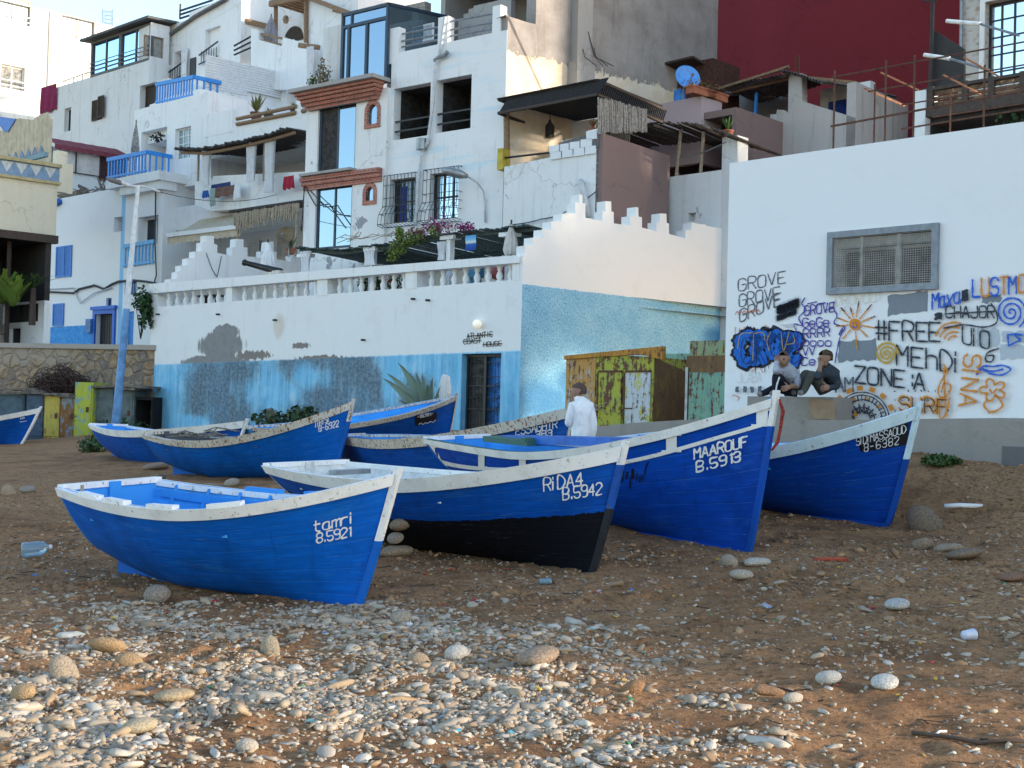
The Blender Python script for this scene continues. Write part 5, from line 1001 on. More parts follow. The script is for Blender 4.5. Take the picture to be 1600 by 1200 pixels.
mb=MB(); a=pz(PK,885,557); b2=pz(PK,931,553); fpoly(mb,PK,[(a[0],zk),(b2[0],zk),b2,a],1.4); part(mb,'tan_panel',TAN,YC)
a=pz(PK,932,553); b2=pz(PK,1022,558); mb=MB(); fpoly(mb,PK,[(a[0],zk),(b2[0],zk),b2,a],1.38,.0); part(mb,'front_panel',YG,YC)
for x0,x1,mt,nm in((937,971,YG,'door'),(979,1016,WHY,'door')):
    r=PK.rect(x0,582,x1,664); mb=MB(); pbox(mb,PK,r[0],r[1],zk+.05,r[3],.006,.035); d_=part(mb,nm,mt,YC); mb=MB(); pbox(mb,PK,r[0]-.03,r[0],zk+.05,r[3],.006,.05); pbox(mb,PK,r[0],r[1],r[3],r[3]+.04,.006,.05); mb.bar(PK.pt(r[0],zk+.6,.05),PK.pt(r[0]+.2,zk+.6,.05),.02); mb.build('hinge_strip',RUST,d_)
mb=MB(); poly(mb,PK,[(883,556),(1037,541),(1037,551),(1037,562),(1000,554),(932,558),(884,562)],.12,.05); part(mb,'roof_fascia',ORG,YC)
mb=MB(); PS=PK.side(pz(PK,1023,560)[0]); a=PS.px(1023,559); b2=PS.px(1071,580); fpoly(mb,PS,[(0.02,zk),(b2[0],zk),b2,(.02,a[1])],.06); part(mb,'side_panel',BRN,YC)
PK2=PL(1100,24.5,-1243); GC=THING('metal_shed','mint green rusty metal shed touching the graffiti wall','shed',base(PK2,0,1.3)); r=PK2.rect(1073,556,1145,660); mb=MB(); block(mb,PK2,r[0],r[1],zk,r[3],1.2); part(mb,'body',BRN,GC); r=PK2.rect(1079,582,1136,655); mb=MB(); pbox(mb,PK2,r[0],r[1],zk+.1,r[3],.0,.04); part(mb,'door',MINT,GC); mb=MB(); pbox(mb,PK2,r[0]-.08,r[0]-.02,zk,r[3]+.1,.0,.06); part(mb,'door_post',GREYM,GC)
PK3=PL(1080,27.5,-1243); PC=THING('metal_shed','pale green and yellow rusted shed behind the mint green one','shed',base(PK3,0,1.3)); r=PK3.rect(1040,553,1080,640); mb=MB(); block(mb,PK3,r[0],r[1],zk,r[3],1.); part(mb,'lower_box',MINT,PC); r=PK3.rect(1080,533,1150,640); mb=MB(); block(mb,PK3,r[0]+.005,r[1],zk,r[3],1.,(),.05); part(mb,'upper_box',PGRN,PC)
# ================================================================== out of frame to the right: an unseen tall house added to shade the beach
PO=PL(1600,14.,-1243); OH=THING('added_shade_house','unseen white house added beyond the right edge to shade the beach','house',(17.,9.,0)); mb=MB(); PO2=PW_.moved(-.5); block(mb,PO2,13.5,24.,-.3,10.5,9.); part(mb,'wall',WHITE,OH)
# ================================================================== middle house with brick trim
PC_=PL(777,36,-1750); CS=PL(777,36,2938)
def R(pl,*a,d=None): r=pl.rect(*a); return r if d is None else (*r,d)
CH=THING('tall_house','tall worn white house with brick cornices, dark glazed doors and two open black windows','house',base(PC_,-3,1.))
CW=plaster('peeling_white_paint',(.77,.77,.76),amt=.45,chips=.085,chipcol=(.33,.33,.34),bs=.35)
def bluewash():
    m,nt,b=newmat('blue_washed_white'); uv=coord(nt,'UV'); n=noise(nt,uv,1.5,8.,.66); n2=noise(nt,uv,4.,9.,.7); sp=nd(nt,'ShaderNodeSeparateXYZ',i_Vector=uv)
    c=mixc(nt,mth(nt,'MULTIPLY',ramp(nt,n,.5,.72),.35),(.78,.78,.78),(.6,.58,.55)); hor=noise(nt,coord(nt,'UV',(.25,2.2,1)),1.1,6.,.6); c=mixc(nt,mth(nt,'MULTIPLY',ramp(nt,hor,.54,.68),.6),c,(.50,.70,.82))
    c=mixc(nt,mth(nt,'MULTIPLY',ramp(nt,noise(nt,coord(nt,'UV',(3,.25,1)),1.6,8.,.7),.56,.74),.5),c,(.36,.34,.32)); c=mixc(nt,mth(nt,'MULTIPLY',ramp(nt,n2,.60,.70),.45),c,(.38,.37,.36)); L(nt,c,b.inputs['Base Color']); b.inputs['Roughness'].default_value=.9; b.inputs['Specular IOR Level'].default_value=.2; bump(nt,b,n2,.3,.02); return m
BW=bluewash()
sL=PC_.px(480,300)[0]; sM=PC_.px(606,300)[0]
zbay=PC_.px(545,150)[1]; zr=PC_.px(690,68)[1]
GP=glassmat('pale_blue_door_glass',(.46,.60,.72),(.05,.08,.10),.42)
d1=R(PC_,502,166,558,270); d2=R(PC_,498,293,552,387); a1=R(PC_,580,166,594,194); a2_=R(PC_,577,294,588,314)
mb=MB(); block(mb,PC_,sL,sM,.5,zbay,5.,[(*d1,.14),(*d2,.14),(*a1,.12),(*a2_,.12)],.12); part(mb,'bay_wall',CW,CH)
w1=R(PC_,616,139,671,211); w2=R(PC_,682,126,735,200); b1=R(PC_,610,281,648,346); b2=R(PC_,672,272,715,340)
mb=MB(); block(mb,PC_,sM,0.,.5,zr,5.,[(*w1,1.6),(*w2,1.6),(*b1,.3),(*b2,.3)]); part(mb,'front_wall',BW,CH)
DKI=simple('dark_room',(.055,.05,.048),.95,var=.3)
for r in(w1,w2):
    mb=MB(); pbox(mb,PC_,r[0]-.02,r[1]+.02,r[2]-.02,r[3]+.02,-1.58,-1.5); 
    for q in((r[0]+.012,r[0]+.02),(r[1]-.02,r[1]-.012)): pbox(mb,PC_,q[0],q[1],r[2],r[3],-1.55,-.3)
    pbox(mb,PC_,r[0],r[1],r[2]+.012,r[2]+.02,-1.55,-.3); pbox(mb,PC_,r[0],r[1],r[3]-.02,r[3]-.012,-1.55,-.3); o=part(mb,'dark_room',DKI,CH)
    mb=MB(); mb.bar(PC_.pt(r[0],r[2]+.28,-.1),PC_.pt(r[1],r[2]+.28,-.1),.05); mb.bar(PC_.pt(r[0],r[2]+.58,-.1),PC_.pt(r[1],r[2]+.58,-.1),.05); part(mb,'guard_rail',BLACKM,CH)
NAVY=simple('dark_blue_frame',(.025,.05,.085),.5,var=.12)
f=window(PC_,d1,CH,.0,NAVY,GP,2,1,.09,'glazed_door',False); mb=MB(); mid=(d1[0]+d1[1])/2; pbox(mb,PC_,mid,d1[1]-.06,d1[2]+.06,d1[3]-.06,.015,.03); mb.build('pane',GP,f); mb=MB(); pbox(mb,PC_,d1[0]+.08,mid,d1[2]+.06,d1[3]-.06,-.02,.012); mb.build('open_leaf',DKI,f)
window(PC_,d2,CH,.0,NAVY,GP,2,1,.09,'glazed_door')
for r in(a1,a2_): 
    mb=MB(); c=(r[0]+r[1])/2; w_=(r[1]-r[0])/2; 
    pts=[(c-w_-.13,r[2]-.12)]+[(c+(w_+.13)*math.cos(t),r[3]-w_+(w_+.15)*math.sin(t)) for t in np.linspace(math.pi,0,12)]+[(c+w_+.13,r[2]-.12)]
    inn=[(c-w_,r[2])]+[(c+w_*math.cos(t),r[3]-w_+(w_)*math.sin(t)) for t in np.linspace(math.pi,0,12)]+[(c+w_,r[2])]
    for i in range(len(pts)-1):
        q=[pts[i],pts[i+1],inn[i+1],inn[i]]; fpoly(mb,PC_,q,.17,.155)
    fpoly(mb,PC_,[pts[0],inn[0],inn[-1],pts[-1]],.17,.155)
    o=mb.build('brick_arch',BRICK,CH); mb=MB(); fpoly(mb,PC_,inn,.02,.06); mb.build('arched_pane',GP,o)
# brick cornices
mb=MB(); s0,s1=PC_.px(482,160)[0],PC_.px(605,150)[0]; zt0=PC_.px(545,141)[1]; hc=PC_.px(545,141)[1]-PC_.px(545,166)[1]
for k in range(5): z1=zt0-hc*k/5; pbox(mb,PC_,s0+.05*k,s1-.05*k,z1-hc/5+.006,z1,.13,.62-.09*k)
part(mb,'brick_cornice',BRICK,CH); mb=MB(); pbox(mb,PC_,s0-.12,s1+.12,zt0+.003,zt0+.12,.0,.78); part(mb,'cornice_slab',CEMENT,CH)
mb=MB(); z1=PC_.px(545,271)[1]
for k in range(3): pbox(mb,PC_,s0+.02*k,s1,z1-.14*(k+1)+.006,z1-.14*k,.123,.3-.06*k)
part(mb,'brick_band',BRICK,CH); mb=MB(); pbox(mb,PC_,d1[0]-.5,d1[1]+.1,z1+.01,z1+.09,.123,.42); part(mb,'door_sill',CEMENT,CH)
# barred belly windows
for r in(b1,b2):
    o=window(PC_,r,CH,-.26,BLACKM,GLASSD if r is b1 else GLASS,3,2,.06,'window'); mb=MB(); n=9
    for i in range(n+1):
        s=r[0]-.12+(r[1]-r[0]+.24)*i/n; mb.tube([PC_.pt(s,r[3]+.12,.02),PC_.pt(s,r[3]+.1,.16),PC_.pt(s,r[2]+.5,.18),PC_.pt(s-.02,r[2]+.2,.34),PC_.pt(s-.03,r[2]-.08,.36),PC_.pt(s,r[2]-.14,.2),PC_.pt(s,r[2]-.12,.02)],.011,4,False)
    for z,o_ in((r[3]+.1,.16),(r[3]-.2,.165),(r[2]+.75,.175),(r[2]+.5,.19),(r[2]+.25,.31),(r[2]-.06,.36)): mb.bar(PC_.pt(r[0]-.13,z,o_),PC_.pt(r[1]+.13,z,o_),.016); [mb.bar(PC_.pt(s,z,o_),PC_.pt(s,z,0),.014) for s in(r[0]-.13,r[1]+.13)]
    mb.build('window_cage',BLACKM,o)
    if r is b1:
        mb=MB(); pbox(mb,PC_,r[0]+.22,r[0]+.5,r[2]+.05,r[3]-.2,-.235,-.232); mb.build('curtain',simple('blue_curtain',(.03,.05,.22),.9),o)
# pipes
mb=MB(); mb.tube([PC_.pt(*PC_.px(x,y),.1) for x,y in((699,28),(693,70),(689,92),(684,103),(680,165),(673,215),(671,225),(663,238),(660,260),(657,285),(655,330),(652,352))],.05,8); part(mb,'drain_pipe',PIPEW,CH)
mb=MB(); mb.tube([PC_.pt(*PC_.px(x,y),.12) for x,y in((683,96),(690,91),(700,87),(704,82))],.06,8); mb.tube([PC_.pt(*PC_.px(x,y),.13) for x,y in((663,218),(663,235))],.16,10); part(mb,'pipe_elbow',GREYM,CH)
# roof terrace parapet and rails
mb=MB()
for x0,x1,y in((610,623,45),(685,699,28),(770,781,10)): r=R(PC_,x0,y,x1,75); mb=MB(); pbox(mb,PC_,r[0],r[1],zr-.3,r[3],-.28,.005); part(mb,'parapet_post',BW,CH)
mb=MB()
for ys in((50,41,33),): pass
for (xa,ya,xb,yb_) in((623,52,685,40),(623,63,685,52),(623,72,685,60),(699,32,770,19),(699,45,770,33),(699,55,770,43)): mb.tube([PC_.pt(*PC_.px(xa,ya),-.12),PC_.pt(*PC_.px(xb,yb_),-.12)],.03,6)
part(mb,'roof_rail',GREYM,CH)
PCb=PC_.moved(2.2); mb=MB(); r=R(PCb,608,15,662,75); block(mb,PCb,r[0],r[1],zr-.4,r[3],.3)
m,nt,b=newmat('concrete_block_wall'); uv=coord(nt,'UV'); n=nd(nt,'ShaderNodeTexBrick',i_Vector=uv,i_Scale=1.); n.inputs['Color1'].default_value=(.33,.29,.25,1); n.inputs['Color2'].default_value=(.27,.24,.2,1); n.inputs['Mortar'].default_value=(.16,.14,.12,1); n.inputs['Brick Width'].default_value=.42; n.inputs['Row Height'].default_value=.2; n.inputs['Mortar Size'].default_value=.012; L(nt,mixc(nt,ramp(nt,noise(nt,uv,6.,6.,.7),.45,.7),n.outputs['Color'],(.2,.17,.14)),b.inputs['Base Color']); b.inputs['Roughness'].default_value=.95; bump(nt,b,n.outputs['Fac'],-.6,.02); BLK=m
part(mb,'block_wall',BLK,CH)
# glazed conservatory
CO=THING('glass_conservatory','dark framed glass conservatory with blue panes on top of the brick cornice','conservatory',base(PC_,PC_.px(570,130)[0],zbay)); PCO=PC_.moved(-.05); r=R(PCO,536,42,606,130); mb=MB(); z0=r[2]; ztp=r[3]
pring(mb,PCO,r[0],r[1],z0,ztp,.10,0,.08)
for f in(.16,.55): s=r[0]+(r[1]-r[0])*f; pbox(mb,PCO,s-.05,s+.05,z0,ztp,.005,.075)
zh=PCO.px(570,14)[1]; pbox(mb,PCO,r[0],r[1],zh-.1,zh,0,.08); pbox(mb,PCO,r[0],r[0]+.08,ztp,zh,0,.08); pbox(mb,PCO,r[1]-.08,r[1],ztp,zh,0,.08); pbox(mb,PCO,r[0]+.4,r[0]+.47,ztp,zh,.0,.07)
for s in(r[0],r[1]): mb.bar(PCO.pt(s,zh-.05,0),PCO.pt(s,zh+.25,-2.6),.09); mb.bar(PCO.pt(s,z0,-2.5),PCO.pt(s,zh+.2,-2.5),.09)
mb.bar(PCO.pt(r[0],zh+.22,-2.5),PCO.pt(r[1],zh+.22,-2.5),.09); part(mb,'frame',NAVY,CO)
mb=MB(); pbox(mb,PCO,r[0]+.05,r[1]-.05,z0+.05,zh-.05,.02,.03); mb.face([PCO.pt(r[0],zh-.02,0),PCO.pt(r[1],zh-.02,0),PCO.pt(r[1],zh+.22,-2.5),PCO.pt(r[0],zh+.22,-2.5)]); mb.face([PCO.pt(r[1],z0,0),PCO.pt(r[1],z0,-2.5),PCO.pt(r[1],zh+.2,-2.5),PCO.pt(r[1],zh,0)]); part(mb,'pane',GP,CO)
mb=MB(); q=R(PC_,498,42,540,133); pbox(mb,PC_,q[0],q[0]+.95,zbay,q[3],-.4,-.2); pbox(mb,PC_,q[0]+.97,r[0]-.02,zbay,q[3]-.1,-.5,-.3); part(mb,'side_screen',WHITE3,CH)
c=PC_.pt(*PC_.px(515,125),.25); bush('dry_shrub','dry brown shrub growing on the ledge above the brick cornice','shrub',c,(.28,.25,.7),260,.10,DRYLF)
c=PC_.pt(*PC_.px(500,132),.3); bush('dry_shrub','low grey green plant at the left end of the cornice ledge','shrub',c,(.25,.2,.3),120,.09,GLF)
# side wall, cement above peeling cream
def sidemat():
    m,nt,b=newmat('cement_over_cream'); uv=coord(nt,'UV'); sp=nd(nt,'ShaderNodeSeparateXYZ',i_Vector=uv); n=noise(nt,uv,.9,8.,.66); n2=noise(nt,uv,4.,9.,.72); st=noise(nt,coord(nt,'UV',(2.5,.3,1)),1.5,7.,.7)
    pts=[CS.px(*p) for p in((781,76),(830,88),(905,108),(965,115),(1030,134))]
    cx=nd(nt,'ShaderNodeFloatCurve') if False else None
    a,z_a=pts[0]; c_,z_c=pts[-1]; k=(z_c-z_a)/(c_-a); line=mth(nt,'SUBTRACT',mth(nt,'ADD',sp.outputs[1],mth(nt,'MULTIPLY',mth(nt,'SUBTRACT',n2,.5),1.1)),mth(nt,'MULTIPLY_ADD',sp.outputs[0],k,z_a-k*a+.0)); up=ramp(nt,line,-.03,.03)
    ce=mixc(nt,ramp(nt,n,.35,.7),(.335,.305,.285),(.235,.21,.195)); ce=mixc(nt,mth(nt,'MULTIPLY',ramp(nt,st,.5,.72),.6),ce,(.17,.15,.135)); ce=mixc(nt,mth(nt,'MULTIPLY',ramp(nt,n2,.56,.7),.5),ce,(.42,.38,.35))
    cr=mixc(nt,ramp(nt,n,.4,.65),(.66,.53,.38),(.72,.65,.55)); cr=mixc(nt,mth(nt,'MULTIPLY',ramp(nt,n2,.58,.64),.6),cr,(.72,.68,.6)); cr=mixc(nt,ramp(nt,noise(nt,uv,2.,9.,.7),.67,.69),cr,(.33,.31,.3))
    L(nt,mixc(nt,up,cr,ce),b.inputs['Base Color']); b.inputs['Roughness'].default_value=.95; b.inputs['Specular IOR Level'].default_value=.15; bump(nt,b,n2,.4,.03); bump(nt,b,up,.6,.03); return m
SM=sidemat(); se=CS.px(1121,60)[0]; hz=CS.px(781,76)[1]
ws=THING('cement_building','grey cement rendered building side rising behind the tall white house above peeling cream paint','building',base(CS,3,1.))
Q=[(0.01,.5),(se,.5),(se,24.),(CS.px(838,0)[0],24.),(CS.px(838,0)[0],CS.px(838,38)[1]),(CS.px(825,20)[0],CS.px(828,36)[1]),(CS.px(790,30)[0],CS.px(790,24)[1]),(.01,CS.px(782,18)[1])]
mb=MB(); fpoly(mb,CS,Q,.4); part(mb,'wall',SM,ws)
mb=MB(); r=R(CS,895,-60,914,105); pbox(mb,CS,r[0],r[1],r[2]+.0,r[3],.005,.28); pbox(mb,CS,r[0]-.1,r[1]+.02,CS.px(905,140)[1],r[2],.004,.4); part(mb,'pilaster',CEMENT,ws)
mb=MB(); 
for k in range(4): x=random.uniform(898,920); mb.tube([CS.pt(*CS.px(x,random.uniform(40,80)),.3),CS.pt(*CS.px(x+random.uniform(-4,12),92),.35),CS.pt(*CS.px(x+random.uniform(-10,30),108),.5)],.012,4)
part(mb,'loose_cable',BLACKM,ws)
PCk=PC_.moved(4.0); mb=MB(); r=R(PCk,690,-30,842,42); block(mb,PCk,r[0],r[1]+.2,r[2],r[3]+2,3,[(r[0]+.2,r[1]-.1,r[2]+.02,r[3]-.2,2.5)]); part(mb,'back_room',CEMENT,ws)
mb=MB(); 
for k,(x,y) in enumerate(((722,30),(730,21),(738,13),(746,8),(752,10))): s,z=PCk.moved(-1.5).px(x,y); pbox(mb,PCk.moved(-1.5),s-.15,s+1.2,zr-.3,z,-.2-.001*k,0.001*k)
part(mb,'stepped_block',CEMENT,ws)
tag(window(PCk.moved(-2.5),R(PCk.moved(-2.5),659,40,678,62),None,0,WHITE,simple('grey_cloth',(.6,.65,.7),.9),1,1,.05,'hanging_towel'),'pale towel drying on the roof terrace rail','towel')
# lamp bracket on the facade
sl=THING('wall_lamp','grey curved street lamp fixed to the front of the tall white house','lamp',base(PC_,PC_.px(760,340)[0],PC_.px(760,345)[1],.1)); mb=MB(); mb.tube([PC_.pt(*PC_.px(x,y),o) for x,y,o in((760,348,.05),(760,320,.06),(759,300,.1),(757,288,.3),(752,281,.6))],.03,7); part(mb,'bracket',PIPEW,sl,True); mb=MB(); a=PC_.pt(*PC_.px(752,281),.6); b_=PC_.pt(*PC_.px(729,274),1.1); mb.tube([a,a+(b_-a)*.3,a+(b_-a)*.75,b_],[.06,.13,.12,.03],10); part(mb,'lamp_head',GREYM,sl,True)
# ================================================================== terrace with black pergola, right of the tall house
PT2=PC_.moved(-.0); 
TH_=THING('terrace_house','low white house with block parapet and open terrace right of the tall house','house',base(PC_,2,1.)); PW2=PL(777,35.6,-1750); e=PW2.px(940,250)[0]
blkp=plaster('painted_block',(.76,.77,.78),amt=.25); MORT=simple('dark_mortar',(.16,.15,.15),.9)
WCH=plaster('chipped_white_wall',(.77,.77,.76),amt=.35,chips=.10,chipcol=(.36,.34,.32))
mb=MB(); Q=[PW2.px(*p) for p in((777,262),(859,246),(859,228),(876,226),(877,220),(915,213),(916,205),(936,200),(940,345))]; Q=[(max(a,.02),z) for a,z in Q]; Q=Q[:-1]+[(Q[-1][0],.5),(.02,.5)]; fpoly(mb,PW2,Q,.3); part(mb,'parapet_wall',WCH,TH_)
mb=MB(); 
for (x0,y0_,x1,y1_) in((860,229,875,237),(877,226,890,235),(892,223,907,232),(909,219,926,229),(862,239,878,248),(880,236,896,245),(898,233,914,243),(916,230,932,240),(918,206,934,217)): r=R(PW2,x0,y0_,x1,y1_); mb=MB(); pbox(mb,PW2,r[0],r[1],r[2],r[3],-.1,.055); part(mb,'block',blkp,TH_)
mb=MB(); poly(mb,PW2,[(861,230),(876,228),(878,222),(936,206),(936,231),(861,249)],.05,.03); part(mb,'mortar',MORT,TH_)
mb=MB(); PB2=PW2.moved(3.2); r=R(PB2,770,172,892,270); block(mb,PB2,r[0],r[1],.5,r[3],.3); part(mb,'back_wall',plaster('beige_room_wall',(.58,.54,.48),amt=.2),TH_)
PWe=PW2.side(e+.03); mb=MB(); block(mb,PWe,0.,3.4,.5,PW2.px(938,203)[1]-.1,.2); part(mb,'end_wall',MAUVE,TH_)
mb=MB(); q0=R(PW2,780,215,940,262); mb.face([PW2.pt(.02,q0[2]-.2,-.3),PW2.pt(e,q0[2]-.2,-.3),PW2.pt(e,q0[2]-.2,-3.2),PW2.pt(.02,q0[2]-.2,-3.2)]); part(mb,'floor',CEMENT,TH_)
r=R(PB2,862,190,912,250); mb=MB(); pbox(mb,PB2,PB2.px(880,190)[0],PB2.px(890,190)[0],r[2]-.5,r[3]+1,.31,.5); part(mb,'dark_post',DWOOD,TH_); mb=MB(); r=R(PB2,891,195,935,250); pbox(mb,PB2,r[0],r[1],r[2]-.5,r[3],.0,.25); part(mb,'low_wall',WHITE2,TH_)
mb=MB(); mb.tube([PW2.pt(*PW2.px(783,246),-.1),PW2.pt(*PW2.px(860,237),-.1)],.03,6); part(mb,'iron_rail',BLACKM,TH_); mb=MB(); s,z=PW2.px(780,232); pbox(mb,PW2,s-.06,s+.14,z-.6,z,-.32,.004); part(mb,'corner_post',simple('yellow_painted_post',(.55,.42,.06),.7),TH_)
mb=MB(); mb.tube([PW2.pt(*PW2.px(782,262),-.3),PW2.pt(*PW2.px(781,170),-.3)],.09,7); part(mb,'timber_post',WOODM,TH_)
mb=MB(); mb.tube([PW2.pt(*PW2.px(910,283),.08),PW2.pt(*PW2.px(913,290),.14),PW2.pt(*PW2.px(918,310),.12),PW2.pt(*PW2.px(924,340),.12)],.08,8); part(mb,'drain_pipe',PIPEW,TH_,True)
# the black pergola roof
BPG=THING('slat_pergola','black slatted pergola roof over the open terrace beside the tall house','pergola',base(PW2,1,7)); BS=simple('black_slats',(.022,.023,.028),.7,var=.3,sc=20.)
A=PW2.pt(*PW2.px(782,179),.1); B=PW2.pt(*PW2.px(937,150),.1); A2=PW2.pt(*PW2.px(782,160),.0); back=-PW2.n3*3.3+np.array([0,0,-.1]); 
mb=MB()
for k in range(64):
    f=(k+.5)/64; p=A+(B-A)*f; mb.bar(p+np.array([0,0,0]),p+PW2.d3*.35+np.array([0,0,.42]),.035,.03); 
for k in range(34): f=(k+.5)/34; p=A+np.array([0,0,.4])+(B-A)*f; mb.bar(p+PW2.n3*.1,p+back+np.array([0,0,.1]),.075,.03)
for k in range(36):
    p=B+back*(k+.5)/36; mb.bar(p,p+np.array([0,0,.40])+back*.06,.04,.03)
part(mb,'slat',BS,BPG); mb=MB()
for z in(0.02,.4): mb.bar(A+np.array([0,0,z]),B+np.array([0,0,z]),.07); mb.bar(B+np.array([0,0,z]),B+back+np.array([0,0,z]),.07); mb.bar(A+back+np.array([0,0,z]),B+back+np.array([0,0,z]),.07); mb.bar(A+np.array([0,0,z]),A+back+np.array([0,0,z]),.07)
part(mb,'frame',DWOOD,BPG)
ln=THING('hanging_lantern','black lantern hanging under the black slatted pergola','lantern',base(PB2,PB2.px(859,210)[0],PB2.px(859,212)[1],1.2)); s,z=PB2.moved(-1.2).px(859,205); c=PB2.pt(s,z-.1,1.2); mb=MB(); mb.lathe(c,[(.02,-.1),(.13,-.08),(.14,.25),(.05,.35),(.02,.45)],8); mb.tube([c+np.array([0,0,.4]),c+np.array([0,0,.9])],.01,4); part(mb,'body',BLACKM,ln)
# reed screen at its right side
REED=simple('grey_reeds',(.36,.33,.30),.95,var=.3,sc=24.); RS=THING('reed_screen','grey reed screen closing the right side of the black pergola','screen',base(PW2,e,7)); mb=MB()
PRS=PL(935,33.6,2938); s0,z1=PRS.px(936,153); s1,_=PRS.px(1011,170)
for k in range(70):
    f=k/70; x=936+75*f; yt=152+19*f+random.uniform(-1.5,2.5); yb_=208-2*f+random.uniform(-2,2); mb.tube([PRS.pt(*PRS.px(x,yt),random.uniform(-.03,.03)),PRS.pt(*PRS.px(x+random.uniform(-.8,.8),yb_),random.uniform(-.03,.03))],.022,4)
part(mb,'reed',REED,RS); mb=MB(); 
for f in(.25,.7): mb.bar(PRS.pt(*PRS.px(936,152+56*f),-.06),PRS.pt(*PRS.px(1011,171+34*f),-.06),.04)
part(mb,'cross_lath',WOODM,RS)
pot(PW2.moved(.1),926,207,200,5,TERRA,'small terracotta pot with red flowers on the painted block parapet',leaf=leafmat('red_green',(.3,.03,.03),(.08,.15,.03)),lh=.25,ln=30)
# ================================================================== mauve house
PM=PL(1140,36.8,-1240); MH=THING('mauve_house','dark mauve house with reed roofed terrace behind the corner house','house',base(PM,-2,1.))
mb=MB(); r=R(PM,938,205,1142,345); block(mb,PM,r[0]-.2,r[1]+.1,.5,r[3],4.,[(PM.px(1028,220)[0],r[1]-.05,r[2]+.5,r[3]-.2,1.8)]); part(mb,'wall',MAUVE,MH)
PMf=PM.moved(-1.6); mb=MB(); Q=[PMf.px(*p) for p in((1046,278),(1135,272),(1142,200),(1152,200))]; r=R(PMf,1043,277,1150,345); block(mb,PMf,r[0],r[1],.5,r[3],.3,[(*R(PMf,1075,333,1087,345),.25)]); part(mb,'terrace_parapet',WHITE2,MH)
r2=R(PMf,1129,215,1142,280); mb=MB(); pbox(mb,PMf,r2[0],r2[1]+.2,.5,r2[3],-.5,.006); part(mb,'end_pier',WHITE3,MH)
mb=MB(); r=R(PMf,835,322,1046,345); Q=[PMf.px(*p) for p in((830,335),(930,330),(1046,318),(1046,340),(830,350))]; fpoly(mb,PMf,Q[:3]+[(Q[2][0],.5),(Q[0][0],.5)],.3,-.02); part(mb,'lower_parapet',WHITE2,MH)
mb=MB(); mb.tube([PMf.pt(*PMf.px(1014,320),-1.4),PMf.pt(*PMf.px(1017,270),-1.4),PMf.pt(*PMf.px(1013,258),-1.4)],.06,7); part(mb,'drain_pipe',MAUVE,MH)
RR=THING('reed_roof','sagging reed roof on poles over the mauve terrace with a hanging reed fringe','roof',base(PMf,-3,7)); mb=MB(); REEDD=simple('dark_reeds',(.10,.085,.075),.95,var=.35,sc=24.)
rp=[(950,211),(985,207),(1010,205),(1060,198),(1100,199),(1130,207),(1160,218)]; W_=[PMf.pt(*PMf.px(*p),.5) for p in rp]
for i in range(len(W_)-1):
    n=int(np.linalg.norm(W_[i+1]-W_[i])*11)
    for k in range(n):
        p=W_[i]+(W_[i+1]-W_[i])*(k+random.random()*.5)/n; mb.tube([p+PMf.n3*random.uniform(-.05,.25)+np.array([0,0,random.uniform(-.04,.04)]),p-PMf.n3*2.6+np.array([0,0,-.15+random.uniform(-.03,.03)])],.035,4)
part(mb,'reed_cover',REEDD,RR); mb=MB()
for k in range(85):
    x=950+53*(k+random.random())/85; s,z1=PMf.px(x,210+random.uniform(-3,2)); _,z0=PMf.px(x,random.uniform(238,250)); mb.tube([PMf.pt(s,z1,.55),PMf.pt(s+random.uniform(-.05,.05),(z0+z1)/2,.6),PMf.pt(s+random.uniform(-.12,.12),z0,.58)],.013,4)
part(mb,'reed_fringe',REED,RR)
for x0,y0_,x1,y1_ in((1061,200,1053,276),(1096,205,1091,273)): mb=MB(); mb.tube([PMf.pt(*PMf.px(x0,y0_),-.1),PMf.pt(*PMf.px((x0+x1)/2+1,(y0_+y1_)/2),-.08),PMf.pt(*PMf.px(x1,y1_),-.1)],.05,7); part(mb,'pole',PALEW,RR)
mb=MB(); mb.tube([PMf.pt(*PMf.px(x,y),.0) for x,y in((1062,246),(1080,243),(1105,236),(1135,222))],.02,5); part(mb,'chain',GREYM,RR)
# mauve balcony with planters, dish and barrel
BAL=THING('mauve_balcony','pale mauve balcony block carrying red planters and a blue dish','balcony',base(PL(1085,37.5,-1240),0,6.)); PBl=PL(1085,37.5,-1240); PBr=PL(1085,37.5,2938); r=R(PBl,1020,155,1085,203); mb=MB(); r_=PBl.px(1085,152)[1]
fpoly(mb,PBl,[(PBl.px(1020,160)[0],r[2]-1),(0,r[2]-1),(0,r_),(PBl.px(1020,158)[0],r_-.0)],.2); sR=PBr.px(1128,165)[0]; fpoly(mb,PBr,[(0.01,r[2]-1),(sR,r[2]-1),(sR,r_),(0.01,r_)],.2); part(mb,'balcony_wall',MAUVE2,BAL)
mb=MB(); mb.face([PBl.pt(PBl.px(1020,160)[0],r_-.9,-.1),PBl.pt(0,r_-.9,-.1),PBr.pt(sR,r_-.9,-.1),PBl.pt(PBl.px(1020,160)[0],r_-.9,-4)]); part(mb,'balcony_floor',CEMENT,BAL)
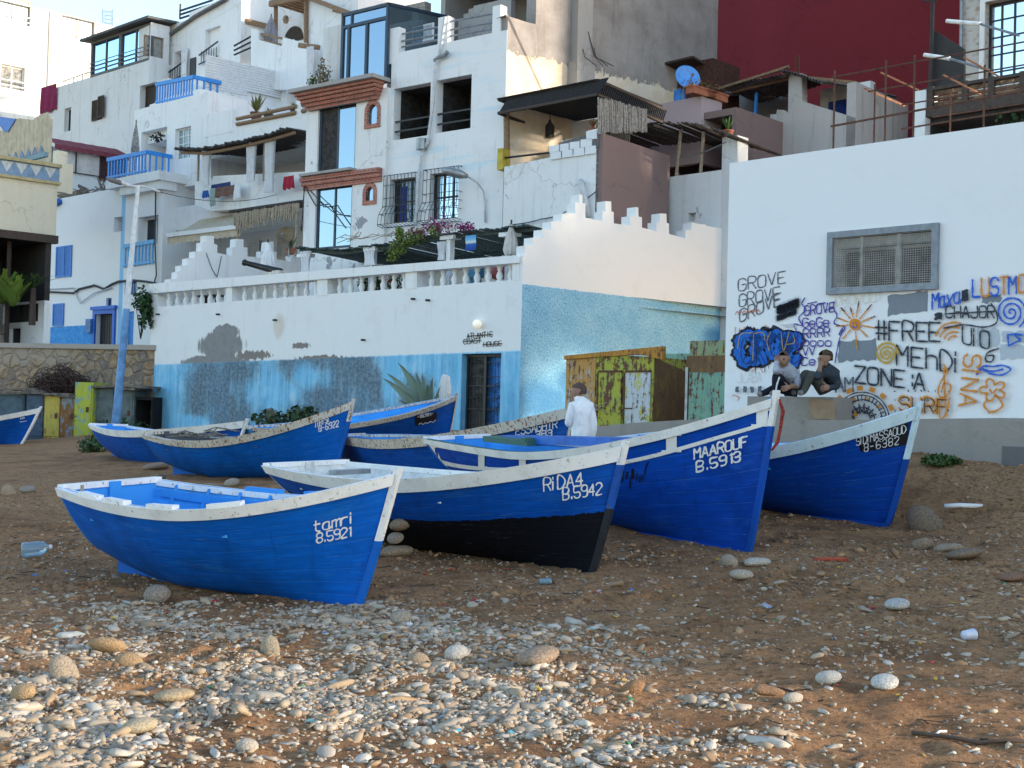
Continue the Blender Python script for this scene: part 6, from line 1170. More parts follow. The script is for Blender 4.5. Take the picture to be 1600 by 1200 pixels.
def dish(name,label,pl,x,y,rpx,mat,tilt=(-.1,-.9,.35),group=None,arm=True):
    s,z=pl.px(x,y); c=pl.pt(s,z,.3); R_=rpx/F*abs(c[1]); t=THING(name,label,'satellite dish',(float(c[0]),float(c[1]),float(c[2]-R_)),group); d=np.array(tilt); d/=np.linalg.norm(d); mb=MB(); mb.lathe(c,[(.02,-.10*R_*2),(R_*.5,-.07*R_*2),(R_*.85,.0),(R_,.05),(R_*.98,.065),(R_*.8,.02),(R_*.4,-.06*R_*2+.02),(.01,-.08*R_*2+.02)],26,d); mb.build('reflector',mat,t,True)
    mb=MB(); mb.tube([c+np.array([0,0,-R_*.9]),c+d*R_*1.0+np.array([0,0,-R_*.3])],.015,5); mb.tube([c+d*R_*.98+np.array([0,0,-R_*.38]),c+d*R_*1.1+np.array([0,0,-R_*.25])],.05,7); mb.build('feed_arm',GREYM,t); mb=MB(); mb.tube([c-d*.15,c-d*.3+np.array([0,0,-R_*.9]),c-d*.3+np.array([0,0,-R_*1.8])],.03,6); mb.build('mast',GREYM,t); return t
dish('satellite_dish','bright blue painted satellite dish on the mauve balcony',PBl.moved(.5),1083,125,21,simple('sky_blue_dish',(.10,.33,.78),.5,var=.08,sc=9.,chips=.02,chipcol=(.1,.08,.08)),(.25,-.9,.3))
s,z0=PBl.moved(.4).px(1062,158); mb=MB(); c=PBl.moved(.4).pt(s,z0-.2); mb.lathe(c,[(.18,0),(.19,.1),(.18,.2),(.19,.3),(.18,.45),(.19,.5),(.17,.52)],14); tag(mb.build('barrel',BLUEP,None,True),'small blue barrel left of the blue satellite dish','barrel')
for x0,x1,y0_,y1_,lab in((1080,1100,140,149,'red trough planter nearest the balcony corner'),(1103,1118,149,160,'red trough planter farther along the balcony side')):
    s0,z1=PBr.px(x0,y0_); s1,z0=PBr.px(x1,y1_); t=THING('planter',lab,'planter',base(PBr,s0,r_),'red planters on the mauve balcony'); mb=MB(); pbox(mb,PBr,s0,s1+.5,r_+.0,r_+.22,-.2,.08); pbox(mb,PBr,s0-.03,s1+.53,r_+.19,r_+.24,-.22,.10); mb.build('trough',TERRA,t); mb=MB(); leafcloud(mb,PBr.pt((s0+s1)/2,r_+.35,-.05),(.5,.4,.14),90,.06); mb.build('plants',leafmat('reddish_plants',(.22,.08,.04),(.10,.13,.04)),t)
# rust red shed with sheet roof behind
PSH=PL(1110,40,-1240); SH=THING('roof_shed','rust red wooden shed with tilted sheet roof behind the blue dish','shed',base(PSH,-1,6)); r=R(PSH,1031,108,1112,165); mb=MB(); block(mb,PSH,r[0],r[1],r[2]-1,r[3],1.5); part(mb,'boarding',simple('red_brown_boards',(.085,.035,.025),.85,var=.25,sc=10.),SH); mb=MB(); A=PSH.pt(*PSH.px(1015,117),.6); B=PSH.pt(*PSH.px(1100,97),.6); C_=B-PSH.n3*2+np.array([0,0,-.25]); D=A-PSH.n3*2+np.array([0,0,-.25]); mb.face([A,B,C_,D]); mb.face([p+np.array([0,0,.06]) for p in(A,B,C_,D)]); mb.bar(A+np.array([0,0,.03]),B+np.array([0,0,.03]),.07); mb.bar(B+np.array([0,0,.03]),C_+np.array([0,0,.03]),.07); part(mb,'sheet_roof',DWOOD,SH); mb=MB(); r=R(PSH,1037,143,1052,160); pbox(mb,PSH,r[0],r[1]+.3,r[2],r[3],.0,.03); part(mb,'grey_panel',GREYM,SH)
# ================================================================== dark red building and stone building
PRD=PL(1120,46,-1240); RB_=THING('red_building','windowless dark red painted building rising at the top right','building',base(PRD,3,1.)); mb=MB(); block(mb,PRD,PRD.px(1119,60)[0],PRD.px(1492,60)[0]+1.,.5,24.,9.); part(mb,'wall',REDWALL,RB_)
m,nt,b=newmat('flecked_stone'); v=coord(nt); vo=nd(nt,'ShaderNodeTexVoronoi',i_Vector=coord(nt,'Object',(1,1,1.6)),i_Scale=5.); sc=nd(nt,'ShaderNodeSeparateColor',i_Color=vo.outputs['Color']); c=mixc(nt,sc.outputs[0],(.34,.28,.23),(.56,.52,.47)); c=mixc(nt,ramp(nt,vo.outputs['Distance'],.35,.6),c,(.5,.47,.43)); L(nt,c,b.inputs['Base Color']); b.inputs['Roughness'].default_value=.9; bump(nt,b,vo.outputs['Distance'],.6,.03); STONE=m
PST=PL(1488,36,-1240); SB_=THING('stone_house','stone faced house with large black gridded window at top right','house',base(PST,1,1.)); r=R(PST,1540,4,1640,122); mb=MB(); block(mb,PST,0,3.6,.5,22.,9.,[(*r,.35)]); part(mb,'wall',STONE,SB_); mb=MB(); pring(mb,PST,r[0]-.14,r[1]+.14,r[2]-.14,r[3]+.14,.137,-.1,.05); part(mb,'window_surround',WHITE,SB_); window(PST,r,SB_,-.3,BLACKM,glassmat('sky_glass',(.75,.85,.92),(.02,.03,.04),.85),5,5,.07)
mb=MB(); mb.tube([PST.pt(*PST.px(1505,-10),.1),PST.pt(*PST.px(1504,95),.1)],.05,7); part(mb,'drain_pipe',GREYM,SB_)
PDK=PL(1458,30,-1240); mb=MB(); poly(mb,PDK,[(1459,47),(1506,76),(1506,135),(1457,136)],.1); mb.tube([PDK.pt(*PDK.px(1461,-5),.1),PDK.pt(*PDK.px(1456,150),.1)],.05,6); mb.bar(PDK.pt(*PDK.px(1445,3),.1),PDK.pt(*PDK.px(1466,2),.1),.04); tag(mb.build('metal_screen',simple('dark_brown_sheet',(.035,.03,.03),.7,var=.15),None),'dark brown sheet metal screen with a tall post by the stone house','screen')
PWB=PL(1440,25,-1240); WB=THING('wooden_balcony','weathered plank balcony with dark shop space below at the right edge','balcony',base(PWB,1,5)); r=R(PWB,1455,140,1660,165); mb=MB(); z0,z1=PWB.px(1455,168)[1],PWB.px(1455,143)[1]; sE=PWB.px(1680,120)[0]
for k in range(3): pbox(mb,PWB,0.1,sE,z0+(z1-z0)*k/3+.012,z0+(z1-z0)*(k+1)/3-.012,-.05+.004*k,-.0+.004*k)
part(mb,'plank_front',simple('peeling_brown_planks',(.20,.12,.07),.85,var=.3,sc=5.,chips=.1,chipcol=(.38,.27,.17),bs=.4),WB); mb=MB()
for x in(1456,1510,1551,1600): s=PWB.px(x,140)[0]; pbox(mb,PWB,s-.06,s+.06,z0-.15,z1+.08,.013,.08)
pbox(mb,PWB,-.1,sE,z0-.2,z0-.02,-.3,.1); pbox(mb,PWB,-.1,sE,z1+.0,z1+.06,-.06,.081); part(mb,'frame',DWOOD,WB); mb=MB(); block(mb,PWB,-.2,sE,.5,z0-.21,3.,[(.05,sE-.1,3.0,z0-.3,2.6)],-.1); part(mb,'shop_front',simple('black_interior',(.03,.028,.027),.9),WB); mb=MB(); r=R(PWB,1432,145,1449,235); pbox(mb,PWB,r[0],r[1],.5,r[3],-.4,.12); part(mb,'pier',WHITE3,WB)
for x,y in((1580,175),(1595,180),(1560,185)): 
    pass
c=PWB.pt(*PWB.px(1585,175),-.3); bush('shop_plant','dark leafy plant in the shade under the wooden balcony','plant',c,(.5,.2,.3),160,.1,DLF)
TUBE=simple('white_tube',(.85,.85,.82),.4)
for (xa,ya,xb,yb_),lab in(((1507,115,1546,121),'white tube lamp nearest the rusty rods'),((1541,65,1592,70),'white tube lamp in front of the gridded window')):
    t=THING('tube_lamp',lab,'lamp',base(PDK,PDK.px(xa,ya)[0],PDK.px(xa,ya)[1],2)); mb=MB(); mb.tube([PDK.pt(*PDK.px(xa,ya),2.),PDK.pt(*PDK.px(xb,yb_),2.)],.045,8); mb.build('tube',TUBE,t); mb=MB(); mb.tube([PDK.pt(*PDK.px(xb,yb_),2.),PDK.pt(*PDK.px(xb+60,yb_+18),2.)],.03,6); mb.build('arm',GREYM,t)
# grey stepped wall, pillar and tin roofs
PGW=PL(1250,38,-1240); GYH=THING('grey_yard_house','grey weathered house with a stair shaped parapet and blue shutter above the graffiti building','house',base(PGW,0,1.))
GRW=plaster('grey_weathered_render',(.47,.44,.42),dirt=(.26,.23,.21),amt=.4,streak=.3)
z5=lambda x,y:(1100+x*.3125,y*.3125)
mb=MB(); Q=[PGW.px(*z5(*p)) for p in((108,830),(130,700),(215,716),(225,690),(225,655),(270,650),(272,630),(295,625),(297,600),(330,597),(332,572),(362,570),(365,548),(400,550),(420,562),(424,366),(488,366),(490,505),(760,590),(760,850))]; Q[0]=(Q[0][0],.5); Q[-1]=(Q[-1][0],.5); fpoly(mb,PGW,Q,.3); part(mb,'stepped_parapet',GRW,GYH)
PGW2=PGW.side(PGW.px(1337,180)[0]); mb=MB(); Q=[PGW2.px(*z5(*p)) for p in((762,408),(1022,488))]; Q=[(0,Q[0][1]),(Q[1][0],Q[0][1]-.1),(Q[1][0],.5),(0,.5)]; fpoly(mb,PGW2,Q,.3); part(mb,'side_wall',GRW,GYH)
PGW3=PGW.moved(2.); mb=MB(); r=R(PGW3,1282,140,1345,190); block(mb,PGW3,r[0],r[1]+.3,.5,r[3],.3); part(mb,'inner_wall',WHITE,GYH); mb=MB(); r=R(PGW3,1296,160,1327,182); pbox(mb,PGW3,r[0],r[1],r[2]-.6,r[3],.01,.06); part(mb,'shutter',simple('royal_blue',(.012,.06,.40),.6),GYH)
PGW4=PGW.moved(2.6); mb=MB(); r=R(PGW4,1150,160,1240,215); block(mb,PGW4,r[0],r[1],.5,r[3]+.3,.3); part(mb,'shaded_wall',CEMENT,GYH)
mb=MB(); mb.tube([PGW.pt(*PGW.px(1168,140),-.5),PGW.pt(*PGW.px(1163,212),-.5)],.06,7); part(mb,'blue_pole',BLUEP,GYH)
for k in range(2): mb=MB(); mb.tube([PGW.pt(*PGW.px(1238+5*k,114),-.2),PGW.pt(*PGW.px(1238+5*k,84),-.2)],.02,5); part(mb,'rebar',RUST,GYH)
TR=THING('tin_roof','patched grey sheet roof sagging over the yard behind the stepped parapet','roof',base(PGW,-2,7)); TIN=simple('weathered_sheet',(.20,.18,.17),.85,var=.3,sc=4.,bs=.3,chips=.06,chipcol=(.33,.27,.22))
def sheet(px4,o4,mat,parent,name='roof_sheet',pl=PGW,th=.05):
    P_=[pl.pt(*pl.px(*p),o) for p,o in zip(px4,o4)]; mb=MB(); n=14; G_=np.array([[(P_[0]*(1-u)+P_[1]*u)*(1-w_)+(P_[3]*(1-u)+P_[2]*u)*w_+np.array([0,0,.025*math.sin(u*n*6.28)+.03*math.sin(u*5+w_*7)]) for w_ in np.linspace(0,1,6)] for u in np.linspace(0,1,n*4+1)]); mb.grid(G_); mb.grid(G_-np.array([0,0,th]),flip=True); return mb.build(name,mat,parent)
sheet([(1142,140),(1236,118),(1222,101),(1120,136)],(.3,.4,-2.5,-2.5),TIN,TR); sheet([(1225,112),(1290,128),(1340,124),(1220,101)],(.2,.2,-2.5,-2.5),TIN,TR); sheet([(1095,140),(1140,142),(1150,112),(1105,106)],(-.5,-.3,-3,-3),TIN,TR)
mb=MB()
for a in(((1140,143),(1238,120)),((1120,138),(1230,103)),((1238,118),(1335,128))): mb.bar(PGW.pt(*PGW.px(*a[0]),-.1),PGW.pt(*PGW.px(*a[1]),-.1),.08)
part(mb,'rafter',WOODM,TR)
mb=MB()
for k in range(40): x=random.uniform(1122,1180); y=random.uniform(106,134); mb.tube([PGW.pt(*PGW.px(x,y),-1.8),PGW.pt(*PGW.px(x+random.uniform(-14,14),y+random.uniform(-9,9)),-1.6)],.025,4)
tag(mb.build('firewood_heap',PALEW,None),'heap of grey sticks and scrap wood behind the sheet roof','heap')
pot(PMf.moved(.2),1137,215,204,8,TERRA,'terracotta pot with green plant at the foot of the stepped parapet',leaf=GLF,lh=.4,ln=40)
# rusty rod frame standing on the flat roof
RF=THING('rod_frame','open rusty iron rod frame standing on the flat roof of the graffiti building','frame',base(PW_,3,ztop))
mb=MB(); ofs=(-.5,-1.6,-2.7,-3.8); zf=PW_.moved(.5).px(1300,116)[1]-.05
sA,sB=PW_.moved(.5).px(1300,116)[0],9.
for o_ in ofs:
    mb.tube([PW_.pt(sA,zf,o_),PW_.pt(sB,zf,o_)],.013,5); 
mb.tube([PW_.pt(sA,zf-.75,-.5),PW_.pt(sB,zf-.55,-.5)],.018,5); mb.tube([PW_.pt(sA,zf-.4,-2.7),PW_.pt(sB,zf-.3,-2.7)],.016,5)
part(mb,'long_rod',RUST,RF)
for k,s in enumerate(np.linspace(sA,sA+5.2,9)): mb=MB(); mb.tube([PW_.pt(s,zf+.03,-.8 if k%2 else -1.5),PW_.pt(s-.05,zf+.03,-2.1 if k%2 else -2.9)],.015,5); part(mb,'cross_rod',RUSTLIT,RF)
for s,o_ in((sA+.05,-.5),(sA+.12,-1.6),(sA+.9,-.5),(sA+1.35,-.5),(sA+1.9,-1.6),(sA+2.6,-1.6),(sA+3.1,-.5),(sA+3.9,-1.6),(sA+.85,-2.7),(sA+2.3,-2.7),(sA+4.6,-.5)): mb=MB(); mb.tube([PW_.pt(s,ztop,o_),PW_.pt(s,zf+.1,o_)],.016,5); part(mb,'upright',RUST,RF)
# ================================================================== blue and white house at the left
PB_=PL(252,53,-1400); BH=THING('blue_trimmed_house','white house with blue shutters, blue dado and blue balconies at the left','house',base(PB_,-4,1.))
def Rb(*a,d=None,pl=PB_): r=pl.rect(*a); return r if d is None else (*r,d)
zl=PB_.px(120,306)[1]; s0=PB_.px(70,400)[0]; s1=PB_.px(253,400)[0]
wdoor=Rb(216,340,246,380); bdoor=Rb(151,490,175,536); hole=Rb(178,340,191,361); sw=Rb(166,466,174,482); gw=Rb(195,441,213,460); bd2=Rb(198,487,208,535)
mb=MB(); zr0=PB_.px(160,298)[1]
def bluehouse():
    m,nt,b=newmat('white_wall_blue_dado'); uv=coord(nt,'UV'); sp=nd(nt,'ShaderNodeSeparateXYZ',i_Vector=uv); n=noise(nt,uv,1.,8.,.66); n2=noise(nt,uv,4.,8.,.7); a,za=PB_.px(66,512); c_,zc=PB_.px(148,507); 
    low=mth(nt,'MULTIPLY',ramp(nt,mth(nt,'ADD',sp.outputs[1],mth(nt,'MULTIPLY',n2,.08)),za+.07,za+.03),mth(nt,'LESS_THAN',sp.outputs[0],c_)); wh=mixc(nt,mth(nt,'MULTIPLY',ramp(nt,n,.5,.72),.2),(.80,.80,.80),(.66,.66,.66)); bl=mixc(nt,ramp(nt,n2,.4,.65),(.05,.25,.62),(.10,.36,.70)); c=mixc(nt,low,wh,bl)
    for xa,xb in((187,193),(74,78)):
        s_a=PB_.px(xa,420)[0]; s_b=PB_.px(xb,420)[0]; k=mth(nt,'MULTIPLY',mth(nt,'GREATER_THAN',sp.outputs[0],s_a),mth(nt,'LESS_THAN',sp.outputs[0],s_b)); c=mixc(nt,mth(nt,'MULTIPLY',k,.9),c,(.22,.52,.82))
    L(nt,c,b.inputs['Base Color']); b.inputs['Roughness'].default_value=.85; b.inputs['Specular IOR Level'].default_value=.2; bump(nt,b,n2,.15,.03); return m
BHM=bluehouse()
block(mb,PB_,s0,s1,.4,zr0,7.,[(*wdoor,.5),(*hole,.8),(*sw,.2),(*gw,.25),(bdoor[0],bdoor[1],.9,bdoor[3],.3),(bd2[0],bd2[1],.9,bd2[3],.2)]); part(mb,'wall',BHM,BH)
window(PB_,wdoor,BH,-.45,WHITE,GLASSD,2,1,.07,'window')
def shutter(pl,r,o,mat,parent,leaves=2,label=None):
    mb=MB(); s0,s1,z0,z1=r; n=int((z1-z0)/.07)
    for l in range(leaves):
        a=s0+(s1-s0)*l/leaves+.01; b=s0+(s1-s0)*(l+1)/leaves-.01; pring(mb,pl,a,b,z0,z1,.07,o,o+.05); pbox(mb,pl,a+.07,b-.07,z0+.07,z1-.07,o,o+.012)
        for k in range(n): z=z0+.09+(z1-z0-.18)*k/n; pbox(mb,pl,a+.07,b-.07,z,z+.022,o+.012,o+.04)
    return mb.build('shutter',mat,parent)
BLS=simple('azure_shutter',(.045,.23,.66),.6,var=.1,sc=8.)
shutter(PB_,Rb(89,386,112,432),.01,BLS,BH); shutter(PB_,Rb(84,475,100,509),.01,BLS,BH,1); window(PB_,sw,BH,-.15,BLUEP2,GLASSD,2,1,.05)
mb=MB(); pring(mb,PB_,bdoor[0]-.2,bdoor[1]+.28,.8,bdoor[3]+.15,.19,.004,.09); pbox(mb,PB_,bdoor[0]-.3,bdoor[1]+.36,bdoor[3]+.15,bdoor[3]+.3,.004,.16); fd=part(mb,'door_frame',simple('royal_blue_frame',(.02,.14,.58),.6,var=.1),BH); mb=MB(); pbox(mb,PB_,bdoor[0],bdoor[1],.9,bdoor[3],-.28,-.2); bars(mb,PB_,(bdoor[0]+.05,bdoor[1]-.05,1.,bdoor[3]-.05),-.15,7,.03); part(mb,'iron_door',simple('scuffed_black_door',(.035,.038,.05),.5,var=.2,chips=.06,chipcol=(.3,.33,.36)),BH)
mb=MB(); pbox(mb,PB_,bd2[0],bd2[1],.9,bd2[3],-.18,-.1); part(mb,'side_door',simple('azure_door',(.03,.25,.68),.6),BH); f=window(PB_,gw,BH,-.2,NAVY,GLASSD,2,1,.05,'window'); mb=MB(); bars(mb,PB_,gw,-.1,7,.03); mb.build('window_bars',BLUEP2,f)
mb=MB(); r=Rb(140,499,147,520); pbox(mb,PB_,r[0],r[1],r[2],r[3],.0,.2); part(mb,'meter_box',simple('grey_blue_box',(.08,.2,.42),.6),BH)
mb=MB(); mb.tube([PB_.pt(*PB_.px(x,y),.08) for x,y in((70,445),(72,456),(118,458),(126,440+12),(150,446),(165,452),(178,444),(188,440),(210,438),(230,440),(246,443))],.05,6); mb.tube([PB_.pt(*PB_.px(x,y),.09) for x,y in((70,458),(70,500),(62,515),(48,517),(25,510),(5,525))],.05,6); mb.tube([PB_.pt(*PB_.px(x,y),.08) for x,y in((246,290),(245,380),(247,430),(240,455))],.03,5); part(mb,'black_cable',BLACKM,BH); mb=MB(); mb.tube([PB_.pt(*PB_.px(x,y),.09) for x,y in((72,452),(100,451),(118,450),(122,462),(128,474),(150,458),(176,450))],.03,5); part(mb,'white_conduit',PIPEW,BH)
mb=MB()
c0=PB_.pt(*PB_.px(80,317),-.5)
def blue_rail(pl,xl,ytl,xr,ytr,hpx,n,mat,parent=None,o=0.,name='balcony_rail',label=None,slat=.075):
    a=np.array(pl.pt(*pl.px(xl,ytl),o)); b=np.array(pl.pt(*pl.px(xr,ytr),o)); h=hpx/F*a[1]; mb=MB(); up=np.array([0,0,1.])
    mb.bar(a+up*-.06,b+up*-.06,.10,.16); mb.bar(a-up*(h-.08),b-up*(h-.08),.07,.08)
    for k in range(n): p=a+(b-a)*(k+.5)/n; mb.bar(p-up*.1,p-up*h,.05,slat,pl.d3)
    return mb.build(name,mat,parent)
blue_rail(PB_,195,383,243,375,36,9,simple('pale_azure_rail',(.12,.42,.78),.6,var=.1),BH,.05)
# upper storey with the balcony slab
PB1=PB_.moved(.9); up=Rb(213,150,330,300,pl=PB1); rec=Rb(221,207,259,266,pl=PB1); gb=Rb(274,202,297,245,pl=PB1)
sX=PB1.px(323,240)[0]; sY=PB1.px(209,200)[0]
mb=MB(); block(mb,PB1,sY,sX,zr0-.2,PB1.px(290,152)[1],5.,[(*rec,1.2),(*gb,.3)]); part(mb,'upper_wall',WHITE,BH)
mb=MB(); r=Rb(180,277,262,300); pbox(mb,PB_,r[0],r[1],zr0-.1,zr0+.28,-1.,.45); pbox(mb,PB_,r[0]+.9,r[1]-.1,zr0-.45,zr0-.1,-.5,.3); part(mb,'balcony_slab',WHITE,BH)
AZ=simple('azure_rail_paint',(.03,.27,.72),.5,var=.1,sc=6.); blue_rail(PB_,181,250,243,238,33,13,AZ,BH,.4); Pq=PB_.side(PB_.px(243,238)[0]); 
a=PB_.pt(*PB_.px(243,238),.4); mb=MB(); bq=a-PB_.n3*1.2; mb.bar(a-np.array([0,0,.06]),bq-np.array([0,0,.06]),.1,.16); 
for k in range(4): p=a+(bq-a)*(k+.5)/4; mb.bar(p-np.array([0,0,.1]),p-np.array([0,0,.95]),.05,.07)
part(mb,'balcony_rail',AZ,BH)
f=window(PB1,gb,BH,-.2,WHITE,simple('glass_block',(.28,.36,.38),.25,var=.2,sc=9.,spec=.6),3,4,.05,'window')
mb=MB(); s,z=PB1.px(230,194); mb.lathe(PB1.pt(s,z,0),[(.17,0),(.17,.02),(.13,.022),(.12,.005)],18,PB1.n3); part(mb,'round_vent',WHITE3,BH)
folded(THING('folded_parasol','closed patterned parasol standing on the lower blue balcony','parasol',base(PB_,PB_.px(216,240)[0],zr0+.3,.1)),PB_,216,190,245,simple('patterned_cloth',(.45,.43,.40),.9,var=.35,sc=14.),.16,.1)
mb=MB(); leafcloud(mb,PB1.pt(*PB1.px(249,215),.1),(.35,.05,.25),60,.16); tag(mb.build('hanging_laundry',BLACKM,None),'black laundry hanging above the lower blue balcony','laundry')
# block below the upper blue balcony: shutter door, balcony
PB2_=PB_.moved(2.4); r=Rb(212,100,310,165,pl=PB2_); lo=Rb(219,131,244,170,pl=PB2_); mb=MB(); block(mb,PB2_,PB2_.px(210,140)[0],PB2_.px(262,140)[0],zr0,PB2_.px(240,128)[1],4.,[(*lo,.3)]); part(mb,'back_wall',WHITE3,BH); shutter(PB2_,(lo[0]+.1,lo[1]+.4,lo[2]-.3,lo[3]-.1),-.28,DWOOD,BH,2)
PBu=PB_.moved(1.2); blue_rail(PBu,244,130,303,118,33,14,AZ,BH,.0); a=PBu.pt(*PBu.px(303,118)); bq=a-PBu.n3*1.3+PBu.d3*.1; mb=MB(); mb.bar(a-np.array([0,0,.06]),bq-np.array([0,0,.06]),.1,.16)
for k in range(4): p=a+(bq-a)*(k+.5)/4; mb.bar(p-np.array([0,0,.1]),p-np.array([0,0,.95]),.05,.07)
part(mb,'balcony_rail',AZ,BH)
r=Rb(241,158,312,180,pl=PBu); mb=MB(); pbox(mb,PBu,PBu.px(257,160)[0],PBu.px(312,160)[0],PBu.px(270,180)[1]-1,PBu.px(257,153)[1],-2,.0); pbox(mb,PBu,PBu.px(212,160)[0],PBu.px(258,160)[0]-.0,PBu.px(270,180)[1]-1,PBu.px(240,165)[1],-2,-.06); part(mb,'balcony_base',WHITE,BH)
# ================================================================== terrace house with reed pergola (right part)
THH=THING('terraced_white_house','white terraced house with reed pergola, curtains and slatted roof screen','house',base(PB1,6,1.))
PB3=PB_.moved(.6); sE=PB3.px(482,250)[0]; sS=PB3.px(323,240)[0]+.02; ztp=PB3.px(400,190)[1]; opn=Rb(330,248,478,300,pl=PB3)
op2=Rb(262,362,480,460,pl=PB3)
mb=MB(); s00=PB3.px(254,300)[0]+.05; zfl=PB3.px(400,305)[1]
block(mb,PB3,sS,sE,zfl,ztp,5.,[(opn[0],opn[1],zfl+.3,opn[3],2.6)]); part(mb,'upper_wall',WHITE,THH)
mb=MB(); block(mb,PB3,s00,sE,.5,zfl-.003,5.,[(op2[0],op2[1],op2[2],op2[3],2.2)]); part(mb,'lower_wall',WHITE,THH)
PBt=PB_.moved(-.1); mb=MB(); Q=[PBt.px(*p) for p in((305,283),(332,281),(333,275),(476,268),(477,318),(330,330),(305,320))]; fpoly(mb,PBt,Q,.3); fpoly(mb,PBt,[PBt.px(*p) for p in((305,283),(331,278),(331,330),(305,320))],.9,.02); part(mb,'terrace_parapet',WHITE,THH)
# wood rail above
mb=MB(); PBr_=PB3.moved(-.05); 
for (xa,ya,xb,yb_) in((370,186,463,166),(370,194,462,176),(472,164,478,162),(472,174,478,172)): mb.tube([PBr_.pt(*PBr_.px(xa,ya)),PBr_.pt(*PBr_.px(xb,yb_))],.075,7)
part(mb,'wood_rail',WOODM,THH); mb=MB(); r=Rb(322,182,362,215,pl=PB3); pbox(mb,PB3,r[0],r[1],ztp-.2,r[3]+.05,-.3,.012); part(mb,'rail_pier',WHITE,THH); mb=MB(); r=Rb(462,158,472,190,pl=PB3); pbox(mb,PB3,r[0],r[1],ztp-.2,r[3],-.3,.012); part(mb,'rail_pier',WHITE,THH)
CACT=leafmat('yellow_green_blade',(.12,.13,.03),(.20,.19,.06))
pot(PB3.moved(.5),400,190,176,6,simple('brown_pot',(.2,.1,.07),.8),'tall yellow green plant in brown pot behind the wooden rail',leaf=CACT,lh=.75,ln=40); pot(PB3.moved(.5),419,186,178,5,simple('dark_pot',(.1,.08,.07),.8),'small plant in dark pot behind the wooden rail',leaf=GLF,lh=.25,ln=30); pot(PB3.moved(.5),459,180,170,4,simple('dark_pot2',(.1,.08,.07),.8),'small plant beside the right end of the wooden rail',leaf=GLF,lh=.3,ln=30)
# slatted white screen
PSL=PL(305,54.5,2938); SLM=simple('white_slats',(.74,.74,.73),.8,var=.06); SS=THING('slatted_screen','white horizontal slat screen along the edge of the upper terrace','screen',base(PSL,0,10)); 
z0s=PSL.px(304,132)[1]; z1s=PSL.px(306,81)[1]; L3=PSL.px(492,110)[0]; mb=MB(); Lm=PSL.px(387,120)[0]
n=13
for k in range(n):
    z=z0s+(z1s-z0s)*k/n; pbox(mb,PSL,0,L3 if k>1 else Lm,z,z+(z1s-z0s)/n*.86,-.03,.02)
for s in np.linspace(.05,L3-.05,6): pbox(mb,PSL,s-.04,s+.04,z0s+.4,z1s,-.08,-.031)
part(mb,'slat',SLM,SS)
mb=MB(); block(mb,PSL,-.0,L3+1,.5,z0s+.02,5.,(),-.02); block(mb,PSL,Lm,L3+1,z0s+.02,z0s+.6,5.,(),-.1); part(mb,'support_wall',WHITE,THH)
mb=MB(); r=R(PSL,447,118,475,140); PSL2=PSL.moved(-.4); pbox(mb,PSL2,PSL2.px(448,130)[0],PSL2.px(476,130)[0],z0s-1.2,PSL2.px(448,126)[1],-.8,0); part(mb,'corner_block',WHITE,THH)
# reed pergola with curtains
RPG=THING('reed_pergola','dark reed pergola on poles with tied white curtains','pergola',base(PBt,5,6)); mb=MB(); W_=[PBt.pt(*PBt.px(*p),.9) for p in((303,238),(340,239),(370,234),(410,226),(450,216),(481,207))]
for i in range(len(W_)-1):
    n=int(np.linalg.norm(W_[i+1]-W_[i])*7)
    for k in range(n): p=W_[i]+(W_[i+1]-W_[i])*(k+random.random()*.5)/n; mb.tube([p+PBt.n3*random.uniform(-.05,.1)+np.array([0,0,random.uniform(-.03,.03)]),p-PBt.n3*2.3+np.array([0,0,.1])],.055,4)
part(mb,'reed_cover',REEDD,RPG); mb=MB()
for i in range(len(W_)-1): mb.bar(W_[i]-np.array([0,0,.12])-PBt.n3*.3,W_[i+1]-np.array([0,0,.12])-PBt.n3*.3,.1)
part(mb,'beam',WOODM,RPG)
for x,yt in((317,242),(420,226)): mb=MB(); mb.tube([PBt.pt(*PBt.px(x,yt),.2),PBt.pt(*PBt.px(x-1,284),.2)],.05,6); part(mb,'pole',PALEW,RPG)
for x0,x1,yt,yb_,pn in((334,346,239,292,.4),(404,417,226,287,.1),(433,446,221,303,.05)): curtain(PBt,x0,x1,yt,yb_,.5,CLOTHW,RPG,'curtain',4,.07,pn)
def drape(pl,x0,x1,y0_,y1_,mat,label,name='hanging_cloth',cat='cloth',o=.35,parent=None,group=None):
    s0,z1=pl.px(x0,y0_); s1,_=pl.px(x1,y0_); z0=pl.px(x0,y1_)[1]; G_=[[pl.pt(s0+(s1-s0)*i/10,z1+(z0-z1)*j/8*(1+.06*math.sin(i*1.3)),o+.035*math.sin(i*1.5+j*.3)*(.4+j/8)) for i in range(11)] for j in range(9)]; mb=MB(); mb.grid(np.array(G_)); ob=mb.build(name,mat,parent,True)
    if label: tag(ob,label,cat,group)
    return ob
CLB=simple('navy_cloth',(.03,.05,.16),.9,var=.2); drape(PBt,342,372,291,304,CLB,'navy blanket hanging over the white parapet below the curtains'); drape(PBt,343,350,297,324,simple('green_cloth',(.32,.42,.38),.9),'pale green towel hanging at the left end of the parapet',o=.4); drape(PBt,327,336,300,311,simple('bright_blue_cloth',(.03,.12,.4),.9),'bright blue cloth at the left end of the white parapet',o=.3); drape(PBt,380,389,291,314,CLOTHW,'white towel draped over the middle of the parapet',o=.4); drape(PBt,457,473,279,299,simple('red_cloth',(.40,.02,.05),.9),'red cloth hanging at the right end of the parapet',o=.4); drape(PBt,350,380,296,311,simple('brown_rug',(.22,.12,.09),.95,var=.3,sc=20.),'brown rug hanging over the parapet between the towels',o=.38)
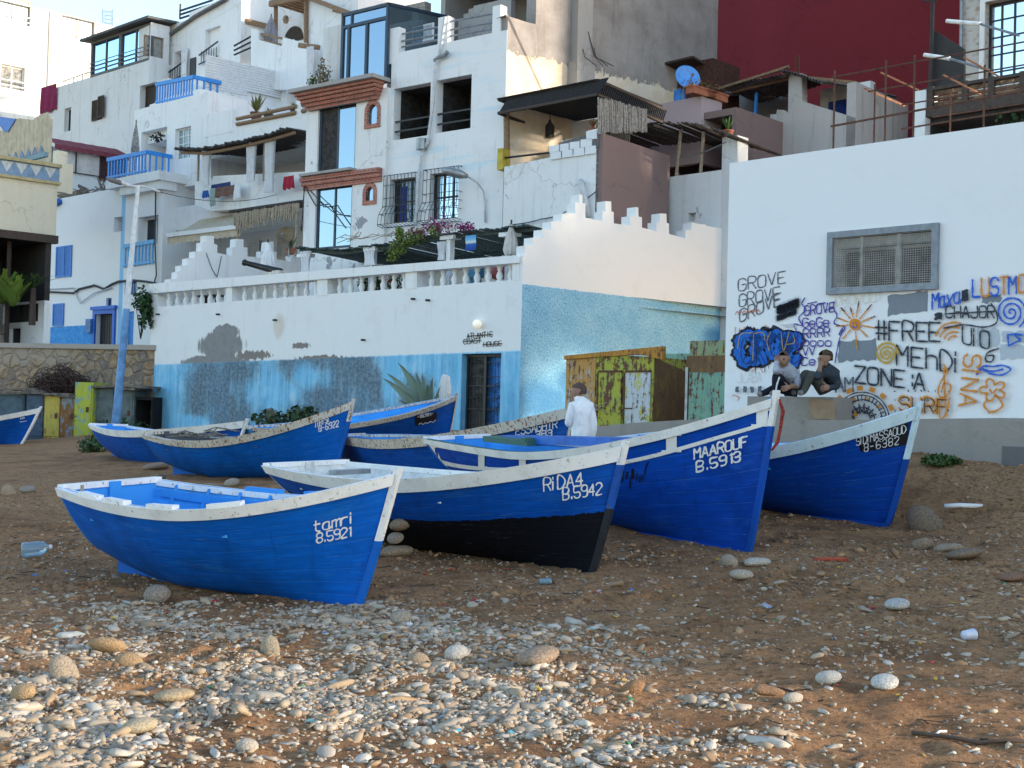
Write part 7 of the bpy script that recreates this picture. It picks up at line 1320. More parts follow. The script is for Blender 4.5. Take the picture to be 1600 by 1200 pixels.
mb=MB(); r=Rb(382,270,392,292,pl=PB3); pbox(mb,PB3,r[0],r[1],r[2],r[3],-2.58,-2.5); part(mb,'wall_niche',simple('ochre_niche',(.55,.45,.25),.9),THH); mb=MB(); r=Rb(404,258,412,300,pl=PB3); pbox(mb,PB3,r[0],r[1],r[2]-.4,r[3],-2.58,-2.5); part(mb,'room_door',DGREY,THH)
# awning and lower reed fringe
AW=THING('awning','beige fabric awning with scalloped edge pulled out over the terrace','awning',base(PBt,1,5)); PA=PB_.moved(-1.6); PAb=PB_.moved(.5); AM=simple('beige_canvas',(.56,.47,.34),.9,var=.1); A=PAb.pt(*PAb.px(313,343)); B=PAb.pt(*PAb.px(382,333)); C_=PA.pt(*PA.px(376,352)); D=PA.pt(*PA.px(262,366)); mb=MB(); mb.grid(np.array([[(A*(1-u)+B*u)*(1-w_)+(D*(1-u)+C_*u)*w_-np.array([0,0,.08*math.sin(w_*3.14)]) for w_ in np.linspace(0,1,6)] for u in np.linspace(0,1,12)])); part(mb,'canvas',AM,AW,True)
mb=MB(); G_=[]; 
for u in np.linspace(0,1,61): p=D*(1-u)+C_*u; G_.append([p-np.array([0,0,.12]),p-np.array([0,0,.36+.05*abs(math.sin(u*15*3.14))])])
mb.grid(np.array(G_)); part(mb,'valance',AM,AW); mb=MB(); mb.bar(D-np.array([0,0,.05]),C_-np.array([0,0,.05]),.14,.16); part(mb,'front_bar',WHITE,AW); mb=MB(); 
for f in(.15,.85): mb.bar(D*(1-f)+C_*f,A*(1-f)+B*f-np.array([0,0,.3]),.05)
part(mb,'folding_arm',GREYM,AW)
FR=THING('reed_fringe','hanging fringe of split canes under a reed eave beside the awning','fringe',base(PBt,6,5)); mb=MB()
for k in range(70):
    f=(k+random.random())/70; x=368+103*f; yt=333-17*f+random.uniform(0,3); yb_=358-20*f+random.uniform(-8,7); mb.tube([PA.pt(*PA.px(x,yt),.1),PA.pt(*PA.px(x+random.uniform(-2,2),yb_),.1+random.uniform(-.05,.05))],.035,4)
part(mb,'cane',PALEW,FR); mb=MB()
for k in range(60): f=k/60; x=362+110*f; y=331-16*f; p=PA.pt(*PA.px(x,y),.1); mb.tube([p,p-PA.n3*1.8+np.array([0,0,.25])],.05,4)
part(mb,'reed_eave',REEDD,FR); mb=MB(); mb.tube([PA.pt(*PA.px(373,350),0),PA.pt(*PA.px(372,372),0),PA.pt(*PA.px(372,400),0)],.05,6); mb.tube([PA.pt(*PA.px(465,318),0),PA.pt(*PA.px(462,400),0)],.06,6); part(mb,'post',PALEW,FR)
PBi=PB3.moved(2.); 
for x0,x1 in((386,402),(430,450)): r=Rb(x0,376,x1,408,pl=PBi); shutter(PBi,r,-.1,WHITE3,THH,1)
mb=MB(); s,z=PBi.px(283,392); mb.lathe(PBi.pt(s,z-.28,.15),[(.03,0),(.2,.08),(.34,.25),(.36,.3),(.3,.29)],14); part(mb,'bowl_lamp',simple('green_lamp',(.03,.28,.17),.4),THH,True)
mb=MB(); s,z=PBi.px(271,420); pbox(mb,PBi,s-.3,s+.6,z-.1,z+.06,.1,.3); tag(mb.build('green_bench',simple('green_bench_paint',(.05,.25,.16),.6),None),'green bench top behind the stepped left parapet','bench')
dish('satellite_dish','brown satellite dish above the stepped parapet left of the tall house',PL(458,42.6,-1400),458,370,15,simple('brown_dish',(.20,.14,.075),.6,var=.15),(-.2,-.9,.3))
pot(PL(455,42.8,-1400),454,398,388,5,TERRA,'terracotta pot with thin plant below the brown dish',leaf=GLF,lh=.5,ln=14)
# ================================================================== stair tower house top centre left
PD=PL(358,60,-1400); PDr=PL(358,60,2938); TWH=THING('upper_white_house','upper white house with slanted roofline, wooden porch and sunlit terrace','house',base(PD,0,8.))
n1=Rb(272,82,293,118,pl=PD); n2=Rb(321,47,343,90,pl=PD); zt1=PD.px(300,28)[1]; zt2=PD.px(350,4)[1]
mb=MB(); block(mb,PD,PD.px(262,100)[0],0,.5,zt1,7.,[(*n1,.9),(*n2,.9)]); part(mb,'wall',WHITE,TWH)
mb=MB(); fpoly(mb,PD,[PD.px(*p) for p in((262,60),(310,27))]+[(0.,zt2+.3),(0.,zt1-.05),(PD.px(262,60)[0],zt1-1.)],.35,.01); part(mb,'sloped_parapet',WHITE,TWH); mb=MB(); a=PD.pt(*PD.px(262,60),.0); b_=PD.pt(*PD.px(310,26),.0); c=PD.pt(*PD.px(357,0),.0); mb.bar(a,b_,.5,.08); mb.bar(b_,c,.5,.08); part(mb,'coping',simple('grey_coping',(.2,.19,.18),.9),TWH)
IRN=simple('charcoal_iron',(.03,.03,.035),.5)
for r in(n1,n2): mb=MB(); mb.bar(PD.pt(r[0]-.3,r[2]+.35,.12),PD.pt(r[1],r[2]+.75,.12),.06); bars(mb,PD,(r[0]-.2,r[1],r[2]-.1,r[2]+.5),.12,7,.03); mb.bar(PD.pt(r[0]-.3,r[2]-.1,.12),PD.pt(r[1],r[2]+.05,.12),.05); part(mb,'balustrade',IRN,TWH)
for r in(n1,n2): mb=MB(); s=(r[0]*.4+r[1]*.6); pbox(mb,PD,s-.12,s+.12,r[2]+.7,r[2]+1.0,-.88,-.75); part(mb,'wall_light',WHITE,TWH)
curtain(PD,289,297,78,122,.15,CLOTHW,TWH,'curtain',3,.05); mb=MB(); r=Rb(298,92,306,120,pl=PD); pbox(mb,PD,r[0],r[1],r[2],r[3],.004,.05); part(mb,'dark_door',IRN,TWH)
mb=MB(); block(mb,PD,PD.px(278,30)[0],PD.px(330,30)[0]+1.,zt1-.5,PD.px(278,29)[1],3.,(),-1.2); part(mb,'roof_room',WHITE,TWH)
mb=MB(); Pq=PD.moved(1.2)
for y in(17,23,29): mb.tube([Pq.pt(*Pq.px(281,y)),Pq.pt(*Pq.px(333,y-17))],.055,6)
mb.tube([Pq.pt(*Pq.px(282,6)),Pq.pt(*Pq.px(281,29))],.05,6); part(mb,'roof_rail',simple('navy_rail',(.04,.045,.07),.6),TWH)
# right sunlit face and terrace
zt3=PDr.px(362,-20)[1]; mb=MB(); d3_=R(PDr,386,38,414,70); sR2=PDr.px(432,30)[0]; block(mb,PDr,0.01,sR2,.5,zt3,5.,[(*d3_,.4)]); part(mb,'sunlit_wall',WHITE,TWH)
mb=MB(); pbox(mb,PDr,d3_[0]-.1,d3_[1]+.1,d3_[3],d3_[3]+.25,.0,.1); part(mb,'door_lintel',WOODM,TWH); 
PDt=PL(392,57.5,-1400); mb=MB(); Q=[PDt.px(*p) for p in((392,60),(392,44),(404,47),(404,62),(440,72),(442,58),(480,68),(480,140),(392,140))]; fpoly(mb,PDt,Q,.3); part(mb,'terrace_wall',WHITE,TWH); mb=MB()
for a in(((404,52),(442,60)),((404,62),(442,70))): mb.bar(PDt.pt(*PDt.px(*a[0]),-.15),PDt.pt(*PDt.px(*a[1]),-.15),.1)
part(mb,'terrace_rail',WOODM,TWH); mb=MB()
for dy in(0,10,20): mb.bar(PDr.pt(*PDr.px(357,75+dy*.7),.5),PDr.pt(*PDr.px(389,57+dy*.9),.5),.08)
part(mb,'stair_rail',IRN,TWH)
um3=THING('folded_parasol','closed grey parasol on the sunlit upper terrace','parasol',base(PDt,PDt.px(424,60)[0],12)); folded(um3,PDt.moved(.6),424,24,66,simple('grey_parasol',(.34,.34,.37),.9),.3,0)
POR=THING('wooden_porch','brown timber porch roof over the upper terrace with a fan shaped panel behind','porch',base(PDt,1,13)); PDp=PDt.moved(.9); mb=MB()
for x,yt in((431,0),(478,-5)): mb.tube([PDp.pt(*PDp.px(x,80)),PDp.pt(*PDp.px(x,yt))],.1,6)
part(mb,'post',WOODM,POR); mb=MB(); A=PDp.pt(*PDp.px(428,8),.2); B=PDp.pt(*PDp.px(482,-4),.2); mb.bar(A,B,.2,.25); 
for k in range(8): p=A+(B-A)*k/7; mb.bar(p+np.array([0,0,.1]),p-PDp.n3*2.+np.array([0,0,.1]),.12)
q=PDp.pt(*PDp.px(555,24),.2); mb.bar(PDp.pt(*PDp.px(484,-3),.2),q,.14,.2); mb.bar(PDp.pt(*PDp.px(480,6),-.2),q-PDp.n3*.3,.1,.14)
part(mb,'beam',WOODM,POR); mb=MB(); pbox(mb,PDp,PDp.px(428,10)[0],PDp.px(484,10)[0],PDp.px(430,6)[1]+.2,PDp.px(430,6)[1]+.3,-2.,.2); part(mb,'ceiling',DWOOD,POR)
Pbk=PDt.moved(2.6); mb=MB(); r=Rb(425,-20,480,90,pl=Pbk); block(mb,Pbk,r[0],r[1],r[2],r[3],.3); part(mb,'back_wall',WHITE,TWH); mb=MB(); s,z=Pbk.px(459,66); R_=.75
for k in range(12): t0=math.pi*k/12+.02; t1=math.pi*(k+1)/12-.02; fpoly(mb,Pbk,[(s+R_*.2*math.cos(t0),z+R_*.2*math.sin(t0)),(s+R_*math.cos(t0),z+R_*math.sin(t0)),(s+R_*math.cos(t1),z+R_*math.sin(t1)),(s+R_*.2*math.cos(t1),z+R_*.2*math.sin(t1))],.03,.05)
part(mb,'fan_panel',DWOOD,POR); mb=MB(); s,z=Pbk.px(468,36); mb.lathe(Pbk.pt(s,z-.2,.8),[(.1,0),(.16,.15),(.12,.3),(.05,.36)],10); part(mb,'basket_lamp',PALEW,POR,True)
mb=MB(); Pw=PDt.moved(1.0); r=Rb(482,-30,530,200,pl=Pw); block(mb,Pw,r[0],r[1]+1.,.5,r[3],4.); part(mb,'end_wall',WHITE,TWH)
mb=MB(); PWp=PL(483,50,-1400); mb.tube([PWp.pt(*PWp.px(486,145)),PWp.pt(*PWp.px(484,75))],.08,6); mb.bar(PWp.pt(*PWp.px(468,71)),PWp.pt(*PWp.px(498,74)),.16,.18); tag(mb.build('timber_post',WOODM,None),'weathered timber post with cross head left of the tall house','post'); curtain(PWp,487,496,76,140,.2,CLOTHW,None,'white_curtain',2,.06); tag(bpy.data.objects['white_curtain'],'white curtain hanging beside the weathered timber post','curtain')
# ================================================================== grey white house with sun room
PS_=PL(216,63,-1400); GWH=THING('sunroom_house','grey white house with open brown shutters and a glazed sun room on top','house',base(PS_,-5,8)); sh=Rb(146,158,160,186,pl=PS_); sw2=Rb(101,170,110,204,pl=PS_); ztA=PS_.px(214,100)[1]; ztB=PS_.px(100,133)[1]
mb=MB(); xa=PS_.px(62,200)[0]; xb=PS_.px(141,120)[0]; block(mb,PS_,xa,xb,.5,ztB,6.,[(*sh,.3),(*sw2,.3)] if False else [(*sw2,.3)]); part(mb,'low_wall',WHITE3,GWH)
mb=MB(); block(mb,PS_,xb,0.,.5,PS_.px(180,110)[1],5.,[(*sh,.3)] if sh[0]>xb else []); part(mb,'wall',WHITE3,GWH); window(PS_,sw2,GWH,-.25,WHITE,GLASSD,2,1,.05)
BRS=simple('brown_shutter',(.06,.042,.03),.8,var=.2)
shutter(PS_,(sh[0]-.05,(sh[0]+sh[1])/2+.1,sh[2],sh[3]),.02,BRS,GWH,1); mb=MB(); a=PS_.pt(sh[1]+.05,0,0); 
o=shutter(PS_,(sh[1]-.25,sh[1]+.35,sh[2]+.05,sh[3]+.1),.12,BRS,GWH,1)
gl1=Rb(146,66,183,120,pl=PS_); zS=PS_.px(180,110)[1]; ztop_=PS_.px(190,50)[1]; r0=PS_.px(142,80)[0]; SKG=glassmat('sun_room_glass',(.5,.72,.95),(.03,.05,.07),.8)
mb=MB(); m1=PS_.px(187,80)[0]; za=zS+.02; pring(mb,PS_,r0,m1-.0,za,ztop_,.12,-.2,0); pring(mb,PS_,m1,0.,za,ztop_,.12,-.2,-.005)
for s in((r0+m1)/2,m1/2): pbox(mb,PS_,s-.04,s+.04,za,ztop_,-.15,-.05)
for k in range(3): z=za+.25+.22*k; mb.bar(PS_.pt(r0,z,.08),PS_.pt(0.,z,.08),.035)
sr=part(mb,'sun_room_frame',simple('dark_grey_frame',(.10,.10,.10),.6),GWH); mb=MB(); pbox(mb,PS_,r0+.1,-.1,za+.1,ztop_-.1,-.12,-.1); mb.build('pane',SKG,sr)
Pside=PL(216,63,2938); mb=MB(); ws2=R(Pside,227,53,255,92); zs1=Pside.px(222,42)[1]; block(mb,Pside,.0,Pside.px(264,80)[0],.5,ztop_,3.,[(*ws2,.2)],.01); part(mb,'side_wall',WHITE3,GWH); window(Pside,ws2,GWH,-.15,WOODM,simple('grey_curtain',(.30,.29,.26),.7),2,1,.05)
mb=MB(); mb.mesh([PS_.pt(r0-.5,ztop_+.02,.4),PS_.pt(.35,ztop_+.06,.4),PS_.pt(.35,ztop_+.35,-4.),PS_.pt(r0-.5,ztop_+.3,-4.),PS_.pt(r0-.5,ztop_+.14,.4),PS_.pt(.35,ztop_+.18,.4),PS_.pt(.35,ztop_+.47,-4.),PS_.pt(r0-.5,ztop_+.42,-4.)],[(0,3,2,1),(4,5,6,7),(0,1,5,4),(1,2,6,5),(2,3,7,6),(3,0,4,7)]); part(mb,'lean_to_roof',simple('dark_grey_sheet',(.10,.10,.10),.8,var=.2),GWH)
drape(PS_,67,91,138,178,simple('magenta_blanket',(.22,.012,.07),.95,var=.15),'dark magenta blanket hanging over the roof edge at far left',o=.1,name='blanket',cat='blanket')
mb=MB(); 
for k in range(6): x=98+7*k; y=134-2.6*k; mb.tube([PS_.pt(*PS_.px(x,y),-.1),PS_.pt(*PS_.px(x,y-8),-.1)],.03,4)
mb.tube([PS_.pt(*PS_.px(95,127),-.1),PS_.pt(*PS_.px(136,112),-.1)],.03,5); part(mb,'roof_rail',GREYM,GWH)
# burgundy awning with plastic sheets, in front of the grey white house
PBG=PL(180,55.5,2938); PBGu=PL(78,61,2938); TE=THING('sheeted_terrace','terrace closed with milky plastic sheets under a burgundy awning','terrace',base(PBGu,3,6)); PBG=PBGu
sb=PBG.px(198,245)[0]; s_0=PBG.px(80,250)[0]; mb=MB(); z1=PBG.px(82,224)[1]; z0=PBG.px(82,262)[1]
mb=MB(); G_=[[PBG.pt(s_0+(sb-s_0)*u,PBG.px(82,226)[1]-.0+(w_*.55),.35-w_*1.5+.03*math.sin(u*40)) for w_ in np.linspace(0,1,4)] for u in np.linspace(0,1,40)]; mb.grid(np.array(G_)); G2=[[PBG.pt(s_0+(sb-s_0)*u,PBG.px(82,226)[1]-w_*(.2+.05*abs(math.sin(u*30))),.36) for w_ in(0,1)] for u in np.linspace(0,1,60)]; mb.grid(np.array(G2)); part(mb,'awning',simple('burgundy_canvas',(.22,.05,.07),.9,var=.15),TE)
mb=MB(); sm=PBG.px(156,250)[0]; zz1=PBG.px(82,229)[1]; zz0=PBG.px(82,265)[1]; G_=[[PBG.pt(s_0+(sm-s_0)*u,zz0+(zz1-zz0)*w_,.03*math.sin(u*19)+.02*math.sin(w_*7+u*9)) for w_ in np.linspace(0,1,6)] for u in np.linspace(0,1,40)]; mb.grid(np.array(G_)); part(mb,'plastic_sheet',simple('milky_plastic',(.60,.56,.54),.35,var=.08,spec=.5),TE,True)
mb=MB(); pbox(mb,PBG,sm,sb,zz0-.2,zz1,-.1,.0); part(mb,'brown_sheet',simple('maroon_sheet',(.07,.028,.028),.8,var=.2),TE); mb=MB(); [mb.bar(PBG.pt(s,zz0,.05),PBG.pt(s,zz1,.05),.05) for s in np.linspace(s_0,sm,3)]; mb.bar(PBG.pt(s_0,zz0,.05),PBG.pt(sm,zz0,.05),.05); part(mb,'frame_bar',BLACKM,TE)
mb=MB(); block(mb,PBG,s_0-.3,sb+.4,zr0-2.,zz0-.02,2.5,(),-.02); part(mb,'wall',WHITE3,TE)
jk=THING('junk_pile','pile of driftwood, sacks and branches on the low roof edge at left','junk',base(PB_,-6,zr0)); mb=MB()
for k in range(60): x=random.uniform(80,182); y=308-(x-80)*.16; a=PB_.pt(*PB_.px(x,y-random.uniform(0,9)),random.uniform(-1.4,-.3)); mb.tube([a,a+np.array([random.uniform(-.6,.6),random.uniform(-.3,.3),random.uniform(0,.9)*(1 if x>118 else .3)])],random.uniform(.02,.05),4)
part(mb,'branch',simple('grey_branches',(.26,.22,.19),.95,var=.3),jk); mb=MB()
for x,y in((88,308),(96,306),(104,304),(112,302)): a=PB_.pt(*PB_.px(x,y),-.5); mb.lathe(a-np.array([0,0,.3]),[(.25,0),(.4,.2),(.3,.45),(.08,.55)],10)
part(mb,'sack',simple('brown_sack',(.22,.17,.12),.95,var=.3),jk,True); mb=MB(); a=PB_.pt(*PB_.px(90,316),.0); mb.lathe(a-np.array([0,0,.2]),[(.1,0),(.45,.1),(.4,.3),(.1,.36)],10); part(mb,'blue_bundle',BLUEP2,jk,True)
# ================================================================== far tower at the left edge
PA_=PL(185,77,2938); TA=THING('tower_block','tall cream apartment block with wide windows catching the sun at the left edge','building',base(PA_,-3,1.)); ztt=PA_.px(184,43)[1]; wins=[R(PA_,-6,-12,47,42),R(PA_,97,20,147,72),R(PA_,2,99,38,143)]
sL_=PA_.px(-60,100)[0]; mb=MB(); block(mb,PA_,sL_,0,.5,ztt,8.,[(*w_,.3) for w_ in wins]); CRW=plaster('creamy_white_wall',(.78,.75,.69),amt=.15,streak=.2); part(mb,'wall',CRW,TA); mb=MB(); r=R(PA_,78,0,88,140); pbox(mb,PA_,r[0],r[1],.5,ztt,.0,.12); part(mb,'downpipe_strip',CREAM,TA)
GT=glassmat('pale_tower_glass',(.8,.88,.95),(.2,.24,.28),.5)
for k,w_ in enumerate(wins): f=window(PA_,w_,TA,-.25,PALEW if k<2 else WHITE,GT if k<2 else simple('striped_curtain',(.30,.30,.28),.9,var=.3),2,1,.08); mb=MB(); [mb.bar(PA_.pt(w_[0]-.1,w_[2]+.15+.3*q,.1),PA_.pt(w_[1]+.1,w_[2]+.15+.3*q,.1),.05) for q in range(2)]; mb.build('guard_bar',GREYM,f)
mb=MB(); c=np.array(PA_.pt(-.2,ztt,-1.)); 
for k in range(4): 
    a=[c+np.array([dx,0,0]) for dx in(0,.9)]
for x in(184,199): mb.tube([PA_.pt(*PA_.px(x,45),-2),PA_.pt(*PA_.px(x,4),-2)],.04,5)
for y in np.arange(6,44,6): mb.tube([PA_.pt(*PA_.px(184,y),-2),PA_.pt(*PA_.px(199,y+3),-2)],.03,4); mb.tube([PA_.pt(*PA_.px(199,y),-2),PA_.pt(*PA_.px(184,y+4),-2)],.02,4)
tag(mb.build('lattice_mast',simple('blue_grey_steel',(.2,.3,.4),.5),None),'small steel lattice mast standing behind the tower block','mast')
# ================================================================== yellow house with carport, white fence, stone wall
PY=PL(78,46,2938); YH=THING('yellow_house','pale yellow rendered house with blue triangle frieze above a dark carport at left edge','house',base(PY,-2,1.)); YW=plaster('pale_yellow_render',(.64,.59,.46),dirt=(.47,.42,.33),amt=.25,bs=.5,coarse=.4)
sY0=PY.px(-30,300)[0]; zy1=PY.px(74,287)[1]; zy0=PY.px(70,366)[1]; mb=MB(); block(mb,PY,sY0,0,zy0,zy1,5.); part(mb,'wall',YW,YH)
mb=MB(); block(mb,PY,sY0,-.15,.4,zy0-.01,5.,[(sY0+.1,-.35,.5,zy0-.25,4.)]); part(mb,'carport',simple('carport_dark',(.045,.04,.038),.9),YH); mb=MB(); pbox(mb,PY,sY0,.05,zy0-.3,zy0-.02,-.2,.12); mb.bar(PY.pt(PY.px(25,400)[0],.5,-.6),PY.pt(PY.px(25,400)[0],zy0-.3,-.6),.12); part(mb,'carport_beam',DWOOD,YH)
mb=MB(); hh=PY.px(76,281)[1]; pbox(mb,PY,sY0,.08,zy1,zy1+.1,-.3,.12); pbox(mb,PY,sY0,.08,zy1+.62,zy1+.74,-.3,.14); part(mb,'yellow_moulding',simple('ochre_moulding',(.46,.38,.2),.7),YH); mb=MB(); pbox(mb,PY,sY0,.04,zy1+.1,zy1+.62,-.25,.03); part(mb,'frieze',simple('slate_blue_frieze',(.20,.31,.45),.7,var=.15),YH); mb=MB()
for k in range(14):
    s=-.3-.52*k
    if s>sY0: fpoly(mb,PY,[(s-.22,zy1+.58),(s+.22,zy1+.58),(s,zy1+.2)],.02,.045)
part(mb,'pale_triangle',simple('pale_frieze',(.55,.58,.58),.7),YH)
PYu=PL(78,47.5,-1400); mb=MB(); zq=zy1+.74
for ya,yb_ in((262,241),(274,257)): mb.bar(PYu.pt(*PYu.px(-4,ya)),PYu.pt(*PYu.px(73,yb_)),.14,.18)
part(mb,'parapet_rail',simple('green_blue_rail',(.2,.32,.36),.7,var=.2),YH); mb=MB(); Q=[PYu.px(*p) for p in((-5,275),(76,262),(80,240),(-5,262))]; mb=MB(); block(mb,PYu,PYu.px(-30,260)[0],0,zy1,PYu.px(70,258)[1],.3,(),-.3); pbox(mb,PYu,-.25,.1,zy1,PYu.px(74,240)[1],-.3,.1); part(mb,'parapet',CREAM,YH)
PYb=PYu.moved(1.2); BD=simple('pale_boards',(.56,.47,.33),.8,var=.12,sc=3.); mb=MB(); s=PYb.px(-30,200)[0]; e_=PYb.px(78,200)[0]; k=0
while s<e_:
    f=(s-PYb.px(0,200)[0])/(e_-PYb.px(0,200)[0]); x=78*f; y=np.interp(x,[0,10,25,50,60,70,78],[205,200,185,188,180,176,188]); pbox(mb,PYb,s,s+.17,zy1,PYb.px(x,y)[1],-.05,.0+.006*(k%2)); s+=.18; k+=1
part(mb,'board_screen',BD,YH); mb=MB(); Q=[PYb.px(*p) for p in((-2,182),(26,186),(14,206),(8,206),(-2,192))]; fpoly(mb,PYb,Q,.04,.05); part(mb,'blue_panel',BLUEP2,YH); mb=MB()
for k in range(7): x=5+10*k; y=255-2.6*k; fpoly(mb,PYb,[PYb.px(x-4,y),PYb.px(x+4,y-1),PYb.px(x,y-12)],.03,.04)
part(mb,'blue_triangle',simple('grey_blue_triangle',(.2,.28,.42),.7),YH)
# stone retaining wall
PSW=PL(236,41.6,-8000); m,nt,b=newmat('rubble_stone'); uv=coord(nt,'UV'); sp=nd(nt,'ShaderNodeSeparateXYZ',i_Vector=uv); dv=noise(nt,uv,2.,4.,.6,0.,True); vv=nd(nt,'ShaderNodeVectorMath',operation='MULTIPLY_ADD',i_0=dv); vv.inputs[1].default_value=(.35,.35,0); L(nt,uv,vv.inputs[2]); vo=nd(nt,'ShaderNodeTexVoronoi',i_Vector=vv.outputs[0],i_Scale=3.0); ve=nd(nt,'ShaderNodeTexVoronoi',feature='DISTANCE_TO_EDGE',i_Vector=vv.outputs[0],i_Scale=3.0); sc=nd(nt,'ShaderNodeSeparateColor',i_Color=vo.outputs['Color']); c=mixc(nt,sc.outputs[0],(.24,.145,.075),(.33,.235,.14)); c=mixc(nt,ramp(nt,sc.outputs[1],.55,.9),c,(.17,.13,.11)); c=mixc(nt,mth(nt,'MULTIPLY',ramp(nt,noise(nt,uv,5.,8.,.7),.42,.66),.5),c,(.46,.38,.28)); c=mixc(nt,ramp(nt,ve.outputs['Distance'],.07,.02),c,(.22,.18,.14)); zc=PSW.px(100,570)[1]; s_c=PSW.px(105,560)[0]
pl_=mth(nt,'MULTIPLY',ramp(nt,mth(nt,'ADD',sp.outputs[1],mth(nt,'MULTIPLY',noise(nt,uv,1.8,8.,.7),1.6)),zc+.65,zc+.95),ramp(nt,mth(nt,'ADD',sp.outputs[0],mth(nt,'MULTIPLY',noise(nt,uv,1.2,6.),1.)),s_c+1.2,s_c+.2)); c=mixc(nt,mth(nt,'MULTIPLY',pl_,.85),c,(.34,.28,.215)); L(nt,c,b.inputs['Base Color']); b.inputs['Roughness'].default_value=.95; bump(nt,b,ramp(nt,ve.outputs['Distance'],.0,.15),.8,.06); bump(nt,b,noise(nt,uv,9.,7.,.7),.5,.03)
SW=THING('stone_wall','rubble stone retaining wall with concrete cap below the left houses','wall',base(PSW,-5,.4)); zw=PSW.px(120,545)[1]; sl_=PSW.px(-60,560)[0]; mb=MB(); block(mb,PSW,sl_,.1,-.2,zw,1.5); part(mb,'rubble_face',m,SW); mb=MB(); pbox(mb,PSW,sl_,.1,zw,zw+.16,-1.5,.08); part(mb,'cap',plaster('cap_concrete',(.36,.32,.28),amt=.4),SW)
# street terrace behind the stone wall, a structure
mb=MB(); mb.box((-19,50,zw*.5-.1),(34,0,0),(0,14,0),(0,0,zw)); tag(mb.build('street',CEMENT,None),'street level behind the stone wall',None,None,'structure')
PFN=PL(64,45,-1400); FN=THING('white_fence','low white garden wall with black railing panels at left edge','fence',base(PFN,-1,zw)); FNs=PFN.px(-30,500)[0]; r=PFN.rect(4,478,60,502); mb=MB(); block(mb,PFN,FNs,0,zw-.2,PFN.px(60,470)[1],.25,[(PFN.px(5,480)[0],PFN.px(60,480)[0],r[2],r[3],.2),(PFN.px(15,520)[0],PFN.px(32,520)[0],zw+.02,PFN.px(20,513)[1],.2),(PFN.px(-4,520)[0],PFN.px(8,520)[0],zw+.02,PFN.px(4,520)[1],.2)]); part(mb,'wall',WHITE,FN); mb=MB(); pbox(mb,PFN,PFN.px(5,480)[0],PFN.px(60,480)[0],r[2],r[3],-.18,-.15); bars(mb,PFN,(PFN.px(5,480)[0],PFN.px(60,480)[0],r[2],r[3]),-.08,20,.03); pbox(mb,PFN,PFN.px(15,520)[0],PFN.px(32,520)[0],zw,PFN.px(20,513)[1],-.18,-.14); part(mb,'railing_panel',BLACKM,FN)
# plants at left
def blades(name,label,cat,c,n,l,w_,mat,droop=.5,up=.8,group=None,thick=False):
    t=THING(name,label,cat,tuple(float(x) for x in c),group); mb=MB()
    for k in range(n):
        a=6.283*k/n+random.uniform(-.3,.3); tl=random.uniform(.15,1)*droop; ll=l*random.uniform(.7,1.1); d=np.array([math.cos(a),math.sin(a),0]); sd_=np.array([-math.sin(a),math.cos(a),0]); P_=[]
        for f in np.linspace(0,1,7): ctr=np.array(c)+d*ll*(f*tl+.12*f*f)+np.array([0,0,ll*(up*f-.35*tl*f*f)]); ww=w_*math.sin(min(1,f*1.15+.12)*math.pi*.93)**.7 if not thick else w_*(1-f**2.2)+.004; P_.append([ctr-sd_*ww/2+np.array([0,0,.1*ww]),ctr-np.array([0,0,.12*ww]),ctr+sd_*ww/2+np.array([0,0,.1*ww])])
        mb.grid(np.array(P_))
    mb.build('leaf_blade',mat,t,True); return t
c=at(20,478,44.3); blades('banana_plant','broad yellow green leaved banana plant behind the white fence','plant',c,14,1.4,.5,leafmat('banana_leaf',(.07,.14,.02),(.16,.22,.04)),.7,.9); c=at(2,474,44.6); blades('banana_plant','banana plant half cut by the left picture edge','plant',c,10,1.4,.46,leafmat('banana_leaf2',(.07,.14,.02),(.14,.2,.04)),.6,.9)
c=at(52,450,44.6); YU=blades('yucca','dark spiky yucca with dry skirt in front of the carport','plant',c,60,.85,.06,leafmat('yucca_leaf',(.02,.05,.015),(.06,.09,.03)),1.1,.75,thick=True); mb=MB(); mb.tube([c-np.array([0,0,1.3]),c],[.12,.1],7); mb.build('trunk',DWOOD,YU,False)
for o in list(COL.objects):
    if o.name=='trunk' and o.parent==YU: o.matrix_parent_inverse=WM[YU.name].inverted()
c=at(221,487,41.9); bush('lemon_tree','small dark green tree hanging over the left corner of the guest house','tree',c,(.52,.5,.85),620,.16,DLF,parts=5)
# lamp post
LP=THING('street_lamp','tall leaning street lamp with its lower half painted blue','street lamp',tuple(float(x) for x in at(178,690,37))); a=at(178,692,37); b_=at(216,290,37); k=a+(b_-a)*.52; mb=MB(); mb.tube([a,k],[.135,.10],12); part(mb,'blue_base',simple('faded_blue_pole',(.14,.32,.60),.6,var=.2,sc=2.5,chips=.05,chipcol=(.3,.36,.42)),LP); mb=MB(); mb.tube([k,b_],[.092,.055],12); part(mb,'pole',simple('white_pole',(.62,.66,.7),.5,var=.1),LP); mb=MB(); mb.tube([b_-np.array([0,0,.05]),at(202,290,37),at(190,285,37)],.05,7); mb.tube([b_,at(235,294,37),at(250,300,37)],.03,6); part(mb,'arm',PIPEW,LP); mb=MB(); h0=at(193,287,37); h1=at(166,279,37); mb.tube([h0,h0+(h1-h0)*.2,h0+(h1-h0)*.8,h1],[.03,.075,.07,.03],10); part(mb,'lamp_head',simple('grey_lamp_head',(.15,.15,.15),.6),LP)
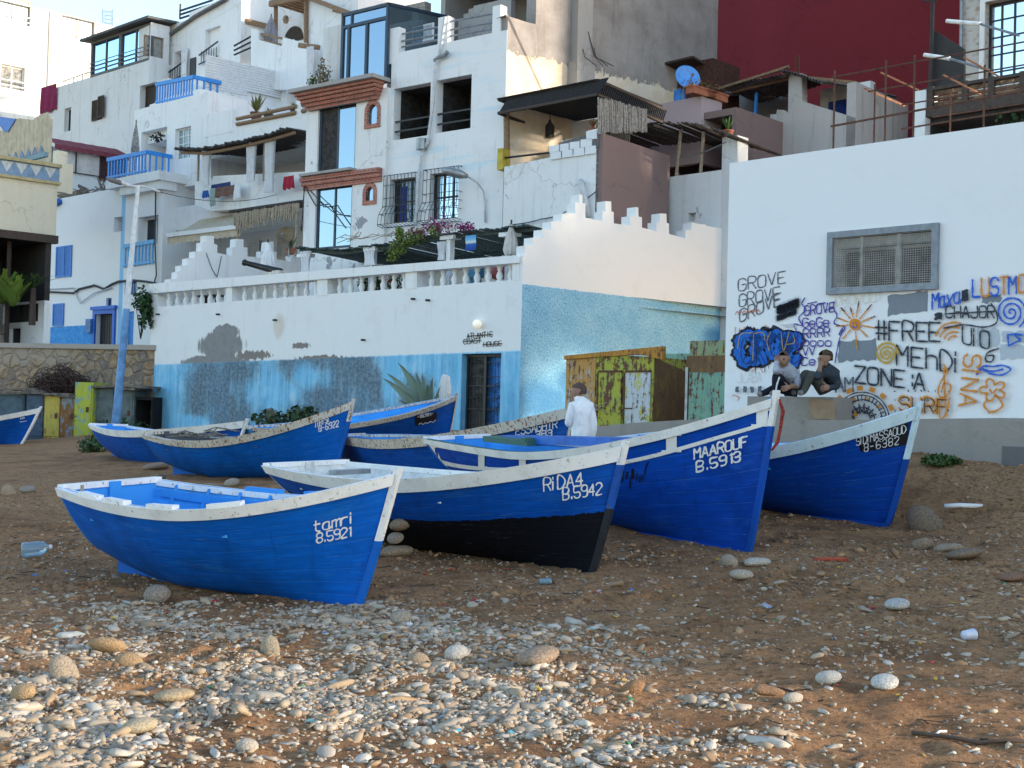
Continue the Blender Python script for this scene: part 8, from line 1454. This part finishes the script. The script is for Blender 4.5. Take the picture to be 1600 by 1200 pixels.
# scrap lockers below the stone wall
PLK=PL(110,41,-8000); zg_=gzf(-14.5,40.5)
def locker(x0,y0_,x1,mat,label,o=0.,d=1.,name='metal_locker',doors=1,y1_=None):
    a,b,z0,z1=PLK.rect(x0,y0_,x1,690); t=THING(name,label,'locker',base(PLK,(a+b)/2,zg_,o)); mb=MB(); block(mb,PLK,a,b,zg_-.15,z1,d,(),o); mb.build('body',mat,t); mb=MB(); w_=(b-a)/doors
    for k in range(doors): pbox(mb,PLK,a+w_*k+.05,a+w_*(k+1)-.05,zg_+.05,z1-.08,o+.0,o+.03)
    dd=mb.build('door',mat,t); mb=MB(); pbox(mb,PLK,b-.2,b-.12,(zg_+z1)/2-.05,(zg_+z1)/2+.12,o+.03,o+.06); mb.build('handle',RUST,dd); return t
SLT=simple('slate_blue_sheet',(.07,.115,.15),.7,var=.2,sc=4.,chips=.04,chipcol=(.12,.06,.04)); locker(-8,616,36,SLT,'slate blue metal locker at the left edge below the stone wall'); locker(42,615,68,simple('steel_blue_sheet',(.065,.10,.15),.7,var=.2),'steel blue locker between the left edge locker and the yellow one'); locker(69,618,94,rustpaint('yellow_locker',(.48,.38,.08),(.30,.18,.06),ramt=.03),'flat yellow locker with dark foot'); locker(94,619,118,rustpaint('orange_locker',(.22,.10,.03),(.2,.27,.32),ramt=.08),'rusty orange painted locker with grey blue marks'); locker(121,597,146,rustpaint('lime_locker',(.42,.45,.05),(.16,.32,.38),ramt=.05,rust=(.2,.15,.05)),'tall lime yellow locker smeared with blue paint',.12); locker(147,605,205,simple('grey_green_sheet',(.13,.165,.165),.7,var=.2,sc=3.,chips=.03,chipcol=(.1,.06,.05)),'wide grey green shed partly behind the lamp post',-.1,1.4,'metal_shed',2)
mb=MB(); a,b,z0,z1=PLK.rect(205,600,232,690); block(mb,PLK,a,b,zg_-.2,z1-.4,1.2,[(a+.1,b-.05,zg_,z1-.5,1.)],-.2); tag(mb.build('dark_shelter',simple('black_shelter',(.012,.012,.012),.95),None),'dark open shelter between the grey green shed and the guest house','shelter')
mb=MB()
for x0,x1,y in((-8,36,612),(36,72,612),(40,70,609),(10,60,606),(72,118,614),(90,122,617),(146,190,602),(186,214,606),(195,230,602)): a,b,z0,z1=PLK.rect(x0,y,x1,y+4); mb.box(PLK.pt((a+b)/2,z1-.03,-.4),PLK.d3*(b-a)+np.array([0,0,random.uniform(-.05,.05)]),PLK.n3*1.1,(0,0,.07))
tag(mb.build('roof_scraps',simple('grey_boards',(.20,.165,.14),.9,var=.3,sc=6.),None),'loose grey boards weighing down the locker roofs','boards')
mb=MB()
for k in range(260):
    x=random.uniform(40,126); z_=random.uniform(0,1)**1.5; y=614-40*z_*math.sin((x-36)/92*math.pi); c=PLK.pt(*PLK.px(x,y),-.5+random.uniform(-.3,.3)); r=random.uniform(.1,.4); t0=random.uniform(0,6); n_=RNG.normal(size=3); n_/=np.linalg.norm(n_); u=np.cross(n_,[.3,.5,.8]); u/=np.linalg.norm(u); w_=np.cross(n_,u); mb.tube([c+u*r*math.cos(t)+w_*r*math.sin(t) for t in np.linspace(t0,t0+4,7)],.014,3,False)
tag(mb.build('wire_tangle',simple('rusty_wire',(.075,.04,.035),.9,var=.3),None),'tangle of rusty wire and netting heaped on the lockers','tangle')
# ================================================================== plants by the guest wall, weeds
AG=leafmat('agave_leaf',(.11,.18,.14),(.22,.30,.24)); c=at(668,650,29.8); c[2]=gzf(c[0],c[1])+.15
t=THING('agave','large blue green agave with long arching leaves against the blue wall','agave',tuple(c)); mb=MB()
for (xt,yt,xm,ym,w_,o) in((622,567,650,595,.16,0),(604,583,640,606,.15,.1),(598,591,640,615,.15,.25),(640,582,655,610,.13,-.1),(632,612,655,632,.12,.3),(660,585,664,615,.13,.0),(676,590,672,620,.12,.1),(625,625,648,640,.11,.3),(690,600,680,630,.10,.1),(650,583,660,608,.12,.2),(684,615,676,640,.1,.3),(610,602,645,624,.12,.0),(668,600,668,625,.12,.25)):
    P0=c; P1=at(xm,ym,29.8-o); P2=at(xt,yt,29.8-o*1.4); G_=[]
    for f in np.linspace(0,1,9): ctr=P0*(1-f)**2+2*P1*f*(1-f)+P2*f*f; d=2*(P1-P0)*(1-f)+2*(P2-P1)*f; sd_=np.cross(d,[.2,-1,.2]); sd_/=max(np.linalg.norm(sd_),1e-6); ww=w_*1.5*(.75+.5*f-1.25*f**2.4)+.004; G_.append([ctr-sd_*ww/2+np.array([0,-.03,0]),ctr+np.array([0,.05*ww,0]),ctr+sd_*ww/2+np.array([0,-.03,0])])
    mb.grid(np.array(G_))
mb.build('leaf',AG,t,True); WM_=WM
for o in t.children: o.matrix_parent_inverse=WM[t.name].inverted()
mb=MB(); poly(mb,PL(690,29.6,-1240),[(685,640),(686,600),(691,585),(697,588),(699,615),(692,638)],.12); tag(mb.build('leaning_slab',WHITE3,None),'pale upright slab leaning behind the agave','slab')
CV=leafmat('grey_green_leaf',(.03,.06,.03),(.07,.11,.05))
for x,y,d,R_,lab in((425,655,35.,(.55,.3,.3),'low leafy plant at the foot of the stained wall, left clump'),(475,650,34,(.5,.3,.32),'low leafy plant at the foot of the stained wall, right clump')): c=at(x,y,d); bush('wall_plant',lab,'plant',c,R_,240,.16,CV)
mb=MB(); c=at(425,645,35.5); tag(stone(422,655,35,22,'brown rock behind the leafy plants by the stained wall',1,(.25,.18,.15),fl=1.5,z=c[2]-.2),None) 
mb=MB()
c=at(147,700,30); c[2]=gzf(c[0],c[1])+.15; bush('weed_clump','green weed clump beside the leftmost whole boat','weeds',c,(.42,.35,.24),400,.09,leafmat('weed_leaf',(.025,.06,.02),(.06,.11,.03)))
c=at(190,655,38); c[2]=gzf(c[0],c[1])+.2; bush('weed_clump','dark weeds at the foot of the lamp post','weeds',c,(.9,.4,.3),400,.1,DLF)
c=at(1470,768,dep(1470,772)); c[2]=gzf(c[0],c[1])+.04; bush('grass_tuft','flat green grass tuft in front of the earth mound','grass tuft',c,(.26,.18,.09),700,.05,leafmat('tuft_leaf',(.03,.075,.02),(.07,.13,.03)),stem=False)
mb=MB()
for k in range(26): x=random.uniform(1455,1650); y=np.interp(x,[1455,1500,1560,1650],[712,716,730,745])+random.uniform(-4,5); d=np.interp(x,[1455,1650],[17.9,16.2]); c=at(x,y,d); c[2]=gzf(c[0],c[1])+.06; leafcloud(mb,c,(.2,.12,.10),70,.05)
tag(mb.build('ledge_weeds',leafmat('ledge_weed_leaf',(.02,.045,.015),(.06,.10,.03)),None),'dark green weeds growing along the foot of the ledge',None,None,'stuff')
mb=MB()
for k in range(30): p=at(random.uniform(905,935),random.uniform(632,642),25.3); mb.tube([p,p+np.array([random.uniform(-.2,.2),0,random.uniform(-.1,.15)])],.012,3)
tag(mb.build('twig_heap',PALEW,None),'heap of dry twigs left of the standing man','twigs')
# ================================================================== litter
b0=at(52,876,dep(52,877)); t=THING('plastic_bottle','large clear blue water bottle lying on the sand at the left edge','bottle',tuple(b0)); m,nt,bb=newmat('blue_clear_plastic'); bb.inputs['Base Color'].default_value=(.35,.5,.62,1); bb.inputs['Transmission Weight'].default_value=.6; bb.inputs['Roughness'].default_value=.15
z_=gzf(b0[0],b0[1])+.075; mb=MB(); mb.lathe((b0[0]-.12,b0[1],z_),[(.03,0),(.07,.01),(.075,.05),(.068,.08),(.075,.1),(.068,.13),(.075,.15),(.06,.21),(.022,.25),(.02,.265)],14,(1,.3,.12)); part(mb,'body',m,t,True); mb=MB(); mb.lathe((b0[0]+.122,b0[1]+.075,z_+.03),[(.024,0),(.024,.025),(.01,.03)],10,(1,.3,.12)); part(mb,'cap',CLOTHW,t)
def small(px,py,name,label,cat,mat,kind,L_=.2,r=.03,ang=0.):
    c=at(px,py,dep(px,py)); z=gzf(c[0],c[1])+r*.8; d=np.array([math.cos(ang),math.sin(ang),.03]); mb=MB()
    if kind=='tube': mb.tube([(c[0],c[1],z)-d*L_/2,(c[0],c[1],z)-d*L_*.1+np.array([0,0,.01]),(c[0],c[1],z)+d*L_/2],r,8)
    elif kind=='cup': mb.lathe((c[0],c[1],z)-d*L_/2,[(r*.75,0),(r*.8,.005),(r,L_),(r*1.06,L_+.004),(r*.9,L_),(r*.7,.01)],14,d)
    elif kind=='sheet': mb.grid(np.array([[(c[0]+L_*(u-.5),c[1]+L_*.6*(w_-.5),z+.02*math.sin(u*7+w_*5)+.015*math.cos(w_*9)) for w_ in np.linspace(0,1,5)] for u in np.linspace(0,1,6)]))
    return tag(mb.build(name,mat,None,True),label,cat)
small(1505,814,'white_pipe','bent white plastic pipe beside the large brown boulder','pipe',CLOTHW,'tube',.42,.026,-.1); small(1298,875,'red_stick','red painted stick on the sand below the right hand boats','stick',simple('faded_red',(.36,.07,.035),.8),'tube',.34,.02,.1); small(1513,1001,'plastic_cup','clear plastic cup lying on the right hand sand','cup',simple('cup_plastic',(.55,.6,.72),.2),'cup',.085,.04,.4); small(851,915,'plastic_bottle','crushed clear bottle on the sand under the black bottomed boat','bottle',m,'cup',.1,.03,.2); small(1193,958,'plastic_sheet','crumpled grey plastic sheet on the sand at centre right','plastic',simple('grey_film',(.4,.42,.46),.3),'sheet',.16,.02); small(640,985,'paper_scrap','scrap of white paper near the front bow','paper',CLOTHW,'sheet',.04,.01) ; small(1470,1143,'plastic_strip','thin white strip on the right sand','strip',CLOTHW,'tube',.1,.006,.7)
c=[at(x,y,dep(x,y)) for x,y in((1425,1144),(1450,1148),(1490,1156),(1530,1163),(1570,1166),(1640,1170))]; mb=MB(); mb.tube([(p[0],p[1],gzf(p[0],p[1])+.015) for p in c],.011,8); tag(mb.build('rubber_hose',simple('dark_hose',(.10,.065,.045),.8),None,True),'dark brown hose half buried at the lower right corner','hose')
mb=MB(); LC_=[(.03,.2,.6),(.5,.03,.03),(.05,.3,.12),(.75,.75,.75),(.6,.4,.05),(.1,.4,.5),(.7,.7,.68),(.02,.02,.02),(.35,.1,.04)]; lm=[simple('litter_plastic_%s'%n,c,.5) for n,c in zip(('blue','red','green','white','yellow','teal','pale','black','orange'),LC_)]
P3=scatter(230,5.6,13,.2)
for x,y in P3:
    mb.m=random.randrange(9); z=gzf(x,y)+.012; s=random.uniform(.006,.019); a=random.uniform(0,6.28); mb.box((x,y,z),np.array([math.cos(a),math.sin(a),random.uniform(-.3,.3)])*s*random.uniform(1,3.),np.array([-math.sin(a),math.cos(a),random.uniform(-.3,.3)])*s,(0,0,s*.5))
tag(mb.build('litter',lm,None),'tiny bits of coloured plastic and wood strewn on the beach',None,None,'stuff')
mb=MB(); P4=scatter(900,5.6,15,.5)
for x,y in P4:
    z=gzf(x,y)+.006; a=random.uniform(0,6.28); l=random.uniform(.03,.14); mb.tube([(x,y,z),(x+l*math.cos(a),y+l*math.sin(a),z+random.uniform(0,.02))],random.uniform(.002,.006),3,False)
tag(mb.build('driftwood_bits',simple('dark_driftwood',(.09,.06,.04),.9,var=.3),None),'twigs and weed stalks strewn on the sand',None,None,'stuff')
# ================================================================== people
SKIN=simple('brown_skin',(.31,.17,.11),.6,var=.08,sc=20.); HAIR=simple('black_hair',(.02,.016,.014),.9,var=.2,sc=60.); STUB=simple('shaved_head',(.10,.062,.046),.8,var=.15,sc=60.)
EYEM=simple('dark_eye',(.02,.015,.012),.3)
def clothmat(name,col):
    m,nt,b=newmat(name); v=coord(nt); w_=noise(nt,coord(nt,'Object',(7,7,2.2)),1.6,5.,.6,1.2); c=mixc(nt,ramp(nt,noise(nt,v,5.,5.),.4,.7),col,[x*.82 for x in col]); L(nt,c,b.inputs['Base Color']); b.inputs['Roughness'].default_value=.95; b.inputs['Specular IOR Level'].default_value=.1; bump(nt,b,w_,.7,.05); return m
def person(label,J,bones,mats,head,face,hairmat,hands=(),root_loc=None,hairfull=True):
    """J: name -> (xyz, radius, material index); bones: pairs; body is one skinned surface"""
    t=THING('person',label,'person',tuple(float(a) for a in root_loc)); names=list(J); V=[J[n][0] for n in names]; R_=[J[n][1] for n in names]; MI=[J[n][2] for n in names]; E=[(names.index(a),names.index(b)) for a,b in bones]
    # fingers: four fingers and a thumb from each palm
    for wrist,palm,dirv,sidev,curl in hands:
        pi=names.index(palm); p=np.array(V[pi],float); d=np.array(dirv,float); d/=np.linalg.norm(d); s=np.array(sidev,float); s-=d*(s@d); s/=np.linalg.norm(s); n=np.cross(d,s)
        for k,(off,ln) in enumerate(((-.033,.062),(-.011,.075),(.011,.07),(.033,.055),(.05,.05))):
            b0=p+s*off+d*(.03 if k<4 else -.01); dd=d if k<4 else (d*.5+s*.8); dd=dd/np.linalg.norm(dd); q0=len(V); V+= [b0,b0+dd*ln*.55,b0+dd*ln*.85+n*curl*ln*.5]; R_+=[.0105,.009,.0075]; MI+=[0,0,0]; E+=[(pi,q0),(q0,q0+1),(q0+1,q0+2)]
    me=bpy.data.meshes.new('person_body'); me.from_pydata([tuple(map(float,p)) for p in V],E,[]); o=bpy.data.objects.new('body',me); COL.objects.link(o)
    sk_=o.modifiers.new('skin','SKIN'); sk_.use_smooth_shade=True; sv=me.skin_vertices[0].data if me.skin_vertices else None
    if sv is None:
        bpy.context.view_layer.objects.active=o; bpy.context.view_layer.update(); sv=me.skin_vertices[0].data
    for i,r in enumerate(R_): sv[i].radius=(r,r) if not hasattr(r,'__len__') else r
    sv[names.index('pelvis')].use_root=True; ss=o.modifiers.new('sub','SUBSURF'); ss.levels=2; ss.render_levels=2
    dg=bpy.context.evaluated_depsgraph_get(); dg.update(); nm=bpy.data.meshes.new_from_object(o.evaluated_get(dg)); bpy.data.objects.remove(o)
    for m_ in mats: nm.materials.append(m_)
    A=np.array([V[a] for a,b in E],float); B=np.array([V[b] for a,b in E],float); ML=np.array([(MI[a],MI[b]) for a,b in E])
    ra=np.array([(R_[a] if not hasattr(R_[a],'__len__') else max(R_[a]),R_[b] if not hasattr(R_[b],'__len__') else max(R_[b])) for a,b in E])
    cen=np.array([p.center[:] for p in nm.polygons]); mi=[]
    for c in cen:
        d=B-A; tt=np.clip(((c-A)*d).sum(1)/np.maximum((d*d).sum(1),1e-9),0,1); q=np.linalg.norm(A+d*tt[:,None]-c,axis=1)/(ra[:,0]*(1-tt)+ra[:,1]*tt); k=int(np.argmin(q)); mi.append(int(ML[k][0 if tt[k]<.5 else 1]))
    nm.polygons.foreach_set('material_index',mi); nm.polygons.foreach_set('use_smooth',[True]*len(nm.polygons)); nm.name='person_body'
    o=bpy.data.objects.new('body',nm); COL.objects.link(o); o.parent=t; o.matrix_parent_inverse=WM[t.name].inverted()
    # hair cap and face details
    hc=np.array(head,float); f=np.array(face,float); f/=np.linalg.norm(f); up=np.array([0,0,1.]); up=up-f*(up@f); up/=np.linalg.norm(up); sd_=np.cross(up,f); mb=MB(); Vh,Fh=ico(3); V2=[]; keep=[]
    for v in Vh: 
        k_=1. if hairfull else .93; p=hc+f*v[0]*.108*k_+sd_*v[1]*.086*k_+up*v[2]*.112*k_+up*.016-f*.014
        V2.append(p+ (RNG.normal(size=3)*.004 if hairfull else 0)); keep.append((v[2]>.18 and v[0]<.75) or (v[0]<-.25 and v[2]>-.55))
    mb.mesh(V2,[tuple(x) for x in Fh if all(keep[i] for i in x)]); mb.build('hair',hairmat,t,True)
    mb=MB()
    for s in(-1,1): c=hc+f*.096+sd_*s*.034+up*.006; mb.lathe(c-f*.006,[(.004,0),(.012,.003),(.010,.008),(.002,.011)],8,f)
    mb.build('eyes',EYEM,t,True)
    return t
def heads(hc,face,J,bones,neck,skin=0):
    hc=np.array(hc,float); f=np.array(face,float); f/=np.linalg.norm(f); s=np.cross([0,0,1.],f); s/=np.linalg.norm(s); u=np.cross(f,s)
    J.update({'chin':(hc-u*.075+f*.03,.058,skin),'face':(hc-u*.01+f*.01,.09,skin),'crown':(hc+u*.055-f*.008,.088,skin),'nose':(hc+f*.108-u*.022,.014,skin),'ear_a':(hc+s*.092-f*.01-u*.01,.016,skin),'ear_b':(hc-s*.092-f*.01-u*.01,.016,skin)})
    bones+= [(neck,'chin'),('chin','face'),('face','crown'),('face','nose'),('face','ear_a'),('face','ear_b')]
def P6(px,py,Y): p=at(px,py,Y); return p
# the man in white, seen from behind
Ym=16.25; WT=clothmat('white_tunic',(.88,.88,.87)); TROU=clothmat('grey_trousers',(.12,.12,.13))
q=lambda x,y,dy=0.: P6(x,y,Ym+dy); gz_=gzf(.86,16.3)
J={'pelvis':(q(907,692),(.155,.13),1),'waist':(q(907,672),(.15,.125),1),'chest':(q(908,650),(.17,.14),1),'collar':(q(908,631,.0),(.13,.105),1),'neck':(q(907,623),.055,0),
'sh_l':(q(896,634,-.1),.075,1),'el_l':(q(890,664,-.02),.075,1),'fore_l':(q(889,652,.12),.042,0),'wr_l':(q(891,636,.17),.03,0),'palm_l':(q(892,629,.17),.036,0),
'sh_r':(q(920,634,.1),.075,1),'el_r':(q(925,664,.12),.08,1),'cuff_r':(q(924,678,.14),.07,1),'wr_r':(q(922,690,.16),.032,0),'palm_r':(q(921,699,.17),.036,0),
'hip_l':(q(901,700,-.05)+np.array([0,0,-.05]),.10,2),'kn_l':(np.array([.76,16.45,gz_+.42]),.07,2),'an_l':(np.array([.82,16.3,gz_+.1]),.05,2),'toe_l':(np.array([.72,16.45,gz_+.045]),.04,3),
'hip_r':(q(913,700,.06)+np.array([0,0,-.05]),.10,2),'kn_r':(np.array([.90,16.6,gz_+.42]),.07,2),'an_r':(np.array([.98,16.45,gz_+.1]),.05,2),'toe_r':(np.array([.88,16.6,gz_+.045]),.04,3)}
Bn=[('pelvis','waist'),('waist','chest'),('chest','collar'),('collar','neck'),('collar','sh_l'),('sh_l','el_l'),('el_l','fore_l'),('fore_l','wr_l'),('wr_l','palm_l'),('collar','sh_r'),('sh_r','el_r'),('el_r','cuff_r'),('cuff_r','wr_r'),('wr_r','palm_r'),('pelvis','hip_l'),('hip_l','kn_l'),('kn_l','an_l'),('an_l','toe_l'),('pelvis','hip_r'),('hip_r','kn_r'),('kn_r','an_r'),('an_r','toe_r')]
hd=q(903.5,612,.02); fc=(-.95,.28,-.08); heads(hd,fc,J,Bn,'neck')
person('man with shaved head in a loose white tunic standing behind the boats, seen from behind',J,Bn,[SKIN,WT,TROU,BLACKM],hd,fc,STUB,[('wr_l','palm_l',(-.15,.0,1.),(0,1,0),.6),('wr_r','palm_r',(-.1,.1,-1.),(.5,1,0),.6)],(.88,16.4,gz_),False)
# two men sitting on the concrete block against the graffiti
zs_=zt_
Yb=18.05; q=lambda x,y,dy=0.: P6(x,y,Yb+dy); LSH=clothmat('pale_grey_shirt',(.40,.42,.47)); NAV=clothmat('navy_trousers',(.022,.024,.035)); OLV=clothmat('olive_trousers',(.085,.085,.075)); JKT=clothmat('dark_denim_jacket',(.05,.062,.075)); SHO=simple('grey_shoes',(.22,.21,.2),.8)
J={'pelvis':(q(1233,608,.12),(.15,.13),2),'waist':(q(1234,598,.12),(.15,.13),1),'chest':(q(1233,585,.06),(.155,.125),1),'collar':(q(1230,575,.02),(.11,.09),1),'neck':(q(1228,569,.0),.05,0),
'sh_a':(q(1219,581,-.06),.068,1),'el_a':(q(1212,580,-.35),.055,1),'wr_a':(q(1213,569,-.2),.034,1),'palm_a':(q(1214,564,-.14),.036,0),
'sh_b':(q(1243,583,.04),.068,1),'el_b':(q(1247,602,-.1),.055,1),'wr_b':(q(1236,604,-.28),.034,0),'palm_b':(q(1230,606,-.32),.036,0),
'hip_a':(q(1226,607,.0),.095,2),'kn_a':(q(1213,585,-.22),.07,2),'an_a':(q(1211,613,-.22),.045,2),'toe_a':(q(1204,616,-.30),.038,3),
'hip_b':(q(1236,609,-.0),.095,2),'kn_b':(q(1212,606,-.12),.068,2),'an_b':(q(1192,615,-.18),.045,2),'toe_b':(q(1184,616,-.24),.038,3)}
BN=[('pelvis','waist'),('waist','chest'),('chest','collar'),('collar','neck'),('collar','sh_a'),('sh_a','el_a'),('el_a','wr_a'),('wr_a','palm_a'),('collar','sh_b'),('sh_b','el_b'),('el_b','wr_b'),('wr_b','palm_b'),('pelvis','hip_a'),('hip_a','kn_a'),('kn_a','an_a'),('an_a','toe_a'),('pelvis','hip_b'),('hip_b','kn_b'),('kn_b','an_b'),('an_b','toe_b')]
Bn=list(BN); hd=q(1224,561,-.06); fc=(-.45,-.85,-.1); heads(hd,fc,J,Bn,'neck')
t=person('seated man in a pale shirt and dark trousers with a hand at his face',J,Bn,[SKIN,LSH,NAV,SHO],hd,fc,STUB,[('wr_a','palm_a',(.2,.4,.8),(1,0,-.2),-.6),('wr_b','palm_b',(-.9,-.2,-.2),(0,.3,1),.5)],(q(1233,612)[0],Yb,zs_),False)
mb=MB(); mb.tube([q(1218,589,-.33),q(1214,600,-.31),q(1212,612,-.285)],[.012,.012,.012],5); mb.build('side_stripe',CLOTHW,t)
J={'pelvis':(q(1297,611,.12),(.16,.14),1),'waist':(q(1299,600,.12),(.165,.14),1),'chest':(q(1298,586,.08),(.17,.135),1),'collar':(q(1294,576,.04),(.12,.095),1),'neck':(q(1291,570,.02),.052,0),
'sh_a':(q(1283,583,-.04),.072,1),'el_a':(q(1276,590,-.28),.058,1),'wr_a':(q(1281,575,-.14),.036,0),'palm_a':(q(1283,568,-.09),.038,0),
'sh_b':(q(1305,584,.1),.072,1),'el_b':(q(1308,604,-.02),.06,1),'wr_b':(q(1297,606,-.24),.036,1),'palm_b':(q(1291,605,-.28),.037,0),
'hip_a':(q(1286,609,-.0),.10,2),'kn_a':(q(1268,583,-.22),.075,2),'an_a':(q(1256,612,-.26),.048,2),'toe_a':(q(1248,615,-.34),.04,3),
'hip_b':(q(1290,608,.12),.10,2),'kn_b':(q(1258,581,.02),.072,2),'an_b':(q(1245,611,-.04),.048,2),'toe_b':(q(1237,615,-.1),.04,3)}
Bn=list(BN); hd=q(1289,560,-.02); fc=(-.93,-.3,-.12); heads(hd,fc,J,Bn,'neck')
person('seated man in dark jacket and olive trousers leaning his cheek on his hand',J,Bn,[SKIN,JKT,OLV,SHO],hd,fc,simple('curly_hair',(.10,.065,.035),.95,var=.4,sc=50.,bs=.6),[('wr_a','palm_a',(.1,.25,1.),(1,0,0),.4),('wr_b','palm_b',(-.8,-.2,-.3),(0,.3,1),.5)],(q(1295,612)[0],Yb,zs_))

# ================================================================== OVERHEAD cables
def cable(label,pts,r=.012):
    P_=[np.array(p,float) for p in pts]; mb=MB(); Q=[]
    for a,b in zip(P_[:-1],P_[1:]):
        L_=np.linalg.norm(b-a)
        for t_ in np.linspace(0,1,9)[:-1]: Q.append(a+(b-a)*t_-np.array([0,0,.05*L_*4*t_*(1-t_)*.5]))
    mb.tube(Q+[P_[-1]],r,5); return tag(mb.build('cable',BLACKM,None,True),label,'cable')
cable('thin cable sagging from the street lamp to the terraced house',[at(250,300,37),PBt.pt(*PBt.px(440,305),.2)],.011)
cable('black cable looping across the lower glazed door of the tall house',[PC_.pt(*PC_.px(x,y),.2) for x,y in((478,362),(483,290),(500,322),(522,320),(548,358))],.02)
cable('black cable along the corner of the tall house down to the pergola',[PC_.pt(*PC_.px(x,y),.16) for x,y in((484,292),(530,335),(553,338))],.016)
cable('cable running from the corner pergola up across the low white house',[PW2.pt(*PW2.px(x,y),.1) for x,y in((800,352),(850,343),(880,336),(935,300))],.016)
cable('cable hanging in a loop on the stepped left parapet',[PLL.pt(*PLL.px(x,y),.05) for x,y in((321,395),(330,420),(338,433),(345,400))],.012)
cable('long cable crossing from the tin roof to the mauve house',[PGW.pt(*PGW.px(1160,150),.6),PGW.pt(*PGW.px(1250,110),.6)],.012)
# ================================================================== unseen trees added beyond the right edge to break the low sun
def added_shade_tree(label,x,y,h,R_,n,size):
    g=gzf(x,y); t=THING('tree',label,'tree',(x,y,g)); mb=MB(); mb.tube([(x,y,g-.2),(x+.1,y,g+h*.3),(x-.1,y+.1,g+h*.6),(x,y,g+h*.85)],[.3,.22,.15,.05],9)
    for k in range(7): a=k*.9; mb.tube([(x,y,g+h*(.35+.05*k)),(x+R_*.4*math.cos(a),y+R_*.4*math.sin(a),g+h*(.45+.05*k)),(x+R_*.8*math.cos(a),y+R_*.8*math.sin(a),g+h*(.5+.05*k))],[.1,.06,.02],6)
    part(mb,'trunk',DWOOD,t); mb=MB()
    for k in range(16): leafcloud(mb,(x+random.uniform(-.7,.7)*R_,y+random.uniform(-.7,.7)*R_,g+h*random.uniform(.38,.95)),(R_*.45,R_*.45,h*.14),n//16,size)
    part(mb,'crown',GLF,t)
added_shade_tree('unseen tall tree added far beyond the right edge to screen the corner house from sun',22.,27.5,14.,4.2,19000,.36)
added_shade_tree('unseen leafy tree added beyond the right edge to soften sun on the beach',13.5,4.4,7.5,2.6,560,.22)
# ------------------------------------------------------------------ give single-mesh things an origin at their base
for o in list(COL.objects):
    if o.type=='MESH' and o.parent is None and o.get('kind') is None and tuple(o.location)==(0,0,0) and o.matrix_world==Matrix():
        n=len(o.data.vertices); 
        if not n: continue
        c=np.empty(n*3,dtype=np.float32); o.data.vertices.foreach_get('co',c); c=c.reshape(-1,3); b=np.array([(c[:,0].min()+c[:,0].max())/2,(c[:,1].min()+c[:,1].max())/2,c[:,2].min()])
        kids=[k for k in COL.objects if k.parent==o]
        o.data.vertices.foreach_set('co',(c-b).astype(np.float32).ravel()); o.data.update(); o.location=Vector(b.tolist())
        for k in kids: k.matrix_parent_inverse=Matrix.Translation(Vector((-b).tolist()))
